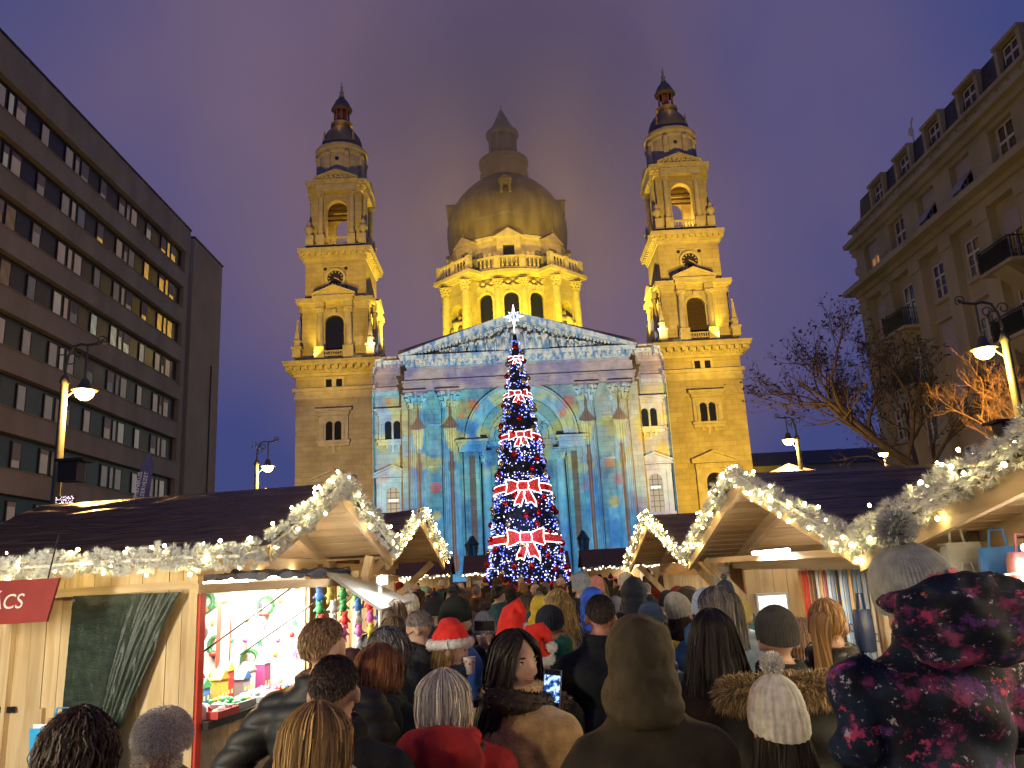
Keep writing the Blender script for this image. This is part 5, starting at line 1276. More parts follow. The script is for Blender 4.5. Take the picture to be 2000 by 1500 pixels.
# ---- garlands
def edge(S, up=.04, out=-.06, n=4):
    hw = S.L/2; pts = []
    for i in range(n+1): t = i/n; pts.append(S.W(out, hw*t, S.ze+(S.zr-S.ze)*t+up))
    for i in range(1,n+1): t = 1-i/n; pts.append(S.W(out, S.L-hw*t, S.ze+(S.zr-S.ze)*t+up))
    return pts
e1 = edge(SL1)
garland('thick lit garland along the eave and gable of the left stall', [SL1.W(v,-.06,SL1.ze+.0-(.03 if 0 < v < 3 else 0)) for v in (3.4,2.9,2.3,1.7,1.1,.5,.1)]+e1[1:], r=.15, tufts=210, needles=46, bulbs=11, seed=2, br=.0135)
garland('lit garland zigzag on the smaller left stall gable', edge(SL2), r=.10, tufts=150, needles=18, bulbs=16, seed=3, br=.0125)
garland('thick lit garland at the upper right edge of the nearest stall', edge(SR0), r=.15, tufts=210, needles=46, bulbs=12, seed=4, br=.0125)
garland('lit garland on the gable of the dark-roofed right stall', edge(SR1), r=.125, tufts=190, needles=34, bulbs=14, seed=5, br=.0125)
garland('lit garland zigzag on the far right stall gable', edge(SR2), r=.10, tufts=140, needles=16, bulbs=16, seed=6, br=.0125)
# ---- back row closing the lane, behind the tree
for i,(x,w,lab,c) in enumerate(((-6.2,5.6,'brown-roofed back stall left of the christmas tree',(1,.85,.6)),(.0,5.6,'back stall hidden behind the christmas tree',(1,.9,.7)),(6.2,5.6,'brown-roofed back stall right of the tree with red board',(1,.8,.55)))):
    o = empty('market_stall', (x,43,0)); tag(o, lab, 'stall', 'wooden market stalls')
    q = MB(); q.add([(-w/2,-.5,2.1),(w/2,-.5,2.1),(w/2,1.2,3.02),(-w/2,1.2,3.02),(-w/2,-.5,1.98),(w/2,-.5,1.98)],[(0,1,2,3),(4,5,1,0)]); q.add([(-w/2,1.2,3.02),(w/2,1.2,3.02),(w/2,2.9,2.1),(-w/2,2.9,2.1)],[(0,1,2,3)]); q.build('roof', BROWNT, o)
    q = MB(); q.box(-w/2+.2,w/2-.2,2.5,2.6,0,2.2); q.build('back_wall', PINEV, o); q = MB(); q.box(-w/2+.2,w/2-.2,.2,.6,0,.95); q.build('counter', PINEV, o)
    for sx in (-1,1): q = MB(); q.box(sx*(w/2-.2)-.06,sx*(w/2-.2)+.06,.1,2.5,0,2.1); q.build('side_wall', PINEV, o)
    for k in range(5):
        q = MB(); xx = -w/2+.7+1.0*k; hh = .3+.25*((k*7+i*3)%4)/3; q.box(xx-.35,xx+.35,2.3,2.48,1.15,1.15+hh); q.build('goods_board', pmat('goods_%d_%d'%(i,k), [(.55,.08,.05),(.5,.42,.1),(.7,.65,.6),(.15,.3,.2),(.6,.3,.08)][(k+2*i)%5], .6), o)
    area('stall_light', (x,44.4,2.1), 110, c, .3, 4)
    garland('string of lit tinsel along the eave of the %s back stall' % ('left','middle','right')[i], [(x-w/2+k*w/6,42.45,2.0+.03*(k%2)) for k in range(7)], r=.09, tufts=22, needles=10, bulbs=9, seed=70+i, br=.03, far=True, nl=.1)
# ------------------------------------------------------------------ people
SKIN = nmat('skin', (.44,.265,.185), (.49,.30,.215), scale=9, rough=.5, bump=.04, bscale=120)
SKIN2 = nmat('skin_tan', (.47,.285,.20), (.52,.32,.23), scale=9, rough=.5, bump=.03, bscale=120)
SHOE = pmat('dark_shoe', (.02,.018,.016), .5)
EYEW = pmat('eye_white', (.6,.58,.55), .3); EYED = pmat('eye_dark', (.015,.01,.008), .2); LIP = pmat('lip', (.32,.10,.08), .45); BROW = pmat('brow', (.02,.014,.01), .8)
_fab = {}
def fabric(c, rough=.85, kind='cloth'):
    key = (tuple(c),rough,kind)
    if key not in _fab:
        if kind == 'puffer': m = nmat('puffer_fabric', tuple(v*.96 for v in c), tuple(min(1,v*1.04) for v in c), scale=3, rough=.55, bump=.25, bscale=30, spec=.3, dist=.006)
        elif kind == 'fur': m = nmat('plush_fabric', tuple(v*.72 for v in c), tuple(min(1,v*1.25) for v in c), scale=16, rough=.95, bump=.9, bscale=90, dist=.012, sheen=.3)
        elif kind == 'leather': m = nmat('leather', tuple(v*.8 for v in c), tuple(min(1,v*1.2) for v in c), scale=5, rough=.35, bump=.35, bscale=14, dist=.012)
        else: m = nmat('coat_fabric', tuple(v*.75 for v in c), tuple(min(1,v*1.25) for v in c), scale=9, rough=rough, bump=.55, bscale=17, dist=.014, sheen=.0)
        _fab[key] = m
    return _fab[key]
_hm = {}
def hairmats(c):
    if c not in _hm:
        _hm[c] = [pmat('hair_%d'%i, tuple(min(1,v*k) for v in c), .55, spec=.35) for i,k in enumerate((.5,.85,1.2,1.9))]
    return _hm[c]
_dg = None
def remesh(mb, voxel, smooth=2):
    me = mb.mesh('tmp', SKIN); ob = bpy.data.objects.new('tmp', me); COL.objects.link(ob)
    md = ob.modifiers.new('r','REMESH'); md.mode = 'VOXEL'; md.voxel_size = voxel; md.use_smooth_shade = True
    if smooth: sm = ob.modifiers.new('s','SMOOTH'); sm.iterations = smooth; sm.factor = .5
    dg = bpy.context.evaluated_depsgraph_get(); dg.update()
    out = bpy.data.meshes.new_from_object(ob.evaluated_get(dg)); bpy.data.objects.remove(ob); bpy.data.meshes.remove(me)
    return out
ARMS = {'phonec': ((.30,-.05,1.13),(.13,.11,1.27)), 'cupc': ((.28,.02,1.14),(.10,.27,1.24)), 'down': ((.27,-.03,1.15),(.265,.08,.90)), 'pocket': ((.30,-.06,1.13),(.20,.13,.98)), 'hip': ((.42,-.08,1.12),(.21,.05,.98)), 'fold': ((.27,.02,1.14),(.05,.22,1.18)),
        'phone': ((.30,.10,1.16),(.20,.30,1.33)), 'cup': ((.27,.06,1.15),(.16,.30,1.22)), 'high': ((.24,.20,1.30),(.10,.34,1.55)), 'bag': ((.28,.0,1.15),(.14,.22,1.08))}
HC = Vector((0,.012,1.635))      # head centre for a 1.75 m figure
def head_prims(mb, M, ears=True, nose=True, s=1.0):
    def B(c, r, sc=(1,1,1), seg=14, rings=10):
        mb.ball(M @ Vector(c), r*s, seg, rings, sc=sc, M=M.to_3x3())
    B((0,-.012,.030),.092,(.84,1.03,1.0)); B((0,.028,-.035),.066,(.88,.95,1.0)); B((0,.045,-.082),.036,(1,.9,.8)); B((0,.03,.0),.08,(.82,.9,1.0))
    if nose: B((0,.098,-.022),.014,(.85,1.0,.8),8,6); mb.tube([M @ Vector((0,.088,.018)), M @ Vector((0,.104,-.018))],[.008,.011],6)
    if ears:
        for sx in (-1,1): B((sx*.087,-.014,-.010),.036,(.42,.66,1.0),10,8)
    for sx in (-1,1): B((sx*.04,.062,-.035),.026,(1,.7,.8),8,6)
_body_cache = {}
def body_mesh(h=1.75, bulk=1.0, arms=('down','down'), hem=.72, hyaw=0, hpitch=0, voxel=.016, style='cloth', lean=0, seed=0, ears=True, hoodlump=False, stride=0, hands=True, shoulder=1.0, hscale=1.0, htilt=0):
    """one continuous figure; face material indices: 0 coat 1 skin 2 trousers 3 shoes"""
    key = (h,bulk,tuple(arms),hem,hyaw,hpitch,voxel,style,lean,seed,ears,hoodlump,stride,shoulder,hscale,htilt)
    if key in _body_cache: return _body_cache[key]
    mb = MB(); k = bulk
    prof = [(hem,.20*k,.15*k),(hem+.12,.195*k,.15*k),(.95,.185*k,.145*k),(1.10,.178*k,.138*k),(1.25,.195*k,.145*k),(1.36,.208*k*shoulder,.138*k),(1.425,.175*k*shoulder,.118*k),(1.475,.125*k,.097),(1.535,.075,.075)]
    n = 28; vs = []; fs = []
    for z,a,b in prof:
        for i in range(n):
            t = 2*PI*i/n; ct, st = math.cos(t), math.sin(t); e = .85
            vs.append((a*math.copysign(abs(ct)**e,ct), b*math.copysign(abs(st)**e,st)+lean*(z-.9), z))
    for r in range(len(prof)-1):
        for i in range(n): j = (i+1)%n; fs.append((r*n+i,r*n+j,(r+1)*n+j,(r+1)*n+i))
    fs.append(tuple(range(n-1,-1,-1))); fs.append(tuple((len(prof)-1)*n+i for i in range(n))); mb.add(vs,fs)
    lo = lean*.45
    mb.tube([(0,lo*1.1,1.44),(0,.005+lo*1.3,1.50),(0,.008+lo*1.4,1.57)],[.075,.058,.056],12)
    mb.tube([(.088*math.cos(2*PI*i/18),.004+lo*1.2+.092*math.sin(2*PI*i/18),1.512+.012*math.sin(2*PI*i/18)) for i in range(19)],.030,8,cap=False)
    hands_pos = []
    for sx,a in zip((-1,1),arms):
        el, wr = ARMS[a]; sh = Vector((sx*.185*k*shoulder, lo, 1.388)); el = Vector((sx*el[0]*(.5+.5*k), el[1]+lo*.6, el[2])); wr = Vector((sx*wr[0], wr[1]+lo*.5, wr[2]))
        mb.tube([sh-Vector((sx*.08,0,-.03)), sh, sh.lerp(el,.5)+Vector((sx*.005,0,0)), el, el.lerp(wr,.5), wr], [.06*k,.078*k,.074*k,.066*k,.058*k,.047*k], 12)
        d = (wr-el).normalized(); hp = wr+d*.07; hands_pos.append(hp)
        if hands:
            mb.tube([wr-d*.02, wr+d*.04, wr+d*.085],[.03,.036,.034],10,flat=.65)
            u = d.cross(Vector((0,1,0))); u = u.normalized() if u.length > .1 else Vector((1,0,0)); w = d.cross(u)
            for f in range(4):
                b0 = wr+d*.08+u*(f-1.5)*.019; ln = (.060,.072,.068,.052)[f]
                mb.tube([b0, b0+d*ln*.5+w*.008, b0+d*ln*.85+w*.026*sx*-1],[.0105,.0098,.0085],7)
            b0 = wr+d*.03+u*.03*sx; mb.tube([b0,b0+u*.022*sx+d*.03,b0+u*.026*sx+d*.058],[.013,.0115,.0095],7)
    for sx in (-1,1):
        st = stride*sx
        mb.tube([(sx*.09,0,.94),(sx*.092,.01+st*.1,.72),(sx*.096,.025+st*.14,.50),(sx*.096,.0+st*.16,.28),(sx*.096,-.012+st*.18,.09)],[.10,.092,.068,.062,.048],12)
        mb.tube([(sx*.097,-.05+st*.18,.045),(sx*.1,.03+st*.18,.05),(sx*.105,.13+st*.18,.038),(sx*.107,.19+st*.18,.03)],[.042,.052,.045,.03],10)
    M = Matrix.Translation(HC+Vector((0,lo*1.6,0))) @ Matrix.Rotation(hyaw,4,'Z') @ Matrix.Rotation(htilt,4,'Y') @ Matrix.Rotation(-hpitch,4,'X') @ Matrix.Scale(hscale,4)
    head_prims(mb, M, ears)
    if hoodlump:
        mb.ball((0,-.12*k+lo,1.43),.115,14,10,sc=(1.35,.75,.85)); mb.ball((0,-.05+lo,1.475),.1,12,8,sc=(1.3,1,.55))
    me = remesh(mb, voxel, 2)
    nv = len(me.vertices); co = np.empty(nv*3,'f'); me.vertices.foreach_get('co',co); co = co.reshape(-1,3)
    no = np.empty(nv*3,'f'); me.vertices.foreach_get('normal',no); no = no.reshape(-1,3)
    Mi = M.inverted(); R3 = np.array(Mi.to_3x3()); T3 = np.array(Mi.translation)
    hl = co@R3.T+T3
    ishead = ((hl**2).sum(1) < .148**2) & (co[:,2] > 1.505)
    ishead |= (co[:,2] > 1.56)
    ishead &= ~((co[:,2] < 1.556) & ((co[:,0]**2+(co[:,1]-lo*1.3)**2) > .071**2) & (hl[:,2] < -.055))
    ish = np.zeros(nv,bool)
    for hp in hands_pos: ish |= (((co-np.array(hp))**2).sum(1) < .075**2)
    legs = (co[:,2] < hem+.01) & ~ish
    shoe = co[:,2] < .085
    cloth = ~(ishead|ish|shoe)
    ne = len(me.edges); ev = np.empty(ne*2,'i'); me.edges.foreach_get('vertices',ev); ev = ev.reshape(-1,2)
    deg = np.bincount(ev.ravel(),minlength=nv).astype('f')[:,None]; mk = (cloth & (co[:,2] < 1.49))[:,None]
    for _ in range(10 if voxel < .03 else 3):
        ac = np.zeros_like(co); np.add.at(ac,ev[:,0],co[ev[:,1]]); np.add.at(ac,ev[:,1],co[ev[:,0]]); co = np.where(mk, co*.4+.6*ac/deg, co)
    rs = np.random.RandomState(seed+3)
    x,y,z = co[:,0],co[:,1],co[:,2]
    if style == 'puffer':
        ph = np.abs(np.sin((z*1.0+.10*np.abs(x))*PI/.072)); amp = .015*ph**.5
        amp = np.where(legs,0,amp)
    else:
        a1, a2, a3 = rs.uniform(0,6,3)
        amp = .010*np.sin(9*x+14*z+a1+2.2*np.sin(5*z+3*y))+.007*np.sin(22*z-13*x+a2+2*np.sin(7*x))+.003*np.sin(31*z+19*y+a3+3*np.sin(9*x))
        # folds gather at elbows and waist
        amp *= 1.35*(.7+.8*np.exp(-((z-1.13)/.10)**2))*(1.4 if style == 'fur' else 1)
    co = co+no*(amp*cloth)[:,None]
    co *= h/1.75
    me.vertices.foreach_set('co',co.astype('f').ravel())
    npf = len(me.polygons); ls = np.empty(npf,'i'); me.polygons.foreach_get('loop_start',ls)
    vi = np.empty(len(me.loops),'i'); me.loops.foreach_get('vertex_index',vi); fv = vi[ls]
    mi = np.zeros(npf,'i'); mi[legs[fv]] = 2; mi[shoe[fv]] = 3; mi[ishead[fv]|ish[fv]] = 1
    me.materials.clear()
    for m in (fabric((.03,.03,.035)),SKIN,fabric((.03,.032,.045)),SHOE): me.materials.append(m)
    me.polygons.foreach_set('material_index', mi); me.polygons.foreach_set('use_smooth',[True]*npf); me.update()
    _body_cache[key] = (me, M, h/1.75)
    return _body_cache[key]

def fur(mb, pts, length, w, n, rr, droop=0, mi=0, mix=1):
    """pts: function giving (point, normal)"""
    for k in range(n):
        p, d = pts(); d = (d+Vector((rr.gauss(0,.35),rr.gauss(0,.35),rr.gauss(0,.35)))).normalized(); L = length*rr.uniform(.6,1.2)
        q = d.orthogonal().normalized(); q = (q*math.cos(k)+d.cross(q)*math.sin(k))*w
        e = p+d*L+Vector((0,0,-droop*L)); m = p+d*L*.5
        mb.add([p-q,p+q,m+q*.7,m-q*.7,e],[(0,1,2,3),(3,2,4)], mi if mix == 1 else rr.randrange(mix))
def ell_pts(c, r, rr, cond=None):
    c = Vector(c)
    def f():
        while True:
            d = Vector((rr.gauss(0,1),rr.gauss(0,1),rr.gauss(0,1))).normalized()
            if cond is None or cond(d): break
        return c+Vector((d.x*r[0],d.y*r[1],d.z*r[2])), Vector((d.x/r[0],d.y/r[1],d.z/r[2])).normalized()
    return f
def hair(style, c, seed=0, n=900, curl=0, dens=1.0, under=False):
    """strand hair in head space; returns (MB, mats)"""
    rr = random.Random(seed); mb = MB(); mats = hairmats(c)
    L = {'short':.02,'crop':.011,'bob':.075,'long':.36,'pony':.05,'curly':.12,'thin':.03}[style]
    A, B, Cc = .083,.102,.098
    # under-cap so that no scalp shows
    N1, N2 = 22, 10; vs = []; fs = []
    tmax = {'short':1.5,'crop':1.5,'bob':1.95,'long':2.0,'pony':1.8,'curly':2.0,'thin':1.6}[style]
    nape = .72 if style in ('short','crop') else (.5 if style in ('thin','pony') else .2)
    for i in range(N2+1):
        for j in range(N1):
            ph = 2*PI*j/N1; fr = max(0,math.sin(ph)); th = ((tmax+nape*max(0,-math.sin(ph)))*(1-fr**1.5)+.78*fr**1.5)*i/N2
            vl = 1.02*(1+{'bob':.22,'long':.10,'curly':.2}.get(style,0)*math.sin(min(th,1.57))**2); vs.append((A*vl*math.sin(th)*math.cos(ph), -.014+B*1.02*math.sin(th)*math.sin(ph), .03+Cc*1.03*math.cos(th)))
    for i in range(N2):
        for j in range(N1): k = (j+1)%N1; fs.append((i*N1+j,i*N1+k,(i+1)*N1+k,(i+1)*N1+j))
    if not under: mb.add(vs,fs,1)
    for k in range(int(n*dens)):
        ph = rr.uniform(0,2*PI); fr = max(0,math.sin(ph)); lim = (tmax+nape*max(0,-math.sin(ph)))*(1-fr**1.5)+.74*fr**1.5
        th0 = lim*rr.uniform(.02,.97)**.8
        if under:
            if fr > .35: continue
            th0 = rr.uniform(1.35,1.9)
        lay = 1.02+.12*rr.random() if style in ('bob','long','curly') else 1.015+.05*rr.random(); vol = {'bob':.30,'long':.16,'curly':.30}.get(style,0)*rr.uniform(.75,1.1)*(.15 if under else 1); lay = .985+.02*rr.random() if under else lay; tw = rr.uniform(-.9,.9)
        pts = []; th = th0; Lr = L*rr.uniform(.55,1.2)+(.13 if style in ('bob','long') else 0)*(1-th0/lim)
        step = .022 if style not in ('short','crop','thin','pony') else .012
        tot = 0; p = None; w1, w2 = rr.uniform(0,6), rr.uniform(.7,1.3)
        phx = ph
        while tot < Lr+1e-4 and len(pts) < 26:
            if th < (1.62 if style in ('bob','long','curly') else 2.4) or p is None:
                if fr > .25 and style in ('bob','long','curly'): phx += (.14 if math.cos(ph) > 0 else -.14)*-1*(1 if math.sin(phx) > .05 else 0)
                vv_ = lay*(1+vol*math.sin(min(th,1.57))**2); q = Vector((A*vv_*math.sin(th)*math.cos(phx), -.014+B*(vv_*.55+lay*.45)*math.sin(th)*math.sin(phx), .03+Cc*lay*math.cos(th)))
                th += step/.1
            else:
                q = p+Vector((.16*step*(q0.x/.08)+.10*step*math.sin(w1+tot*30*w2) if style == 'long' else -.12*step*(q0.x/.08)*(1 if tot > Lr*.6 else -.6), -.05*step, -step))
            if curl: q = q+Vector((math.sin(w1+tot*70*w2),math.cos(w1*2+tot*60*w2),math.sin(w1+tot*50))) * (.006*curl)
            if p is not None: tot += (q-p).length
            pts.append(q); p = q; q0 = q if (th < 1.64 or len(pts) == 1) else q0
        if len(pts) < 2: continue
        if style in ('short','crop','thin'):
            d = (pts[-1]-pts[0]).normalized(); nrm = Vector((pts[0].x/A,pts[0].y/B,(pts[0].z-.03)/Cc)).normalized(); pts = [pts[0], pts[0]+d*L*.5+nrm*.004, pts[0]+d*L+nrm*(.002+.006*rr.random())]
        wd = {'short':.0028,'crop':.0018,'thin':.003,'pony':.003}.get(style,.0027)*rr.uniform(.6,1.3)
        mi = rr.choice((0,1,1,1,2,2,3)); m = len(pts); vv = []
        for i,q in enumerate(pts):
            t = (pts[min(i+1,m-1)]-pts[max(i-1,0)]).normalized(); o = Vector((q.x,q.y,0)); o = o.normalized() if o.length > .01 else Vector((1,0,0))
            s = t.cross(o); s = (s.normalized() if s.length > .01 else Vector((1,0,0)))*wd*(1 if i < m-1 else .25)
            s = s*math.cos(tw)+s.cross(t)*math.sin(tw)
            vv += [q-s,q+s]
        mb.add(vv,[(2*i,2*i+1,2*i+3,2*i+2) for i in range(m-1)],mi)
    if style == 'pony':
        for k in range(260):
            a = rr.uniform(0,2*PI); r = rr.uniform(0,.028); x0 = Vector((r*math.cos(a),-.115,.045+r*math.sin(a))); vv = []; m = 8; sw = rr.uniform(-.03,.03); q = x0
            for i in range(m+1):
                t = i/m; q = x0+Vector((sw*t+.012*math.sin(5*t+a),-.05*math.sin(min(1,t*1.6)*PI/2)-.01*t,.03*math.sin(t*PI)*.6-.24*t*t)); s = Vector((1,0,0))*.0055; vv += [q-s,q+s]
            mb.add(vv,[(2*i,2*i+1,2*i+3,2*i+2) for i in range(m)],rr.choice((0,1,2,2,3)))
        mb.ball((0,-.112,.045),.03,10,8,mi=0)
    return mb, mats
def knit_hat(c, ribs=26, height=.20, fold=True, pom=None, slouch=0, seed=0, top=.02, wide=1.0, pomn=1100):
    """returns list of (name, MB, mats) in head space"""
    rr = random.Random(seed); out = []
    mb = MB(); A, B = .094*wide, .113*wide
    prof = [(1.0,.0),(1.03,.03),(1.03,.06),(.99,.09),(.90,.12),(.74,.145),(.50,.165),(.25,.178),(top,.182)]
    hs = height/.182
    seg = ribs*4; vs = []; fs = []
    for r,z in prof:
        for j in range(seg):
            a = 2*PI*j/seg; md = 1+(.9/ribs if r > .3 else .04)*math.cos(ribs*a)
            vs.append((A*r*md*math.cos(a), -.012+B*r*md*math.sin(a)-slouch*z, .005+z*hs-.045*math.sin(a)*-1*(1-z/.182)*.5))
    for i in range(len(prof)-1):
        for j in range(seg): k = (j+1)%seg; fs.append((i*seg+j,i*seg+k,(i+1)*seg+k,(i+1)*seg+j))
    fs.append(tuple((len(prof)-1)*seg+j for j in range(seg))); mb.add(vs,fs)
    if fold:
        vs = []; fs = []; pr = [(1.04,-.004),(1.085,.004),(1.095,.03),(1.085,.058),(1.04,.064)]
        for r,z in pr:
            for j in range(seg):
                a = 2*PI*j/seg; md = 1+.8/ribs*math.cos(ribs*a); vs.append((A*r*md*math.cos(a), -.012+B*r*md*math.sin(a), .005+z*hs+.0225*math.sin(a)*(1-z/.182)))
        for i in range(len(pr)-1):
            for j in range(seg): k = (j+1)%seg; fs.append((i*seg+j,i*seg+k,(i+1)*seg+k,(i+1)*seg+j))
        mb.add(vs,fs)
    m = nmat('knit_wool', tuple(v*.8 for v in c), tuple(min(1,v*1.15) for v in c), scale=30, rough=.95, bump=.5, bscale=160, dist=.006)
    out.append(('hat', mb, [m]))
    if pom:
        pc, pr_ = pom; q = MB(); ct = Vector((0,-.012-slouch*.182,.005+height+pr_*.75)); q.ball(ct,pr_*.8,14,10); fur(q, ell_pts(ct,(pr_*.75,)*3,rr), pr_*.42, .004, pomn, rr); out.append(('pompom', q, [nmat('pompom_fur', tuple(v*.75 for v in pc), tuple(min(1,v*1.2) for v in pc), scale=20, rough=.95, bump=0)]))
    return out
def santa_hat(seed=0, flop=1, tall=.20):
    rr = random.Random(seed); RED = nmat('red_felt',(.55,.018,.012),(.72,.035,.02),scale=18,rough=.9,bump=.5,bscale=90,dist=.006); WH = nmat('white_plush',(.62,.6,.56),(.78,.76,.72),scale=20,rough=.95,bump=.5,bscale=80,dist=.01)
    mb = MB(); ring = []
    P = [Vector((0,-.012,.04)),Vector((0,-.014,.09)),Vector((flop*.01,-.02,.09+tall*.45)),Vector((flop*.035,-.03,.09+tall*.8)),Vector((flop*.085,-.045,.085+tall*.98)),Vector((flop*.135,-.05,.08+tall*.8)),Vector((flop*.155,-.05,.07+tall*.5))]
    mb.tube(P,[.104,.108,.093,.072,.05,.032,.012],22)
    for v in range(len(mb.v)):
        x,y,z = mb.v[v]; w = mnoise.noise(Vector((x*22,y*22,z*22+seed)))*.008; mb.v[v] = (x+w,y*1.08+w,z)
    b = MB(); vs = []; 
    for i in range(11):
        t = 2*PI*i/10
        pass
    pts = [Vector((.100*math.cos(2*PI*i/24),-.012+.118*math.sin(2*PI*i/24),.045+.016*math.sin(2*PI*i/24))) for i in range(25)]
    b.tube(pts,.03,10,cap=False)
    fur(b, lambda: (lambda i,a: (pts[i]+Vector((math.cos(2*PI*i/24)*math.cos(a),math.sin(2*PI*i/24)*math.cos(a),math.sin(a)))*.026, Vector((math.cos(2*PI*i/24)*math.cos(a),math.sin(2*PI*i/24)*math.cos(a),math.sin(a)))))(rr.randrange(24), rr.uniform(-1.6,1.6)), .014,.003,700,rr)
    p = MB(); ct = P[-1]+Vector((flop*.005,-.01,-.02)); p.ball(ct,.03,12,8); fur(p, ell_pts(ct,(.03,)*3,rr),.012,.003,300,rr)
    return [('hat',mb,[RED]),('hat_trim',b,[WH]),('pompom',p,[WH])]
def hood_up(c, kind='cloth', peak=.0, seed=0, wide=1.0, furtrim=None):
    """soft raised hood, open towards the face"""
    mb = MB()
    mb.ball((0,-.018,.035),.132,22,16,sc=(.86*wide,1.04,.96)); mb.ball((0,-.035,-.06),.128,20,14,sc=(.90*wide,1.0,1.0)); mb.ball((0,-.03,-.135),.125,20,14,sc=(1.04*wide,1.02,.62))
    mb.ball((0,-.075,.10+peak),.06,14,10,sc=(1.0,1.1,.9))
    for sx in (-1,1): mb.ball((sx*.085*wide,.02,-.10),.06,12,8,sc=(.8,1,1.3))
    me = remesh(mb,.011,4)
    for v in me.vertices:
        p = v.co; k = .010*mnoise.noise(Vector((p.x*9+seed,p.y*9,p.z*22)))+.005*mnoise.noise(p*34+Vector((seed,1,2)))
        lowf = max(0,min(1,(-.02-p.z)/.1)); k += lowf*.003*math.sin(p.z*95+2.5*math.atan2(p.x,-p.y)+seed)
        v.co = p+v.normal*k
    bm = bmesh.new(); bm.from_mesh(me)
    dl = [f for f in bm.faces if f.calc_center_median().y > .065 and abs(f.calc_center_median().x) < .078 and -.13 < f.calc_center_median().z < .085]
    bmesh.ops.delete(bm, geom=dl, context='FACES'); bm.to_mesh(me); bm.free()
    me.polygons.foreach_set('use_smooth',[True]*len(me.polygons)); me.materials.clear(); me.materials.append(fabric(c,kind=kind))
    return [('hood', me, None)]
def fur_collar(c, seed=0, rx=.23, ry=.16, z=1.46, y=-.06, r=.06, a0=R(150), a1=R(390), n=2600, ln=.06):
    rr = random.Random(seed); mb = MB()
    pts = [Vector((rx*math.cos(a0+(a1-a0)*i/20), y+ry*math.sin(a0+(a1-a0)*i/20), z-.05*abs(i/10-1)**2)) for i in range(21)]
    mb.tube(pts,[r*.75]*21,10,mi=1)
    def f():
        i = rr.randrange(20); p = pts[i].lerp(pts[i+1],rr.random()); d = Vector((rr.gauss(0,1),rr.gauss(0,1),rr.gauss(0,1))).normalized(); return p+d*r*.7, d
    fur(mb, f, ln, .0035, n, rr, droop=.25, mix=4); return mb, hairmats(c)
def hood_down(c, kind='cloth', seed=0, w=1.0):
    mb = MB()
    mb.ball((0,-.15,1.43),.12*w,18,12,sc=(1.35,.62,.95)); mb.ball((0,-.09,1.495),.1*w,16,10,sc=(1.45,.95,.5)); mb.ball((-.1,-.03,1.49),.06*w,12,8,sc=(.9,1.4,.6)); mb.ball((.1,-.03,1.49),.06*w,12,8,sc=(.9,1.4,.6))
    me = remesh(mb,.012,3); nv = len(me.vertices)
    for v in me.vertices:
        k = mnoise.noise(v.co*11+Vector((seed,0,0)))*.012; v.co += v.normal*k
    me.materials.clear(); me.materials.append(fabric(c,kind=kind)); me.polygons.foreach_set('use_smooth',[True]*len(me.polygons)); return me
def face_parts(parent, M, s, glasses=False, eyes=True, brow=True):
    def add(name, c, r, sc, mat):
        q = MB(); q.ball(M @ Vector(c), r, 10, 8, sc=sc, M=M.to_3x3()); o = q.build(name, mat, parent, smooth=True); o.scale = (s,)*3
    for sx in (-1,1):
        add('eye',(sx*.031,.080,.006),.0115,(1.35,.6,.62),EYEW); add('iris',(sx*.031,.0868,.006),.006,(1,.4,1),EYED)
        add('brow',(sx*.033,.086,.029),.019,(1.1,.35,.22),BROW); add('eyelid',(sx*.031,.083,.0125),.0135,(1.2,.5,.3),EYED)
    add('mouth',(0,.090,-.060),.021,(1.1,.4,.32),LIP)
    if glasses:
        q = MB()
        for sx in (-1,1):
            q.tube([M @ Vector((sx*.034+.026*math.cos(t*PI/6),.096,.004+.018*math.sin(t*PI/6))) for t in range(13)],.0025,5); q.tube([M @ Vector((sx*.06,.094,.008)), M @ Vector((sx*.082,.0,.008))],.0025,5)
        q.tube([M @ Vector((-.009,.098,.008)), M @ Vector((.009,.098,.008))],.0025,5); o = q.build('glasses', IRON, parent); o.scale = (s,)*3

def person(label, px, ytop, Y, yaw=0, coat=(.03,.03,.035), ckind='cloth', trousers=(.03,.035,.05), head=None, skin=None, hat_h=0, group=None, X=None, h=None, extras=(), far=False, face=False, glasses=False, hairstyle=None, haircol=(.05,.03,.02), hairn=900, curl=0, **kw):
    """yaw 0 looks away from the camera; positive turns to its left"""
    p = at(px,ytop,Y); h = h or max(1.45,min(1.93,p.z-hat_h)); X = p.x if X is None else X
    hh = round(h/.02)*.02 if not far else 1.75
    kw.setdefault('voxel', .034 if far else .016); kw.setdefault('style', ckind if ckind in ('puffer','fur') else 'cloth')
    me, M, s = body_mesh(h=hh, **kw)
    o = put('person', me, None, (X,Y,0), yaw); tag(o, label, 'person', group or 'visitors in the crowd')
    if far: o.scale = (h/1.75,)*3
    if max(coat) < .06: coat = tuple(v*.62 for v in coat)
    for i,m in enumerate((fabric(coat,kind=ckind), skin or SKIN, fabric(trousers), SHOE)):
        o.material_slots[i].link = 'OBJECT'; o.material_slots[i].material = m
    def headpart(name, mb, mats, sm=True):
        q = mb.build(name, mats, o, smooth=sm, recalc=False) if isinstance(mb, MB) else put(name, mb, o); q.matrix_local = Matrix.Scale(s,4) @ M; return q
    if hairstyle:
        mb, mats = hair(hairstyle, haircol, seed=int(px), n=int(hairn*1.7), curl=curl, under=any(e[0] in ('hat','hood') for e in (head or []))); headpart('hair', mb, mats, False)
    for e in (head or []): headpart(*e)
    for nm,thing,mats in extras:
        if isinstance(thing, MB): q = thing.build(nm, mats, o, smooth=True, recalc=False)
        else: q = put(nm, thing, o)
        q.scale = (s,)*3
    if face: face_parts(o, M, s, glasses)
    return o
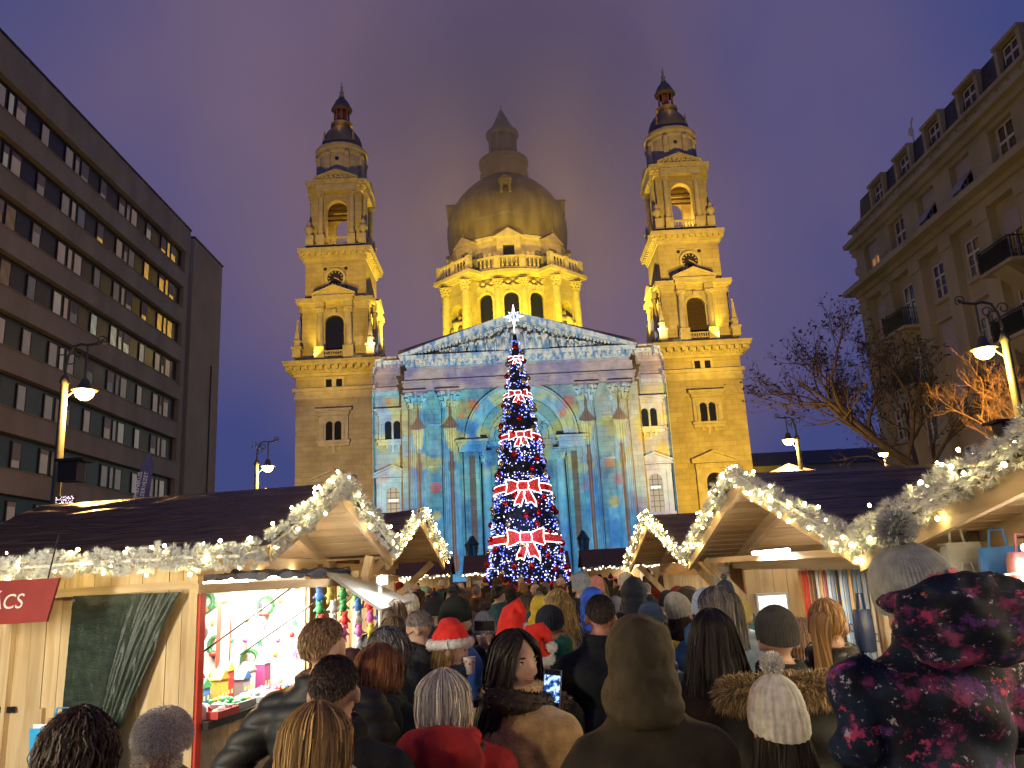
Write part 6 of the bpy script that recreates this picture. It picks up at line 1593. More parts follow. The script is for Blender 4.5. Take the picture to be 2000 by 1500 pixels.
# ------------------------------------------------------------------ the crowd, nearest first
def scarf(c, seed=0, z=1.5, kind='cloth', r=.045, rx=.085, ry=.09):
    mb = MB(); pts = [Vector((rx*math.cos(2*PI*i/20), .005+ry*math.sin(2*PI*i/20), z+.012*math.sin(3*i)+.015*math.sin(2*PI*i/20))) for i in [k*.4 for k in range(51)]]
    mb.tube(pts,[r*(1+.12*math.sin(i*.9)) for i in range(51)],12,cap=False); mb.tube([q+Vector((0,0,-.035)) for q in pts],[r*1.1]*51,12,cap=False); return ('scarf', mb, fabric(c,kind=kind))
BLACK, NAVY, CHAR, OLIVE = (.014,.014,.016), (.014,.018,.034), (.03,.03,.032), (.055,.048,.022)
# 1 curly dark hair, lower left corner
q = MB(); rr = random.Random(2); fur(q, ell_pts((0,-.02,.0),(.085,.10,.115),rr,lambda d: d.y < .55), .055,.0016,9000,rr, mix=4, droop=.35)
person('woman with bushy black curly hair, lower left corner', 152,1402,2.75, yaw=R(20), coat=(.02,.016,.014), hairstyle='curly', haircol=(.028,.015,.011), hairn=1700, curl=1.6, head=[('curls', q, hairmats((.028,.015,.011)))])
# 2 fur hat
q = MB(); rr = random.Random(5); q.ball((0,-.01,.055),.108,20,14,sc=(1.0,1.1,.95)); fur(q, ell_pts((0,-.01,.055),(.106,.116,.101),rr,lambda d: d.z > -.55), .018,.0014,15000,rr, mix=4, droop=.4)
for v in range(len(q.v)):
    pass
FURC = (.90,.76,.58)
q2 = MB(); fur(q2, ell_pts((0,-.085,-.03),(.085,.045,.06),rr), .018,.0014,4000,rr, mix=4)
person('person in a pale beige fur hat, bottom left', 320,1378,3.0, yaw=R(10), coat=(.02,.018,.016), head=[('hat', q, hairmats(FURC)),('hat_flap', q2, hairmats(FURC))], hat_h=.04, ears=False)
# puffer man
person('fair-haired man in black quilted puffer jacket at the left stall', 632,1215,3.75, yaw=R(-12), coat=(.022,.022,.023), ckind='puffer', arms=('hip','bag'), hem=.68, bulk=1.1, shoulder=1.02, hairstyle='short', haircol=(.26,.16,.08), hairn=2200, hyaw=R(-28), skin=SKIN, voxel=.0135)
# young man
person('young man with short dark hair and black coat in front of the puffer jacket', 652,1292,3.0, yaw=R(-4), coat=BLACK, hairstyle='crop', haircol=(.05,.032,.022), hairn=2600, bulk=1.05, hpitch=R(8), voxel=.0135)
# bob woman with beige knitted hood
person('woman with golden brown bob over a cream hooded coat', 617,1388,2.6, yaw=R(-10), coat=(.34,.28,.22), hairstyle='bob', haircol=(.32,.19,.06), hairn=1500, extras=[scarf((.42,.34,.25),r=.06,rx=.11,ry=.105,z=1.485),('hood', hood_down((.36,.31,.27),seed=1), None)], hpitch=R(10))
# red-brown bob, green coat
person('woman with auburn bob in a wet dark green coat', 738,1268,4.0, yaw=R(-8), coat=(.030,.042,.024), hairstyle='bob', haircol=(.27,.10,.03), hairn=1500, hpitch=R(14), bulk=1.15, extras=[('hood', hood_down((.028,.040,.023),seed=2,w=1.1), None)], hem=.6)
# grey blonde woman with red hood
person('grey-blonde woman in a bright red hooded jacket', 865,1315,3.35, yaw=R(-6), coat=(.42,.022,.016), hairstyle='bob', haircol=(.52,.46,.35), hairn=1700, bulk=1.12, extras=[('hood', hood_down((.46,.024,.018),seed=3,w=1.22), None)])
q = MB()
for sx in (-1,1): q.tube([(sx*.13,-.10,1.46),(sx*.145,-.155,1.36),(sx*.12,-.175,1.15),(sx*.1,-.17,1.0)],.028,6,flat=.35)
q.box(-.14,.14,-.3,-.155,.92,1.28)
# santa woman with cup
person('woman in a santa hat seen from the side, holding a paper cup', 878,1262,4.9, yaw=R(-86), coat=(.03,.045,.07), hairstyle='bob', haircol=(.26,.16,.06), hairn=1000, head=santa_hat(3,-.6,.06), hat_h=.10, arms=('down','cupc'), hpitch=R(6), face=True, hyaw=R(-6), h=1.63)
# brunette
br = person('dark-haired woman in a tan teddy coat looking back over her shoulder, holding a phone', 1003,1242,3.55, yaw=R(-42), coat=(.44,.28,.11), ckind='fur', trousers=(.03,.03,.03), hairstyle='long', haircol=(.018,.011,.008), hairn=2200, arms=('pocket','phonec'), hyaw=R(-100), hpitch=R(4), voxel=.0095, hem=.55, bulk=1.12, skin=SKIN2, face=True)
cm, cmats = fur_collar((.05,.032,.02), 9, rx=.12, ry=.125, z=1.538, y=.015, r=.070, a0=0, a1=2*PI, n=5000, ln=.022)
c_ = cm.build('fur_collar', cmats, br, recalc=False); c_.scale = (.955,)*3
# santa pair behind her
person('person in a tall red santa hat behind the dark-haired woman', 1000,1232,4.9, yaw=R(0), coat=(.02,.02,.022), hairstyle='long', haircol=(.03,.02,.015), hairn=700, head=santa_hat(4,.5,.22), h=1.60)
person('person in a slouched santa hat with fur-edged hood, right of the dark-haired woman', 1040,1245,4.55, yaw=R(-10), coat=(.02,.018,.015), hairstyle='short', haircol=(.04,.025,.015), hairn=500, head=santa_hat(6,.75,.13), h=1.56, extras=[('fur_collar',)+fur_collar((.16,.12,.07),4,rx=.17,ry=.13,z=1.47,r=.05,n=4000,ln=.04)])
# big man
person('broad man in a black jacket with short dark hair, centre of the lane', 1170,1165,5.1, yaw=R(-3), coat=(.010,.012,.018), hairstyle='crop', haircol=(.035,.025,.018), hairn=2200, bulk=1.1, shoulder=1.0, hem=.7, skin=nmat('ruddy_skin',(.50,.20,.13),(.56,.26,.18),scale=10,rough=.5,bump=0), voxel=.0145)
# hooded man
person('man in an olive brown coat with the hood up, in front of the centre', 1245,1217,2.75, yaw=R(-2), coat=(.050,.038,.017), head=hood_up((.050,.038,.017),seed=4,wide=.98), bulk=1.02, shoulder=.94, hem=.6, hat_h=.02, h=1.77, voxel=.0145)
# girl in white pompom hat
person('girl with long dark hair in a white ribbed pompom hat', 1510,1318,2.75, yaw=R(8), coat=(.025,.018,.013), hairstyle='long', haircol=(.022,.013,.008), hairn=2000, head=knit_hat((.72,.69,.58),ribs=22,height=.20,pom=((.85,.82,.74),.042),seed=3), hat_h=.0, h=1.53, bulk=1.05)
# fur hood man
person('man in a dark beanie with a wide fur-trimmed hood', 1513,1192,3.85, yaw=R(4), coat=(.014,.014,.013), head=knit_hat((.05,.048,.042),ribs=40,height=.165,fold=False,seed=5,top=.02), hat_h=.02, bulk=1.1, shoulder=1.05, hem=.62, hairstyle='crop', haircol=(.04,.03,.02), hairn=500, extras=[('fur_collar',)+fur_collar((.30,.21,.10),6,rx=.27,ry=.17,z=1.455,y=-.05,r=.075,n=13000,ln=.05)])
# ponytail woman
person('woman with fair ponytail in a black leather jacket by the belts', 1612,1172,4.1, yaw=R(-14), coat=(.016,.016,.013), ckind='leather', hairstyle='pony', haircol=(.40,.23,.085), hairn=1500, hyaw=R(-20), bulk=1.12, extras=[scarf((.03,.025,.02),r=.04)])
# long dark hair woman
person('woman with long straight black hair and dark brown coat', 1388,1198,4.0, yaw=R(-2), coat=(.028,.014,.010), hairstyle='long', haircol=(.012,.008,.006), hairn=1500, hem=.5)
# grey ponytail woman, profile left
person('woman with long grey hair in a blue-grey puffer jacket, facing left', 1400,1156,4.75, yaw=R(62), coat=(.11,.17,.24), ckind='puffer', hairstyle='long', haircol=(.16,.14,.12), hairn=1300, bulk=1.15, curl=.5, face=True)
# yellow jacket, script hat
person('person in a bright yellow puffer jacket and blue knitted hat', 1268,1172,6.3, yaw=R(-12), coat=(.62,.50,.02), ckind='puffer', head=knit_hat((.06,.10,.16),ribs=24,height=.15,pom=((.10,.13,.17),.03),seed=8), hairstyle='short', haircol=(.10,.06,.03), hairn=400, bulk=1.12, hat_h=.04)
scr = MB(); scr.tube([Vector((-.055+.0085*i,-.131+.5*(-.055+.0085*i)**2*8,.055+.014*math.sin(i*1.9)+.004*math.cos(i*.7))) for i in range(14)],.003,5)
person('person in a black hat with white script and a dusky blue puffer jacket', 1275,1202,4.7, yaw=R(-20), coat=(.055,.075,.12), ckind='puffer', head=knit_hat((.012,.012,.013),ribs=40,height=.15,fold=False,seed=9)+[('hat_script', scr, [pmat('white_print',(.7,.7,.7),.6)])], hairstyle='curly', haircol=(.30,.26,.2), hairn=600, bulk=1.1, h=1.62)
# left middle group
person('older woman with curly grey hair facing left toward the toys', 757,1232,5.0, yaw=R(70), coat=(.035,.04,.05), hairstyle='curly', haircol=(.15,.14,.13), hairn=1500, curl=1.2, hpitch=R(8), face=True, hyaw=R(10))
person('woman with long light brown hair near the toy display', 768,1206,6.0, yaw=R(30), coat=(.02,.02,.022), hairstyle='long', haircol=(.19,.12,.06), hairn=1100, hyaw=R(20))
person('bald man with glasses looking down to the left', 822,1198,5.7, yaw=R(75), coat=(.016,.017,.022), hpitch=R(26), face=True, glasses=True, hairstyle='thin', haircol=(.16,.13,.11), hairn=120, extras=[scarf((.014,.014,.016),r=.05)])
person('man in a black beanie facing the camera', 848,1168,6.9, yaw=R(165), coat=(.02,.025,.035), head=knit_hat((.012,.012,.013),ribs=36,height=.155,fold=False,seed=12), face=True, hpitch=R(14), hat_h=.03)
person('bearded man in a dark pompom hat and blue jacket, facing right', 888,1178,6.0, yaw=R(-62), coat=(.02,.07,.24), head=knit_hat((.018,.022,.018),ribs=30,height=.19,pom=((.10,.09,.075),.045),seed=13)+[('beard',)+(lambda q,r_: (fur(q, ell_pts((0,.055,-.085),(.052,.045,.035),r_), .022,.004,700,r_,mix=4), (q,hairmats((.05,.035,.02))))[1])(MB(),random.Random(3))], hat_h=.0, h=1.74, bulk=1.15, face=True, hyaw=R(-18))
w24 = person('woman in a grey pompom hat facing the camera, holding up a phone', 945,1188,6.6, yaw=R(172), coat=(.018,.018,.02), head=knit_hat((.17,.18,.20),ribs=20,height=.20,pom=((.14,.10,.08),.04),seed=14), hairstyle='long', haircol=(.14,.11,.08), hairn=900, h=1.60, face=True, arms=('high','fold'))
# right middle group
person('tall person in a navy hooded coat, hood up, right of centre', 1236,1132,7.2, yaw=R(-5), coat=(.010,.013,.024), head=hood_up((.010,.013,.024),seed=7,peak=.02), bulk=1.1, shoulder=1.0, hat_h=.02)
person('woman with a mass of curly blonde hair', 1088,1157,7.0, yaw=R(5), coat=(.06,.09,.17), hairstyle='long', haircol=(.42,.29,.10), hairn=1500, curl=1.5)
person('child with blonde hair in front of the curly blonde woman', 1092,1190,6.2, yaw=R(15), coat=(.03,.035,.05), hairstyle='bob', haircol=(.30,.21,.09), hairn=800, h=1.5)
person('person in a dark hat with green snood', 1072,1184,5.6, yaw=R(-15), coat=(.014,.014,.016), head=knit_hat((.02,.022,.03),ribs=30,height=.15,fold=False,seed=16), extras=[scarf((.012,.14,.08),r=.055,z=1.51)], hat_h=.02)
person('person with long black hair right of the broad man', 1206,1190,5.6, yaw=R(-15), coat=(.012,.012,.014), hairstyle='bob', haircol=(.010,.008,.007), hairn=900, h=1.64)
person('person in a bright blue hooded jacket, hood up', 1156,1150,8.4, yaw=R(-30), coat=(.02,.08,.45), head=hood_up((.02,.085,.48),seed=9,wide=1.1), hat_h=.02)
person('woman in a white slouchy knitted hat leaning right', 1312,1163,6.4, yaw=R(-50), coat=(.03,.022,.018), head=knit_hat((.46,.44,.36),ribs=20,height=.19,fold=False,slouch=.35,seed=17), hairstyle='long', haircol=(.06,.04,.025), hairn=800, hat_h=.04, lean=.12)
person('person in a white and blue nordic hat and blue scarf', 1368,1152,5.9, yaw=R(-40), coat=(.03,.10,.20), head=knit_hat((.40,.48,.58),ribs=16,height=.16,seed=18), extras=[scarf((.06,.22,.42),r=.055,z=1.5)], hat_h=.03, lean=.1)
person('person in a pale yellow beanie at the postcard stall', 1440,1172,6.2, yaw=R(-25), coat=(.32,.42,.52), ckind='puffer', head=knit_hat((.55,.44,.16),ribs=22,height=.17,seed=19), hat_h=.03)
person('person with reddish fair hair behind the beanie man', 1560,1206,4.9, yaw=R(-10), coat=(.06,.09,.16), hairstyle='bob', haircol=(.34,.20,.12), hairn=900, h=1.6)
person('person in a brown hood bending at the far right stall', 1335,1150,6.9, yaw=R(-30), coat=(.035,.025,.018), head=hood_up((.04,.03,.02),seed=11), lean=.12, hat_h=.02)
person('shopper in a dark patterned headscarf at the left stall counter', 693,1248,4.5, yaw=R(35), coat=(.05,.012,.014), head=hood_up((.05,.016,.018),seed=12), h=1.55, lean=.1, hpitch=R(15))
person('person with brown hair beside the smaller left stall', 772,1174,8.2, yaw=R(20), coat=(.02,.02,.025), hairstyle='long', haircol=(.11,.065,.035), hairn=700)
person('person in a cream pompom hat beside the smaller left stall', 800,1160,9.0, yaw=R(15), coat=(.03,.03,.035), head=knit_hat((.50,.45,.36),ribs=18,height=.16,pom=((.5,.46,.4),.035),seed=20,pomn=400), hat_h=.04)
person('child in a red and yellow hooded jacket deeper in the crowd', 1056,1165,8.0, yaw=R(10), coat=(.55,.06,.02), head=hood_up((.58,.42,.03),seed=13), hat_h=.02)
person('person in a light grey beanie rising above the crowd right of the tree', 1134,1121,9.2, yaw=0, coat=(.02,.02,.024), head=knit_hat((.26,.28,.29),ribs=26,height=.17,fold=False,seed=21), hat_h=.03)
person('person in a salmon pink beanie right of the tree', 1163,1127,10.5, yaw=0, coat=(.02,.02,.022), head=knit_hat((.55,.22,.17),ribs=24,height=.17,fold=False,seed=22), hat_h=.03)
# child on shoulders, right foreground
def floral():
    m, n, l, b = nt('dark_floral_print')
    tc = n.new('ShaderNodeTexCoord')
    def nz(sc, det, off):
        mp = n.new('ShaderNodeMapping'); mp.inputs['Location'].default_value = (off,off*1.7,0); l.new(tc.outputs['Object'], mp.inputs[0]); z = n.new('ShaderNodeTexNoise'); z.inputs['Scale'].default_value = sc; z.inputs['Detail'].default_value = det; z.inputs['Roughness'].default_value = .7; l.new(mp.outputs[0], z.inputs['Vector']); return z.outputs['Fac']
    def mix(f, lo, hi, a, c):
        mr = n.new('ShaderNodeMapRange'); mr.inputs[1].default_value = lo; mr.inputs[2].default_value = hi; l.new(f, mr.inputs[0]); x = n.new('ShaderNodeMix'); x.data_type = 'RGBA'; l.new(mr.outputs[0], x.inputs[0])
        if isinstance(a, tuple): x.inputs[6].default_value = (*a,1)
        else: l.new(a, x.inputs[6])
        x.inputs[7].default_value = (*c,1); return x.outputs[2]
    c = mix(nz(5,4,0),.45,.6,(.006,.007,.014),(.010,.022,.05)); c = mix(nz(9,9,3),.53,.60,c,(.20,.03,.11)); c = mix(nz(11,9,8),.57,.62,c,(.10,.03,.17)); c = mix(nz(16,9,15),.60,.63,c,(.42,.05,.13)); c = mix(nz(34,7,5),.61,.64,c,(.40,.36,.40)); c = mix(nz(24,7,12),.65,.68,c,(.45,.12,.05))
    l.new(c, b.inputs['Base Color']); b.inputs['Roughness'].default_value = .75; b.inputs['Specular IOR Level'].default_value = .2; return m
FLOR = floral()
ad = person('adult carrying a child on the shoulders, mostly below the frame', 1850,1400,2.5, yaw=0, coat=(.016,.02,.016), hairstyle='short', haircol=(.04,.03,.02), hairn=500, h=1.68, X=1.31)
kid = person('child in a grey pompom hat with pink hearts and dark floral jacket, carried on shoulders', 1800,1040,2.24, yaw=R(4), h=1.14, X=1.07, trousers=(.02,.02,.04), hscale=1.38, hyaw=R(14), htilt=R(-10), bulk=1.42, shoulder=1.15, arms=('bag','bag'), hem=.62, ears=False, voxel=.0145,
    head=knit_hat((.34,.36,.32),ribs=60,height=.20,fold=False,pom=((.62,.64,.58),.056),seed=30,wide=1.16,pomn=2400))
kid.location.z = .735
kid.material_slots[0].material = FLOR
hm = hood_down((.02,.02,.04),seed=8,w=1.2)
for v_ in hm.vertices: v_.co += v_.normal*(.022*mnoise.noise(v_.co*13+Vector((3,1,0)))+.010*mnoise.noise(v_.co*31))
hm.materials.clear(); hm.materials.append(FLOR); hq = put('hood', hm, kid); hq.scale = (1.16,.78,.86); hq.location = (.06,-.03,-.185)
HEART = pmat('pink_felt', (.50,.15,.15), .9)
hp = []
for i in range(25):
    t = 2*PI*i/24; hp.append((.0014*16*math.sin(t)**3, .0014*(13*math.cos(t)-5*math.cos(2*t)-2*math.cos(3*t)-math.cos(4*t))))
me_, M_, s_ = body_mesh(h=1.14, hscale=1.38, hyaw=R(14), htilt=R(-10), bulk=1.42, shoulder=1.15, arms=('bag','bag'), hem=.62, ears=False, voxel=.0145, style='cloth')
for az,z in ((-107,.10),(-72,.10),(-112,.02),(-30,.06),(-60,.03)):
    a = R(az); q = MB(); q.prism(hp[:-1], -.004, .004, 'y'); d = Vector((math.cos(a)*1.0,math.sin(a)*1.2,0)); 
    p = Vector((.117*math.cos(a)*(1 if z < .09 else .97), -.012+.140*math.sin(a)*(1 if z < .09 else .97), z)); o_ = q.build('heart_patch', HEART, kid, recalc=True)
    o_.matrix_local = Matrix.Scale(s_,4) @ M_ @ Matrix.Translation(p) @ Matrix.Rotation(a+PI/2,4,'Z') @ Matrix.Rotation(R(-10 if z < .09 else -28),4,'X')
# ---- hand-held things
ph = at(1078,1345,3.50)
def phone(loc, rot, label, scrm):
    o = empty('mobile_phone', loc); o.rotation_euler = rot; tag(o, label, 'phone')
    q = MB(); q.box(-.036,.036,-.004,.004,-.075,.075); q.build('case', pmat('phone_case',(.02,.02,.022),.3), o)
    q = MB(); q.box(-.033,.033,-.0052,-.0042,-.071,.071); q.build('screen', scrm, o)
    q = MB()
    for sx in (-1,1): q.box(sx*.0365-.001,sx*.0365+.001,-.0045,.0045,-.074,.074)
    q.build('rim', pmat('phone_rim',(.5,.5,.52),.25,.8), o); return o
m, n_, l_, b_ = nt('phone_screen'); tc = n_.new('ShaderNodeTexCoord'); sx = n_.new('ShaderNodeSeparateXYZ'); l_.new(tc.outputs['Object'], sx.inputs[0])
nz_ = n_.new('ShaderNodeTexNoise'); nz_.inputs['Scale'].default_value = 55; l_.new(tc.outputs['Object'], nz_.inputs['Vector'])
rp = n_.new('ShaderNodeValToRGB'); e = rp.color_ramp.elements; e[0].position = .40; e[0].color = (.01,.03,.10,1); e[1].position = .56; e[1].color = (.62,.82,1,1); x_ = e.new(.48); x_.color = (.04,.18,.62,1); l_.new(nz_.outputs['Fac'], rp.inputs[0])
mr = n_.new('ShaderNodeMath'); mr.operation = 'ABSOLUTE'; l_.new(sx.outputs[2], mr.inputs[0]); lt = n_.new('ShaderNodeMath'); lt.operation = 'LESS_THAN'; lt.inputs[1].default_value = .052; l_.new(mr.outputs[0], lt.inputs[0])
ml = n_.new('ShaderNodeMath'); ml.operation = 'MULTIPLY'; ml.inputs[1].default_value = 1.3; l_.new(lt.outputs[0], ml.inputs[0]); l_.new(rp.outputs[0], b_.inputs['Emission Color']); l_.new(ml.outputs[0], b_.inputs['Emission Strength']); b_.inputs['Base Color'].default_value = (.01,.01,.012,1); b_.inputs['Roughness'].default_value = .15
phone(ph, (R(-8),R(6),R(-12)), 'lit mobile phone in the hand of the dark-haired woman', m)
p24 = at(946,1222,6.2); phone(p24, (R(5),R(88),R(180)), 'black phone held sideways before the woman in the grey hat', m)
cp = at(917,1300,4.85); o = empty('paper_cup', cp); tag(o, 'white paper cup with red print in a gloved hand', 'cup')
q = MB(); q.lathe([(.026,-.045),(.036,.045),(.038,.048),(.034,.048),(.025,-.04)],(0,0,0),18); q.build('cup', pmat('cup_paper',(.62,.56,.52),.6), o, smooth=True)
q = MB()
for k in range(5): a = R(-150+30*k); q.ball((.0325*math.cos(a),.0325*math.sin(a),.012+.012*(k%2)),.006,8,6)
q.build('red_print', REDT, o)
# backpack straps on the red jacket
# ---- deeper crowd: every head its own person
_far_me = {}
def far_part(key, fn):
    if key not in _far_me:
        out = []
        for nm,mb,mats in fn(): out.append((nm, mb.mesh(nm, mats, True) if isinstance(mb, MB) else mb))
        _far_me[key] = out
    return _far_me[key]
HEADS = [('black beanie',lambda: knit_hat((.014,.014,.015),ribs=24,height=.16,fold=False,seed=1)),
 ('grey beanie',lambda: knit_hat((.17,.17,.17),ribs=24,height=.16,seed=2)),
 ('cream pompom hat',lambda: knit_hat((.5,.46,.38),ribs=18,height=.17,pom=((.5,.46,.4),.04),seed=3,pomn=260)),
 ('brown hair',lambda: [('hair',)+hair('bob',(.09,.055,.03),5,420)]),
 ('black hair',lambda: [('hair',)+hair('short',(.02,.015,.012),6,420)]),
 ('blonde hair',lambda: [('hair',)+hair('long',(.34,.24,.10),7,420)]),
 ('dark red beanie',lambda: knit_hat((.16,.014,.016),ribs=24,height=.16,seed=4)),
 ('olive hood',lambda: hood_up((.05,.048,.025),seed=5)),
 ('black hood',lambda: hood_up((.012,.012,.013),seed=6)),
 ('white beanie',lambda: knit_hat((.52,.51,.48),ribs=22,height=.17,seed=7)),
 ('grey hair',lambda: [('hair',)+hair('short',(.22,.21,.2),8,420)]),
 ('navy pompom hat',lambda: knit_hat((.016,.024,.06),ribs=18,height=.17,pom=((.1,.1,.11),.04),seed=8,pomn=260))]
COATS = [('black',(.013,.013,.014)),('navy',(.014,.02,.05)),('dark grey',(.05,.05,.052)),('brown',(.07,.04,.022)),('olive',(.05,.048,.022)),('dark red',(.14,.016,.014)),('beige',(.26,.20,.13)),('teal',(.02,.07,.08))]
rc = random.Random(77); combos = [(h,c) for h in range(len(HEADS)) for c in range(len(COATS))]; rc.shuffle(combos)
spots = []
def clear(x, y, d): return all((x-a)**2*2.2+(y-b)**2 > d*d for a,b in spots)
tries = 0
while len(spots) < 92 and tries < 6000:
    tries += 1
    y = 8.6+28*rc.random()**1.15
    half = (1.9 if y < 17 else 2.2+(y-17)*.28)
    x = .35+rc.uniform(-half,half*1.05)
    if abs(x-.47) < 2.3 and y > 35: continue
    if clear(x,y,.62+.012*y): spots.append((x,y))
spots.sort(key=lambda s: s[1])
for i,(x,y) in enumerate(spots):
    hi, ci = combos[i%len(combos)]; hn, hf = HEADS[hi]; cn, cc = COATS[ci]
    ht = rc.gauss(1.70,.075); ht = max(1.5,min(1.88,ht))
    vr = rc.choice(((('down','down'),.72),(('pocket','pocket'),.6),(('bag','down'),.66),(('fold','down'),.7)))
    yaw = rc.choice((0,0,0,0,.3,-.3,.6,-.6,1.5,-1.5,3.0))+rc.uniform(-.2,.2)
    where = 'in front of the tree' if abs(x-.47*y/38) < .05*y else ('on the left side' if x < .4 else 'on the right side')
    dist = 'mid lane' if y < 14 else ('up the lane' if y < 24 else 'far back')
    o = person('person in %s coat, %s, %s %s' % (cn,hn,dist,where), 1000,1150,y, yaw=yaw, coat=cc, far=True, X=x, h=ht, arms=vr[0], hem=vr[1], bulk=1.15, hands=False, group='crowd deeper in the lane')
    me, M, s = body_mesh(h=1.75, arms=vr[0], hem=vr[1], bulk=1.15, hands=False, voxel=.034, style='cloth')
    for nm,hm_ in far_part(hi,hf):
        q = put(nm, hm_, o); q.matrix_local = M
# ------------------------------------------------------------------ goods and signs
def thing(name, label, cat, loc, rz=0, group=None): return tag(empty(name, loc, rz), label, cat, group)
def px2(px, py, Y): return at(px,py,Y)
# red sign board with white letters, cut by the picture edge
c = px2(52,1175,6.35); yw = R(-9)
o = thing('shop_sign', 'dark red shop sign with white lettering at the left edge', 'sign', c, yw)
q = MB(); q.prism([(-.62,-.165),(.19,-.155),(.27,.165),(-.62,.165)],-.012,.012); q.build('board', nmat('sign_red',(.20,.022,.018),(.25,.03,.024),scale=4,rough=.55,bump=.1), o)
tm = text_mesh('ÁCS', .155, .002, 'RIGHT', .22); tm.materials.append(pmat('sign_white',(.6,.55,.52),.6)); t = put('lettering', tm, o, (-.02,-.016,-.045)); t.rotation_euler = (R(90),0,0)
q = MB(); q.tube([(-.25,.02,-.16),(-.55,.1,-.36)],.006,5); q.tube([(.15,.02,.16),(.15,.1,.5)],.006,5); q.build('hanger', IRON, o)
# green tarp drawn across the plank wall
S = SL1
q = MB(); NS, NT = 70, 34; vs = []
for i in range(NS+1):
    s = i/NS; g = max(0,min(1,(s-.45)/.3)); g = g*g*(3-2*g)
    for j in range(NT+1):
        t = j/NT
        vt = 1.90-1.06*s; vb = 1.93-.62*s; v = vt+(vb-vt)*(t**.8)
        z = 1.955-.012*s-(1.15-.12*s)*t+.02*math.sin(6*s)*t
        f = g*(.055*math.sin(s*46+2.2*t)+.03*math.sin(s*83-t*3)) *(.45+.55*t) + (1-g)*(.010*mnoise.noise(Vector((s*6,t*26,1)))+.004*mnoise.noise(Vector((s*30,t*60,5))))
        vs.append(S.P(v, .215-abs(f)-.02*g, z))
q.v = vs
for i in range(NS):
    for j in range(NT): q.f.append((i*(NT+1)+j,(i+1)*(NT+1)+j,(i+1)*(NT+1)+j+1,i*(NT+1)+j+1)); q.m.append(0)
GT = nmat('green_polythene',(.018,.030,.020),(.035,.05,.034),scale=8,rough=.28,bump=.5,bscale=40,stretch=(1,1,3),dist=.01,spec=.6)
cl = q.build('tarpaulin', GT, None, smooth=True, loc=S.root.location, rz=S.yaw); tag(cl, 'dark green tarpaulin curtain gathered on the left stall wall', 'tarpaulin')
q = MB(); q.lathe([(.004,0),(.012,0),(.012,.004)],(0,0,0),12); e_ = q.build('eyelet', pmat('steel',(.6,.6,.6),.3,.9), cl); e_.location = S.P(1.87,.19,1.92); e_.rotation_euler = (R(90),0,0)
# crate with blue carrier bag
b0 = px2(112,1490,6.35); o = thing('wooden_crate', 'wooden crate under the blue carrier bag', 'crate', (b0.x,6.5,0), R(-11))
for k in range(4): q = MB(); q.box(-.3,.3,-.2,.2,.02+.14*k,.13+.14*k); q.build('slat', PINEX, o)
o = thing('carrier_bag', 'sky blue carrier bag printed with a tree in a light bulb', 'bag', (b0.x,6.5,.56), R(-13))
BL = nmat('blue_bag',(.03,.30,.62),(.06,.40,.72),scale=5,rough=.35,bump=.3,bscale=12,dist=.01)
q = MB(); q.frus(-.24,.24,-.09,.09,0,-.27,.27,-.11,.11,.44); q.build('body', BL, o)
q = MB(); q.box(-.25,.25,-.095,-.09,.42,.47); q.box(-.25,.25,.09,.095,.42,.47); q.build('rim', pmat('bag_white',(.7,.75,.78),.5), o)
q = MB(); q.tube([(-.08,-.1,.44),(-.06,-.08,.58),(.06,-.08,.58),(.08,-.1,.44)],.008,5); q.build('handle', BL, o)
q = MB(); q.tube([(-.15+.075*math.cos(a)*(1 if math.sin(a) > -.5 else .55),-.112,.25+.095*math.sin(a)) for a in [R(-60+20*i) for i in range(16)]],.006,5); q.build('bulb_print', pmat('bag_print',(.75,.85,.9),.5), o)
q = MB(); rr = random.Random(1)
for k in range(26): q.ball((-.15+rr.gauss(0,.022),-.108,.27+rr.gauss(0,.025)),.014,6,4,sc=(1,.25,1))
q.box(-.153,-.147,-.112,-.107,.16,.24); q.build('tree_print', pmat('print_green',(.03,.10,.025),.7), o)
# ---- left stall goods
def Wd(v,u,z): return S.W(v,u,z)
o = thing('paper_lantern', 'big round white lantern hanging in the bright left stall', 'lantern', Wd(1.05,.62,1.62), S.yaw); q = MB(); q.ball((0,0,0),.165,22,16); q.build('shade', pmat('paper_white',(.85,.85,.82),.8), o, smooth=True); q = MB(); q.tube([(0,0,.16),(0,0,.4)],.004,4); q.build('cord', IRON, o)
COLS = [(.65,.03,.03),(.6,.45,.08),(.75,.75,.72),(.05,.28,.10),(.05,.16,.45),(.55,.12,.35),(.65,.28,.05),(.4,.42,.45)]
GM = [pmat('goods_gloss_%d'%i, c_, .25) for i,c_ in enumerate(COLS)]; GF = [pmat('goods_felt_%d'%i, c_, .8) for i,c_ in enumerate(COLS)]
bl_me = []
for m_ in GM: q = MB(); q.ball((0,0,.03),.03,9,7); bl_me.append(q.mesh('ornament', m_, True))
rg = random.Random(9)
for k in range(4):
    col = ('red','green and gold','white','mixed')[k]
    o = thing('ornament_tray', 'tray of %s baubles on the left stall counter' % col, 'tray', Wd(S.ov+.02+.07*(k%2),.62+.42*k,.905), S.yaw, 'ornament trays')
    q = MB(); q.box(-.17,.17,-.17,.17,0,.012); q.box(-.17,.17,-.17,-.155,.012,.06); q.box(-.17,.17,.155,.17,.012,.06); q.box(-.17,-.155,-.155,.155,.012,.06); q.box(.155,.17,-.155,.155,.012,.06); q.build('tray', pmat('tray_card_%d'%k,((.5,.06,.05),(.25,.25,.26),(.6,.6,.58),(.2,.22,.2))[k],.7), o)
    for a in range(4):
        for b in range(4): put('ornament', bl_me[rg.choice(((0,0,2),(3,1,1),(2,2,7),(0,1,5,4))[k])], o, (-.115+.076*a,-.115+.076*b,.014+.03*rg.random()))
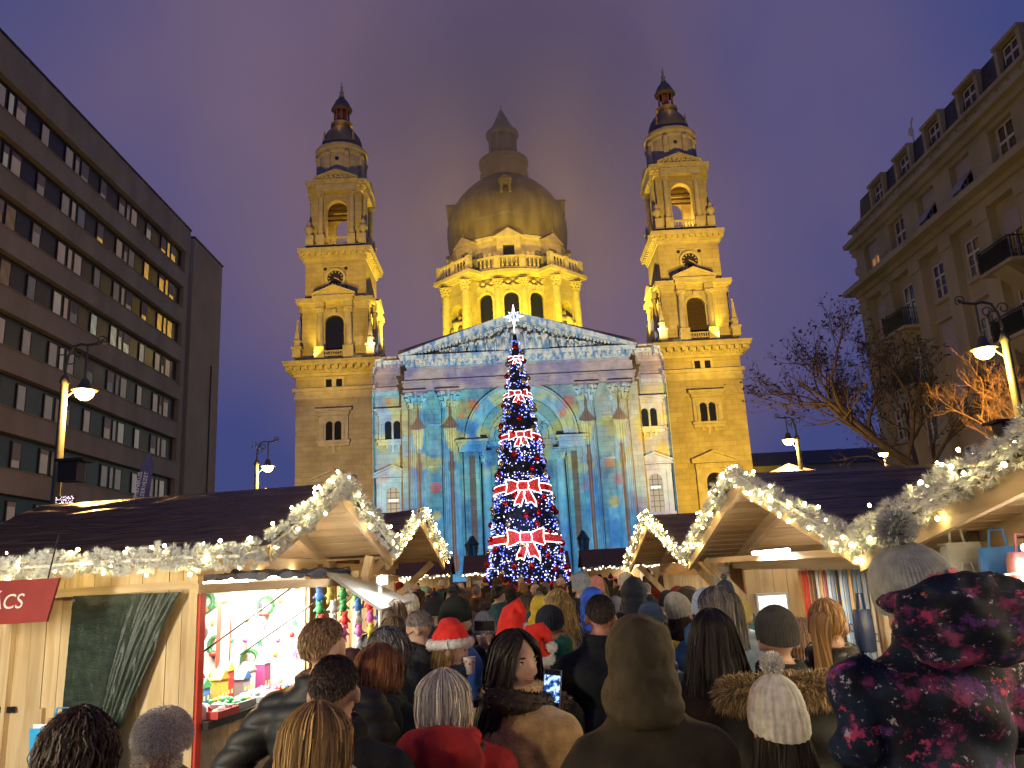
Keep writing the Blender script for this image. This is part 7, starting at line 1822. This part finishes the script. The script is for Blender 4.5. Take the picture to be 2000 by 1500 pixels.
for k in range(14):
    sh = k//7; u = .55+.27*(k%7)
    w,d,h = rg.uniform(.09,.12),rg.uniform(.06,.1),rg.uniform(.12,.30); cn = ('white','cream','red','grey','white','yellow','blue')[(k*3)%7]; cc = {'white':(.75,.75,.73),'cream':(.7,.62,.45),'red':(.55,.06,.05),'grey':(.4,.4,.42),'yellow':(.65,.5,.12),'blue':(.15,.3,.5)}[cn]
    o = thing('gift_box', '%s gift box, %s on the %s shelf of the left stall' % (cn, ('first','second','third','fourth','fifth','sixth','seventh')[k%7], ('lower','upper')[sh]), 'box', Wd(S.D-.24,u,(1.235,1.635)[sh]), S.yaw, 'boxes on the stall shelves')
    q = MB(); q.box(-d,d,-w,w,0,h); q.build('box', pmat('box_card',cc,.6), o); q = MB(); q.box(-d-.003,d+.003,-.012,.012,0,h+.003); q.build('ribbon', GM[(k*5)%8], o)
def toy_string(loc, n, seed, label):
    r_ = random.Random(seed); o = thing('toy_string', label, 'toys', loc, 0, 'strings of knitted toys')
    q = MB(); q.tube([(0,0,0),(0,0,-.13*n-.05)],.002,4); q.build('cord', IRON, o)
    for k in range(n):
        z = -.10-.13*k; q = MB(); x = r_.uniform(-.02,.02); q.ball((x,0,z),.042,10,8,sc=(1,1,1.15)); q.ball((x,0,z+.05),.032,10,8)
        for sx in (-1,1): q.ball((x+sx*.024,0,z+.078),.014,6,5); q.tube([(x+sx*.03,0,z+.01),(x+sx*.06,0,z-.02)],.012,5); q.tube([(x+sx*.018,0,z-.04),(x+sx*.024,0,z-.085)],.014,5)
        q.build('toy', GF[r_.randrange(8)], o, smooth=True)
for k in range(6): toy_string(S.W(.40-.07*k,1.85+.16*k,1.93),4+(k%2),30+k,('nearest','second','third','fourth','fifth','farthest')[k]+' string of knitted toys hanging at the left stall front')
o = thing('picture_board', 'white price board in a red frame inside the left stall', 'board', S.W(1.5,1.95,1.50), S.yaw+R(-70)); q = MB(); q.box(-.26,.26,-.01,.01,-.3,.3); q.build('board', pmat('board_white',(.75,.72,.6),.6), o)
q = MB(); q.box(-.29,-.26,-.02,.02,-.33,.33); q.box(.26,.29,-.02,.02,-.33,.33); q.box(-.26,.26,-.02,.02,.30,.33); q.box(-.26,.26,-.02,.02,-.33,-.30); q.build('frame', REDT, o)
for k in range(5): q = MB(); q.box(-.18,-.18+.1+.05*((k*7)%4),-.014,-.0105,.16-.09*k,.185-.09*k); q.build('scribble', IRON, o)
o = thing('ornament_board', 'white board crowded with hanging ornaments in the left stall', 'display', (0,0,0)); o.location = S.W(1.9,S.L-.37,0); o.rotation_euler = (0,0,S.yaw)
st_me = []
for i_,m_ in enumerate(GM):
    q = MB(); q.prism([(math.cos(PI/2+PI*t/5)*(.045 if t%2 == 0 else .02), math.sin(PI/2+PI*t/5)*(.045 if t%2 == 0 else .02)) for t in range(10)],-.012,.012); st_me.append(q.mesh('ornament', m_))
q = MB(); q.box(-1.05,1.05,-.004,.0,.92,2.08); q.build('board', pmat('board_pale',(.55,.55,.52),.8), o)
for a in range(11):
    for b in range(6): put('ornament', rg.choice((bl_me,bl_me,st_me))[rg.randrange(8)], o, (-.95+.19*a+rg.uniform(-.03,.03),-.05,1.02+.18*b+rg.uniform(-.03,.03)))
WRE = pmat('wreath_green',(.03,.12,.04),.8)
for k,(x_,z_) in enumerate(((-.62,1.72),(.05,1.35),(.62,1.75),(-.1,1.82),(.45,1.2))):
    w_ = thing('wreath', '%s small fir wreath with a red bow on the left stall board' % ('nearest','second','third','fourth','farthest')[k], 'wreath', o.matrix_world @ Vector((0,0,0)) if False else SL1.W(1.9-x_,SL1.L-.45,z_), SL1.yaw, 'wreaths in the left stall'); q = MB(); r_ = random.Random(k)
    for j in range(420):
        a = r_.uniform(0,2*PI); p = Vector((.09*math.cos(a),0,.09*math.sin(a))); d = Vector((r_.gauss(0,1),r_.gauss(0,.6),r_.gauss(0,1))).normalized(); n_1 = d.orthogonal()*.004; q.add([p-n_1,p+n_1,p+d*.045],[(0,1,2)])
    q.tube([(.09*math.cos(R(20*j)),0,.09*math.sin(R(20*j))) for j in range(19)],.022,6,cap=False); q.build('ring', WRE, w_, recalc=False)
    q = MB(); q.ball((-.03,-.04,-.09),.028,8,6,sc=(1.2,.6,.8)); q.ball((.03,-.04,-.09),.028,8,6,sc=(1.2,.6,.8)); q.ball((0,-.045,-.09),.014,8,6); q.build('bow', GM[0], w_, smooth=True)
for k in range(9):
    cn = ('red','white','green','blue','gold','red','grey','white','plum')[k]; cc = {'red':(.6,.04,.03),'white':(.75,.75,.72),'green':(.05,.25,.1),'blue':(.08,.2,.5),'gold':(.6,.42,.08),'grey':(.35,.35,.36),'plum':(.35,.06,.2)}[cn]
    w_ = thing('candle_house', '%s toy house, %s from the near end of the left counter' % (cn, ('first','second','third','fourth','fifth','sixth','seventh','eighth','ninth')[k]), 'toy house', SL1.W(SL1.ov+.40+.06*(k%2),.55+.21*k,.905), SL1.yaw+R(90), 'toy houses on the counter')
    hh_ = .16+.05*(k%3); q = MB(); q.box(-.07,.07,-.05,.05,0,hh_); q.build('wall', pmat('toy_house',cc,.5), w_); q = MB(); q.prism([(-.085,hh_+.002),(.085,hh_+.002),(0,hh_+.09)],-.06,.06); q.build('roof', GM[(k*3+2)%8], w_)
    for sx in (-.03,.03): q = MB(); q.box(sx-.014,sx+.014,-.053,-.0505,.05,.09); q.build('window', pmat('toy_window',(.9,.75,.3),.5), w_)
# green fir swag in the stall
q = MB(); rr = random.Random(4); base = S.W(1.25,1.0,1.95)
for k in range(2600):
    t = rr.random(); p = Vector((.05*math.sin(7*t),.04*math.cos(5*t),-1.0*t)); d = Vector((rr.gauss(0,1),rr.gauss(0,1),rr.gauss(0,1)-.3)).normalized(); w = d.orthogonal()*.004; q.add([p-w,p+w,p+d*.09],[(0,1,2)])
o = thing('fir_swag', 'green fir swag hanging inside the left stall', 'garland', base); tag(q.build('needles', pmat('fir_green',(.03,.12,.05),.7), o, recalc=False), kind='stuff')
# napkins and cup at the near end of the counter
for (u,v,r,h,lab) in ((.46,S.ov+.0,.045,.13,'white plastic bottle on the near end of the left counter'),(.62,S.ov-.05,.06,.10,'stack of white napkins on the near end of the left counter')):
    o = thing('bottle' if 'bottle' in lab else 'napkin_stack', lab, 'bottle' if 'bottle' in lab else 'napkins', S.W(v,u,.905)); q = MB()
    if 'bottle' in lab: q.lathe([(r,0),(r,h*.7),(r*.5,h*.85),(r*.4,h),(.001,h)],(0,0,0),16)
    else: q.frus(-.09,.09,-.07,.07,0,-.05,.05,-.04,.04,h)
    q.build('body', pmat('white_plastic',(.75,.75,.73),.4), o, smooth='bottle' in lab)
# crumpled navy sheet on the lintel, tilted shutter, struts and work lamp
q = MB(); NS, NT = 40, 10; vs = []
for i in range(NS+1):
    for j in range(NT+1):
        s, t = i/NS, j/NT; w = mnoise.noise(Vector((s*9,t*4,2)))*.05+mnoise.noise(Vector((s*26,t*9,7)))*.02
        vs.append(tuple(SL1.W(.78-.42*s-.12*t+.3*t*t, .55+2.0*s, 2.03+.07*math.sin(t*PI)+w)))
q.v = vs; q.f = [(i*(NT+1)+j,(i+1)*(NT+1)+j,(i+1)*(NT+1)+j+1,i*(NT+1)+j+1) for i in range(NS) for j in range(NT)]; q.m = [0]*len(q.f)
tag(q.build('tarpaulin', nmat('navy_sheet',(.010,.014,.035),(.025,.035,.08),scale=6,rough=.4,bump=.4,dist=.02), None, smooth=True), 'crumpled navy sheet lying on the front beam of the left stall', 'tarpaulin')
a, b = SL1.W(.35,2.2,2.02), SL1.W(-.25,2.75,1.86)
o = thing('work_lamp', 'glaring white work lamp at the corner of the left stall', 'lamp', px2(745,1133,8.3)); q = MB(); q.ball((0,0,0),.045,12,8); q.build('bulb', emat('glare_white',(1,.98,.94),90,False), o, smooth=True); q = MB(); q.box(-.06,.06,.045,.09,-.05,.05); q.build('housing', IRON, o); point('work_lamp_light', tuple(px2(745,1133,8.15)), 13, (1,.97,.92), .05)
q = MB(); P0 = [px2(638,1118,8.6), px2(700,1122,9.4), px2(805,1172,8.6), px2(745,1190,7.9)]; q.add([tuple(p) for p in P0]+[tuple(p+Vector((0,0,-.03))) for p in P0],[(0,1,2,3),(7,6,5,4),(0,4,5,1),(1,5,6,2),(2,6,7,3),(3,7,4,0)]); tag(q.build('shutter', pmat('pale_board',(.30,.30,.29),.7)), 'tilted pale shutter panel propped open at the left stall', 'shutter')
for k,(A_,B_) in enumerate((((398,1272,7.0),(572,1146,8.0)),((470,1278,7.5),(622,1172,8.6)))):
    q = MB(); q.tube([px2(*A_),px2(*B_)],.008,6); tag(q.build('shutter_strut', IRON), ('nearer','farther')[k]+' black strut slanting across the left stall opening', 'strut')
# white pole under the lamp
q = MB(); p = px2(744,1290,8.5); q.tube([(p.x,p.y,0),(p.x,p.y,2.0)],.022,8); tag(q.build('tent_pole', pmat('white_pole',(.7,.68,.62),.5)), 'thin white pole under the work lamp', 'pole')
# ---- belts on the right stall
S = SR1
bc = [('tan',(.36,.18,.06)),('red',(.55,.03,.025)),('red',(.50,.025,.02)),('brown',(.16,.07,.025)),('dark brown',(.07,.035,.018)),('silver grey',(.4,.4,.4)),('tan',(.42,.25,.10)),('plum',(.26,.05,.08)),('pale blue',(.30,.42,.50)),('slate blue',(.13,.20,.28)),('black',(.02,.02,.022)),('pale blue',(.28,.40,.5)),('slate blue',(.11,.18,.26)),('tan',(.45,.28,.12)),('steel blue',(.10,.20,.32)),('steel blue',(.08,.17,.3)),('blue grey',(.22,.28,.33)),('cream',(.5,.42,.3))]
n_b = len(bc); order = ('first','second','third','fourth','fifth','sixth','seventh','eighth','ninth','tenth','eleventh','twelfth','thirteenth','fourteenth','fifteenth','sixteenth','seventeenth','eighteenth')
for k,(cn,cc) in enumerate(bc):
    u = 2.86-(2.86-1.28)*k/(n_b-1); L_ = rg.uniform(.72,.95) if k < 13 else rg.uniform(.9,1.1); p = S.W(.655-.03,u,1.84)
    o = thing('belt', '%s leather belt, %s from the postcards' % (cn, order[k]), 'belt', p, S.yaw, 'belts hung on the right stall'); w = .026 if k%4 else .032
    bm_ = fabric(cc,kind='leather'); q = MB()
    zz = -.42-.1*rg.random()
    q.box(-.008,-.002,-w,w,-L_,0); q.build('strap', bm_, o)
    q = MB(); q.box(-.014,-.0085,-w-.008,w+.008,zz-.004,zz+.004); q.box(-.014,-.0085,-w-.008,w+.008,zz-.06,zz-.052); q.box(-.014,-.0085,-w-.008,-w,zz-.052,zz-.004); q.box(-.014,-.0085,w,w+.008,zz-.052,zz-.004); q.build('buckle', pmat('buckle_steel',(.6,.58,.55),.25,.9), o)
    q = MB()
    for j in range(5): q.box(-.0095,-.0082,-.004,.004,-L_+.06+.035*j,-L_+.068+.035*j)
    q.build('hole', IRON, o)
# postcard sign
p = px2(1410,1130,10.6); o = thing('paper_sign', 'white hand-lettered postcards sign hanging in the right stall', 'sign', p, R(6)); q = MB(); q.box(-.11,.11,-.004,.004,-.15,.15); q.build('sheet', pmat('paper_sheet',(.72,.75,.76),.8), o)
tm = text_mesh('Postcards', .058, .0015, 'CENTER', .25); tm.materials.append(pmat('marker_red',(.45,.03,.03),.7)); t = put('lettering', tm, o, (0,-.007,.05)); t.rotation_euler = (R(90),0,0)
q = MB(); q.tube([(-.08+.012*i,-.006,-.02+.008*math.sin(i*2.1)) for i in range(14)],.002,4); q.build('script_line', IRON, o)
# added glowing panel in place of the white-lit doorway, and cards beyond the belts
o = thing('doorway_glow', 'glowing white panel standing in for a lit doorway, between belts and postcards', 'display', S.W(.86,4.56,1.12), S.yaw+R(90)); q = MB(); q.box(-.02,.02,-.17,.17,-.45,.42); q.build('panel', emat('panel_glow',(1,.98,.94),1.6,False), o); q = MB(); q.box(-.03,.03,-.20,-.171,-.48,.45); q.box(-.03,.03,.171,.20,-.48,.45); q.box(-.03,.03,-.17,.17,.421,.45); q.build('frame', pmat('panel_frame',(.5,.5,.48),.5), o)
for k in range(9):
    cc = COLS[(k*3+1)%8]; p = S.W(S.D-.35,3.0+.2*k,1.15+.12*(k%3)); o = thing('postcard_rack', 'card rack %s along the back of the postcard stall' % order[k], 'rack', p, S.yaw, 'card racks'); q = MB(); q.box(-.02,.02,-.08,.08,0,.5); q.build('rack', GF[(k*3+1)%8], o)
    for j in range(3): q = MB(); q.box(-.03,-.021,-.06,.06,.04+.15*j,.15+.15*j); q.build('card', GF[(k*5+j*2)%8], o)
# ---- bags on the nearest right stall
S = SR0
def bag(lab, px, py, Y, w, h, d, mat, flap=True, strap=True, rz=0):
    p = px2(px,py,Y); o = thing('leather_bag', lab, 'bag', p, rz, 'bags hung on the nearest right stall')
    q = MB(); n = 16; prof = [(-h,.80,.7),(-h*.97,.95,.95),(-h*.6,1.0,1.0),(-h*.2,.95,.9),(0,.86,.6)]; vs = []; fs = []
    for z,a,b in prof:
        for j in range(n): t = 2*PI*j/n; ct,st = math.cos(t),math.sin(t); vs.append((w/2*a*math.copysign(abs(ct)**.45,ct), d/2*b*math.copysign(abs(st)**.45,st), z))
    for i in range(len(prof)-1):
        for j in range(n): k = (j+1)%n; fs.append((i*n+j,i*n+k,(i+1)*n+k,(i+1)*n+j))
    fs += [tuple(range(n-1,-1,-1)), tuple((len(prof)-1)*n+j for j in range(n))]; q.add(vs,fs); b_ = q.build('body', mat, o, smooth=True); autosmooth(b_,50)
    if flap:
        q = MB(); q.box(-w*.46,w*.46,-d*.56,-d*.50,-h*.42,.005); q.box(-w*.46,w*.46,-d*.5,d*.3,.006,.018); q.build('flap', mat, o)
        q = MB(); 
        for sx in (-.12,.10): q.tube([(sx*w,-d*.57,-h*.36),(sx*w*1.5,-d*.59,-h*.55),(sx*w*.7,-d*.6,-h*.75),(sx*w*1.2,-d*.6,-h*.9)],.004,5)
        q.build('drawstring', pmat('cord_pale',(.5,.46,.36),.7), o)
    if strap: q = MB(); q.tube([(-w*.2,0,0),(-w*.15,0,.09),(w*.15,0,.09),(w*.2,0,0)],.008,6); q.build('strap', mat, o)
    return o
bag('light grey leather backpack with drawstrings', 1870,1066,4.7, .21,.25,.12, fabric((.34,.34,.33),kind='leather'))
bag('glossy blue leather shoulder bag', 1950,1068,4.45, .22,.27,.12, fabric((.03,.16,.50),kind='leather'), flap=False, rz=R(-15))
bag('dusty pink leather bag at the right edge', 1998,1078,4.2, .17,.2,.1, fabric((.36,.13,.16),kind='leather'), flap=False)
bag('shiny pale silver bag low at the right edge', 1985,1158,4.1, .24,.16,.12, fabric((.6,.62,.66),kind='leather'), flap=True)
bag('turquoise bag below the silver one', 1968,1190,4.6, .24,.16,.12, fabric((.10,.36,.52),kind='leather'), flap=False)
bag('black bag hanging behind the grey backpack', 1905,1068,5.0, .2,.36,.12, fabric((.012,.012,.012),kind='leather'), flap=False)
bag('navy bag hanging left of the child', 1682,1190,4.9, .10,.24,.1, fabric((.012,.03,.10),kind='leather'), flap=False)
# ---- feather flag and led panel behind the left stall
f0 = px2(262,1000,14.0); o = thing('feather_flag', 'blue-violet feather flag with white lettering above the left stall roof', 'flag', (f0.x,14.0,0))
def fw(t): return .16+.0*t
q = MB(); vs = []; N = 26
for i in range(N+1):
    t = i/N; z = 2.5+1.85*t; cx = .02+.17*t**1.6; w = .20*(1-max(0,(t-.72)/.28)**2.2*.95)
    for s in (-1,1): vs.append((cx+s*w*.62+.03, .02*math.sin(5*t+s), z))
q.add(vs,[(2*i,2*i+1,2*i+3,2*i+2) for i in range(N)]); q.add([(v[0],v[1]+.012,v[2]) for v in vs],[(2*i+2,2*i+3,2*i+1,2*i) for i in range(N)])
q.build('cloth', nmat('violet_banner',(.075,.075,.19),(.10,.10,.23),scale=4,rough=.7,bump=.2), o)
q = MB(); q.tube([(-.12,.03,0),(-.12,.03,2.4),(-.06,.03,3.3),(.08,.03,3.95),(.2,.03,4.37)],.012,6); q.build('pole', IRON, o)
for txt,dx,sz in (('ÖKUMENIKUS',.02,.105),('SEGÉLYSZERVEZET',.125,.095)):
    tm = text_mesh(txt, sz, .001, 'RIGHT'); tm.materials.append(pmat('flag_white',(.75,.75,.78),.7)); t = put('lettering', tm, o, (dx+.10,-.035,4.0)); t.rotation_euler = (R(90),R(-82),0)
p = px2(128,985,13.5); o = thing('led_panel', 'small panel of pink and white lights behind the left roof', 'light panel', (p.x,13.5,0)); q = MB(); q.box(-.15,.15,-.02,.02,p.z-.12,p.z+.13); q.build('net', IRON, o); q = MB(); q.tube([(0,.03,0),(0,.03,p.z)],.02,6); q.build('post', IRON, o)
q = MB(); rr = random.Random(3)
for k in range(130): x,z = rr.uniform(-.15,.15), rr.uniform(-.12,.13); q.ball((x,-.03,p.z+z),.008,5,4)
tag(q.build('light_dots', emat('pink_led',(1,.75,.9),2.2,False), o), kind='stuff')
# red bag straps for the woman in the red jacket
w = px2(865,1455,3.12); o = thing('rucksack', 'olive rucksack on the back of the woman in red', 'rucksack', (w.x,3.10,.78))
q = MB(); q.ball((0,0,.16),.17,16,12,sc=(.95,.45,1.15)); q.build('body', fabric((.05,.05,.025)), o, smooth=True)
for sx in (-1,1): q = MB(); q.tube([(sx*.08,.0,.32),(sx*.10,.06,.44),(sx*.12,.14,.53),(sx*.13,.24,.54)],.022,6,flat=.4); q.build('strap', fabric((.06,.062,.03)), o)
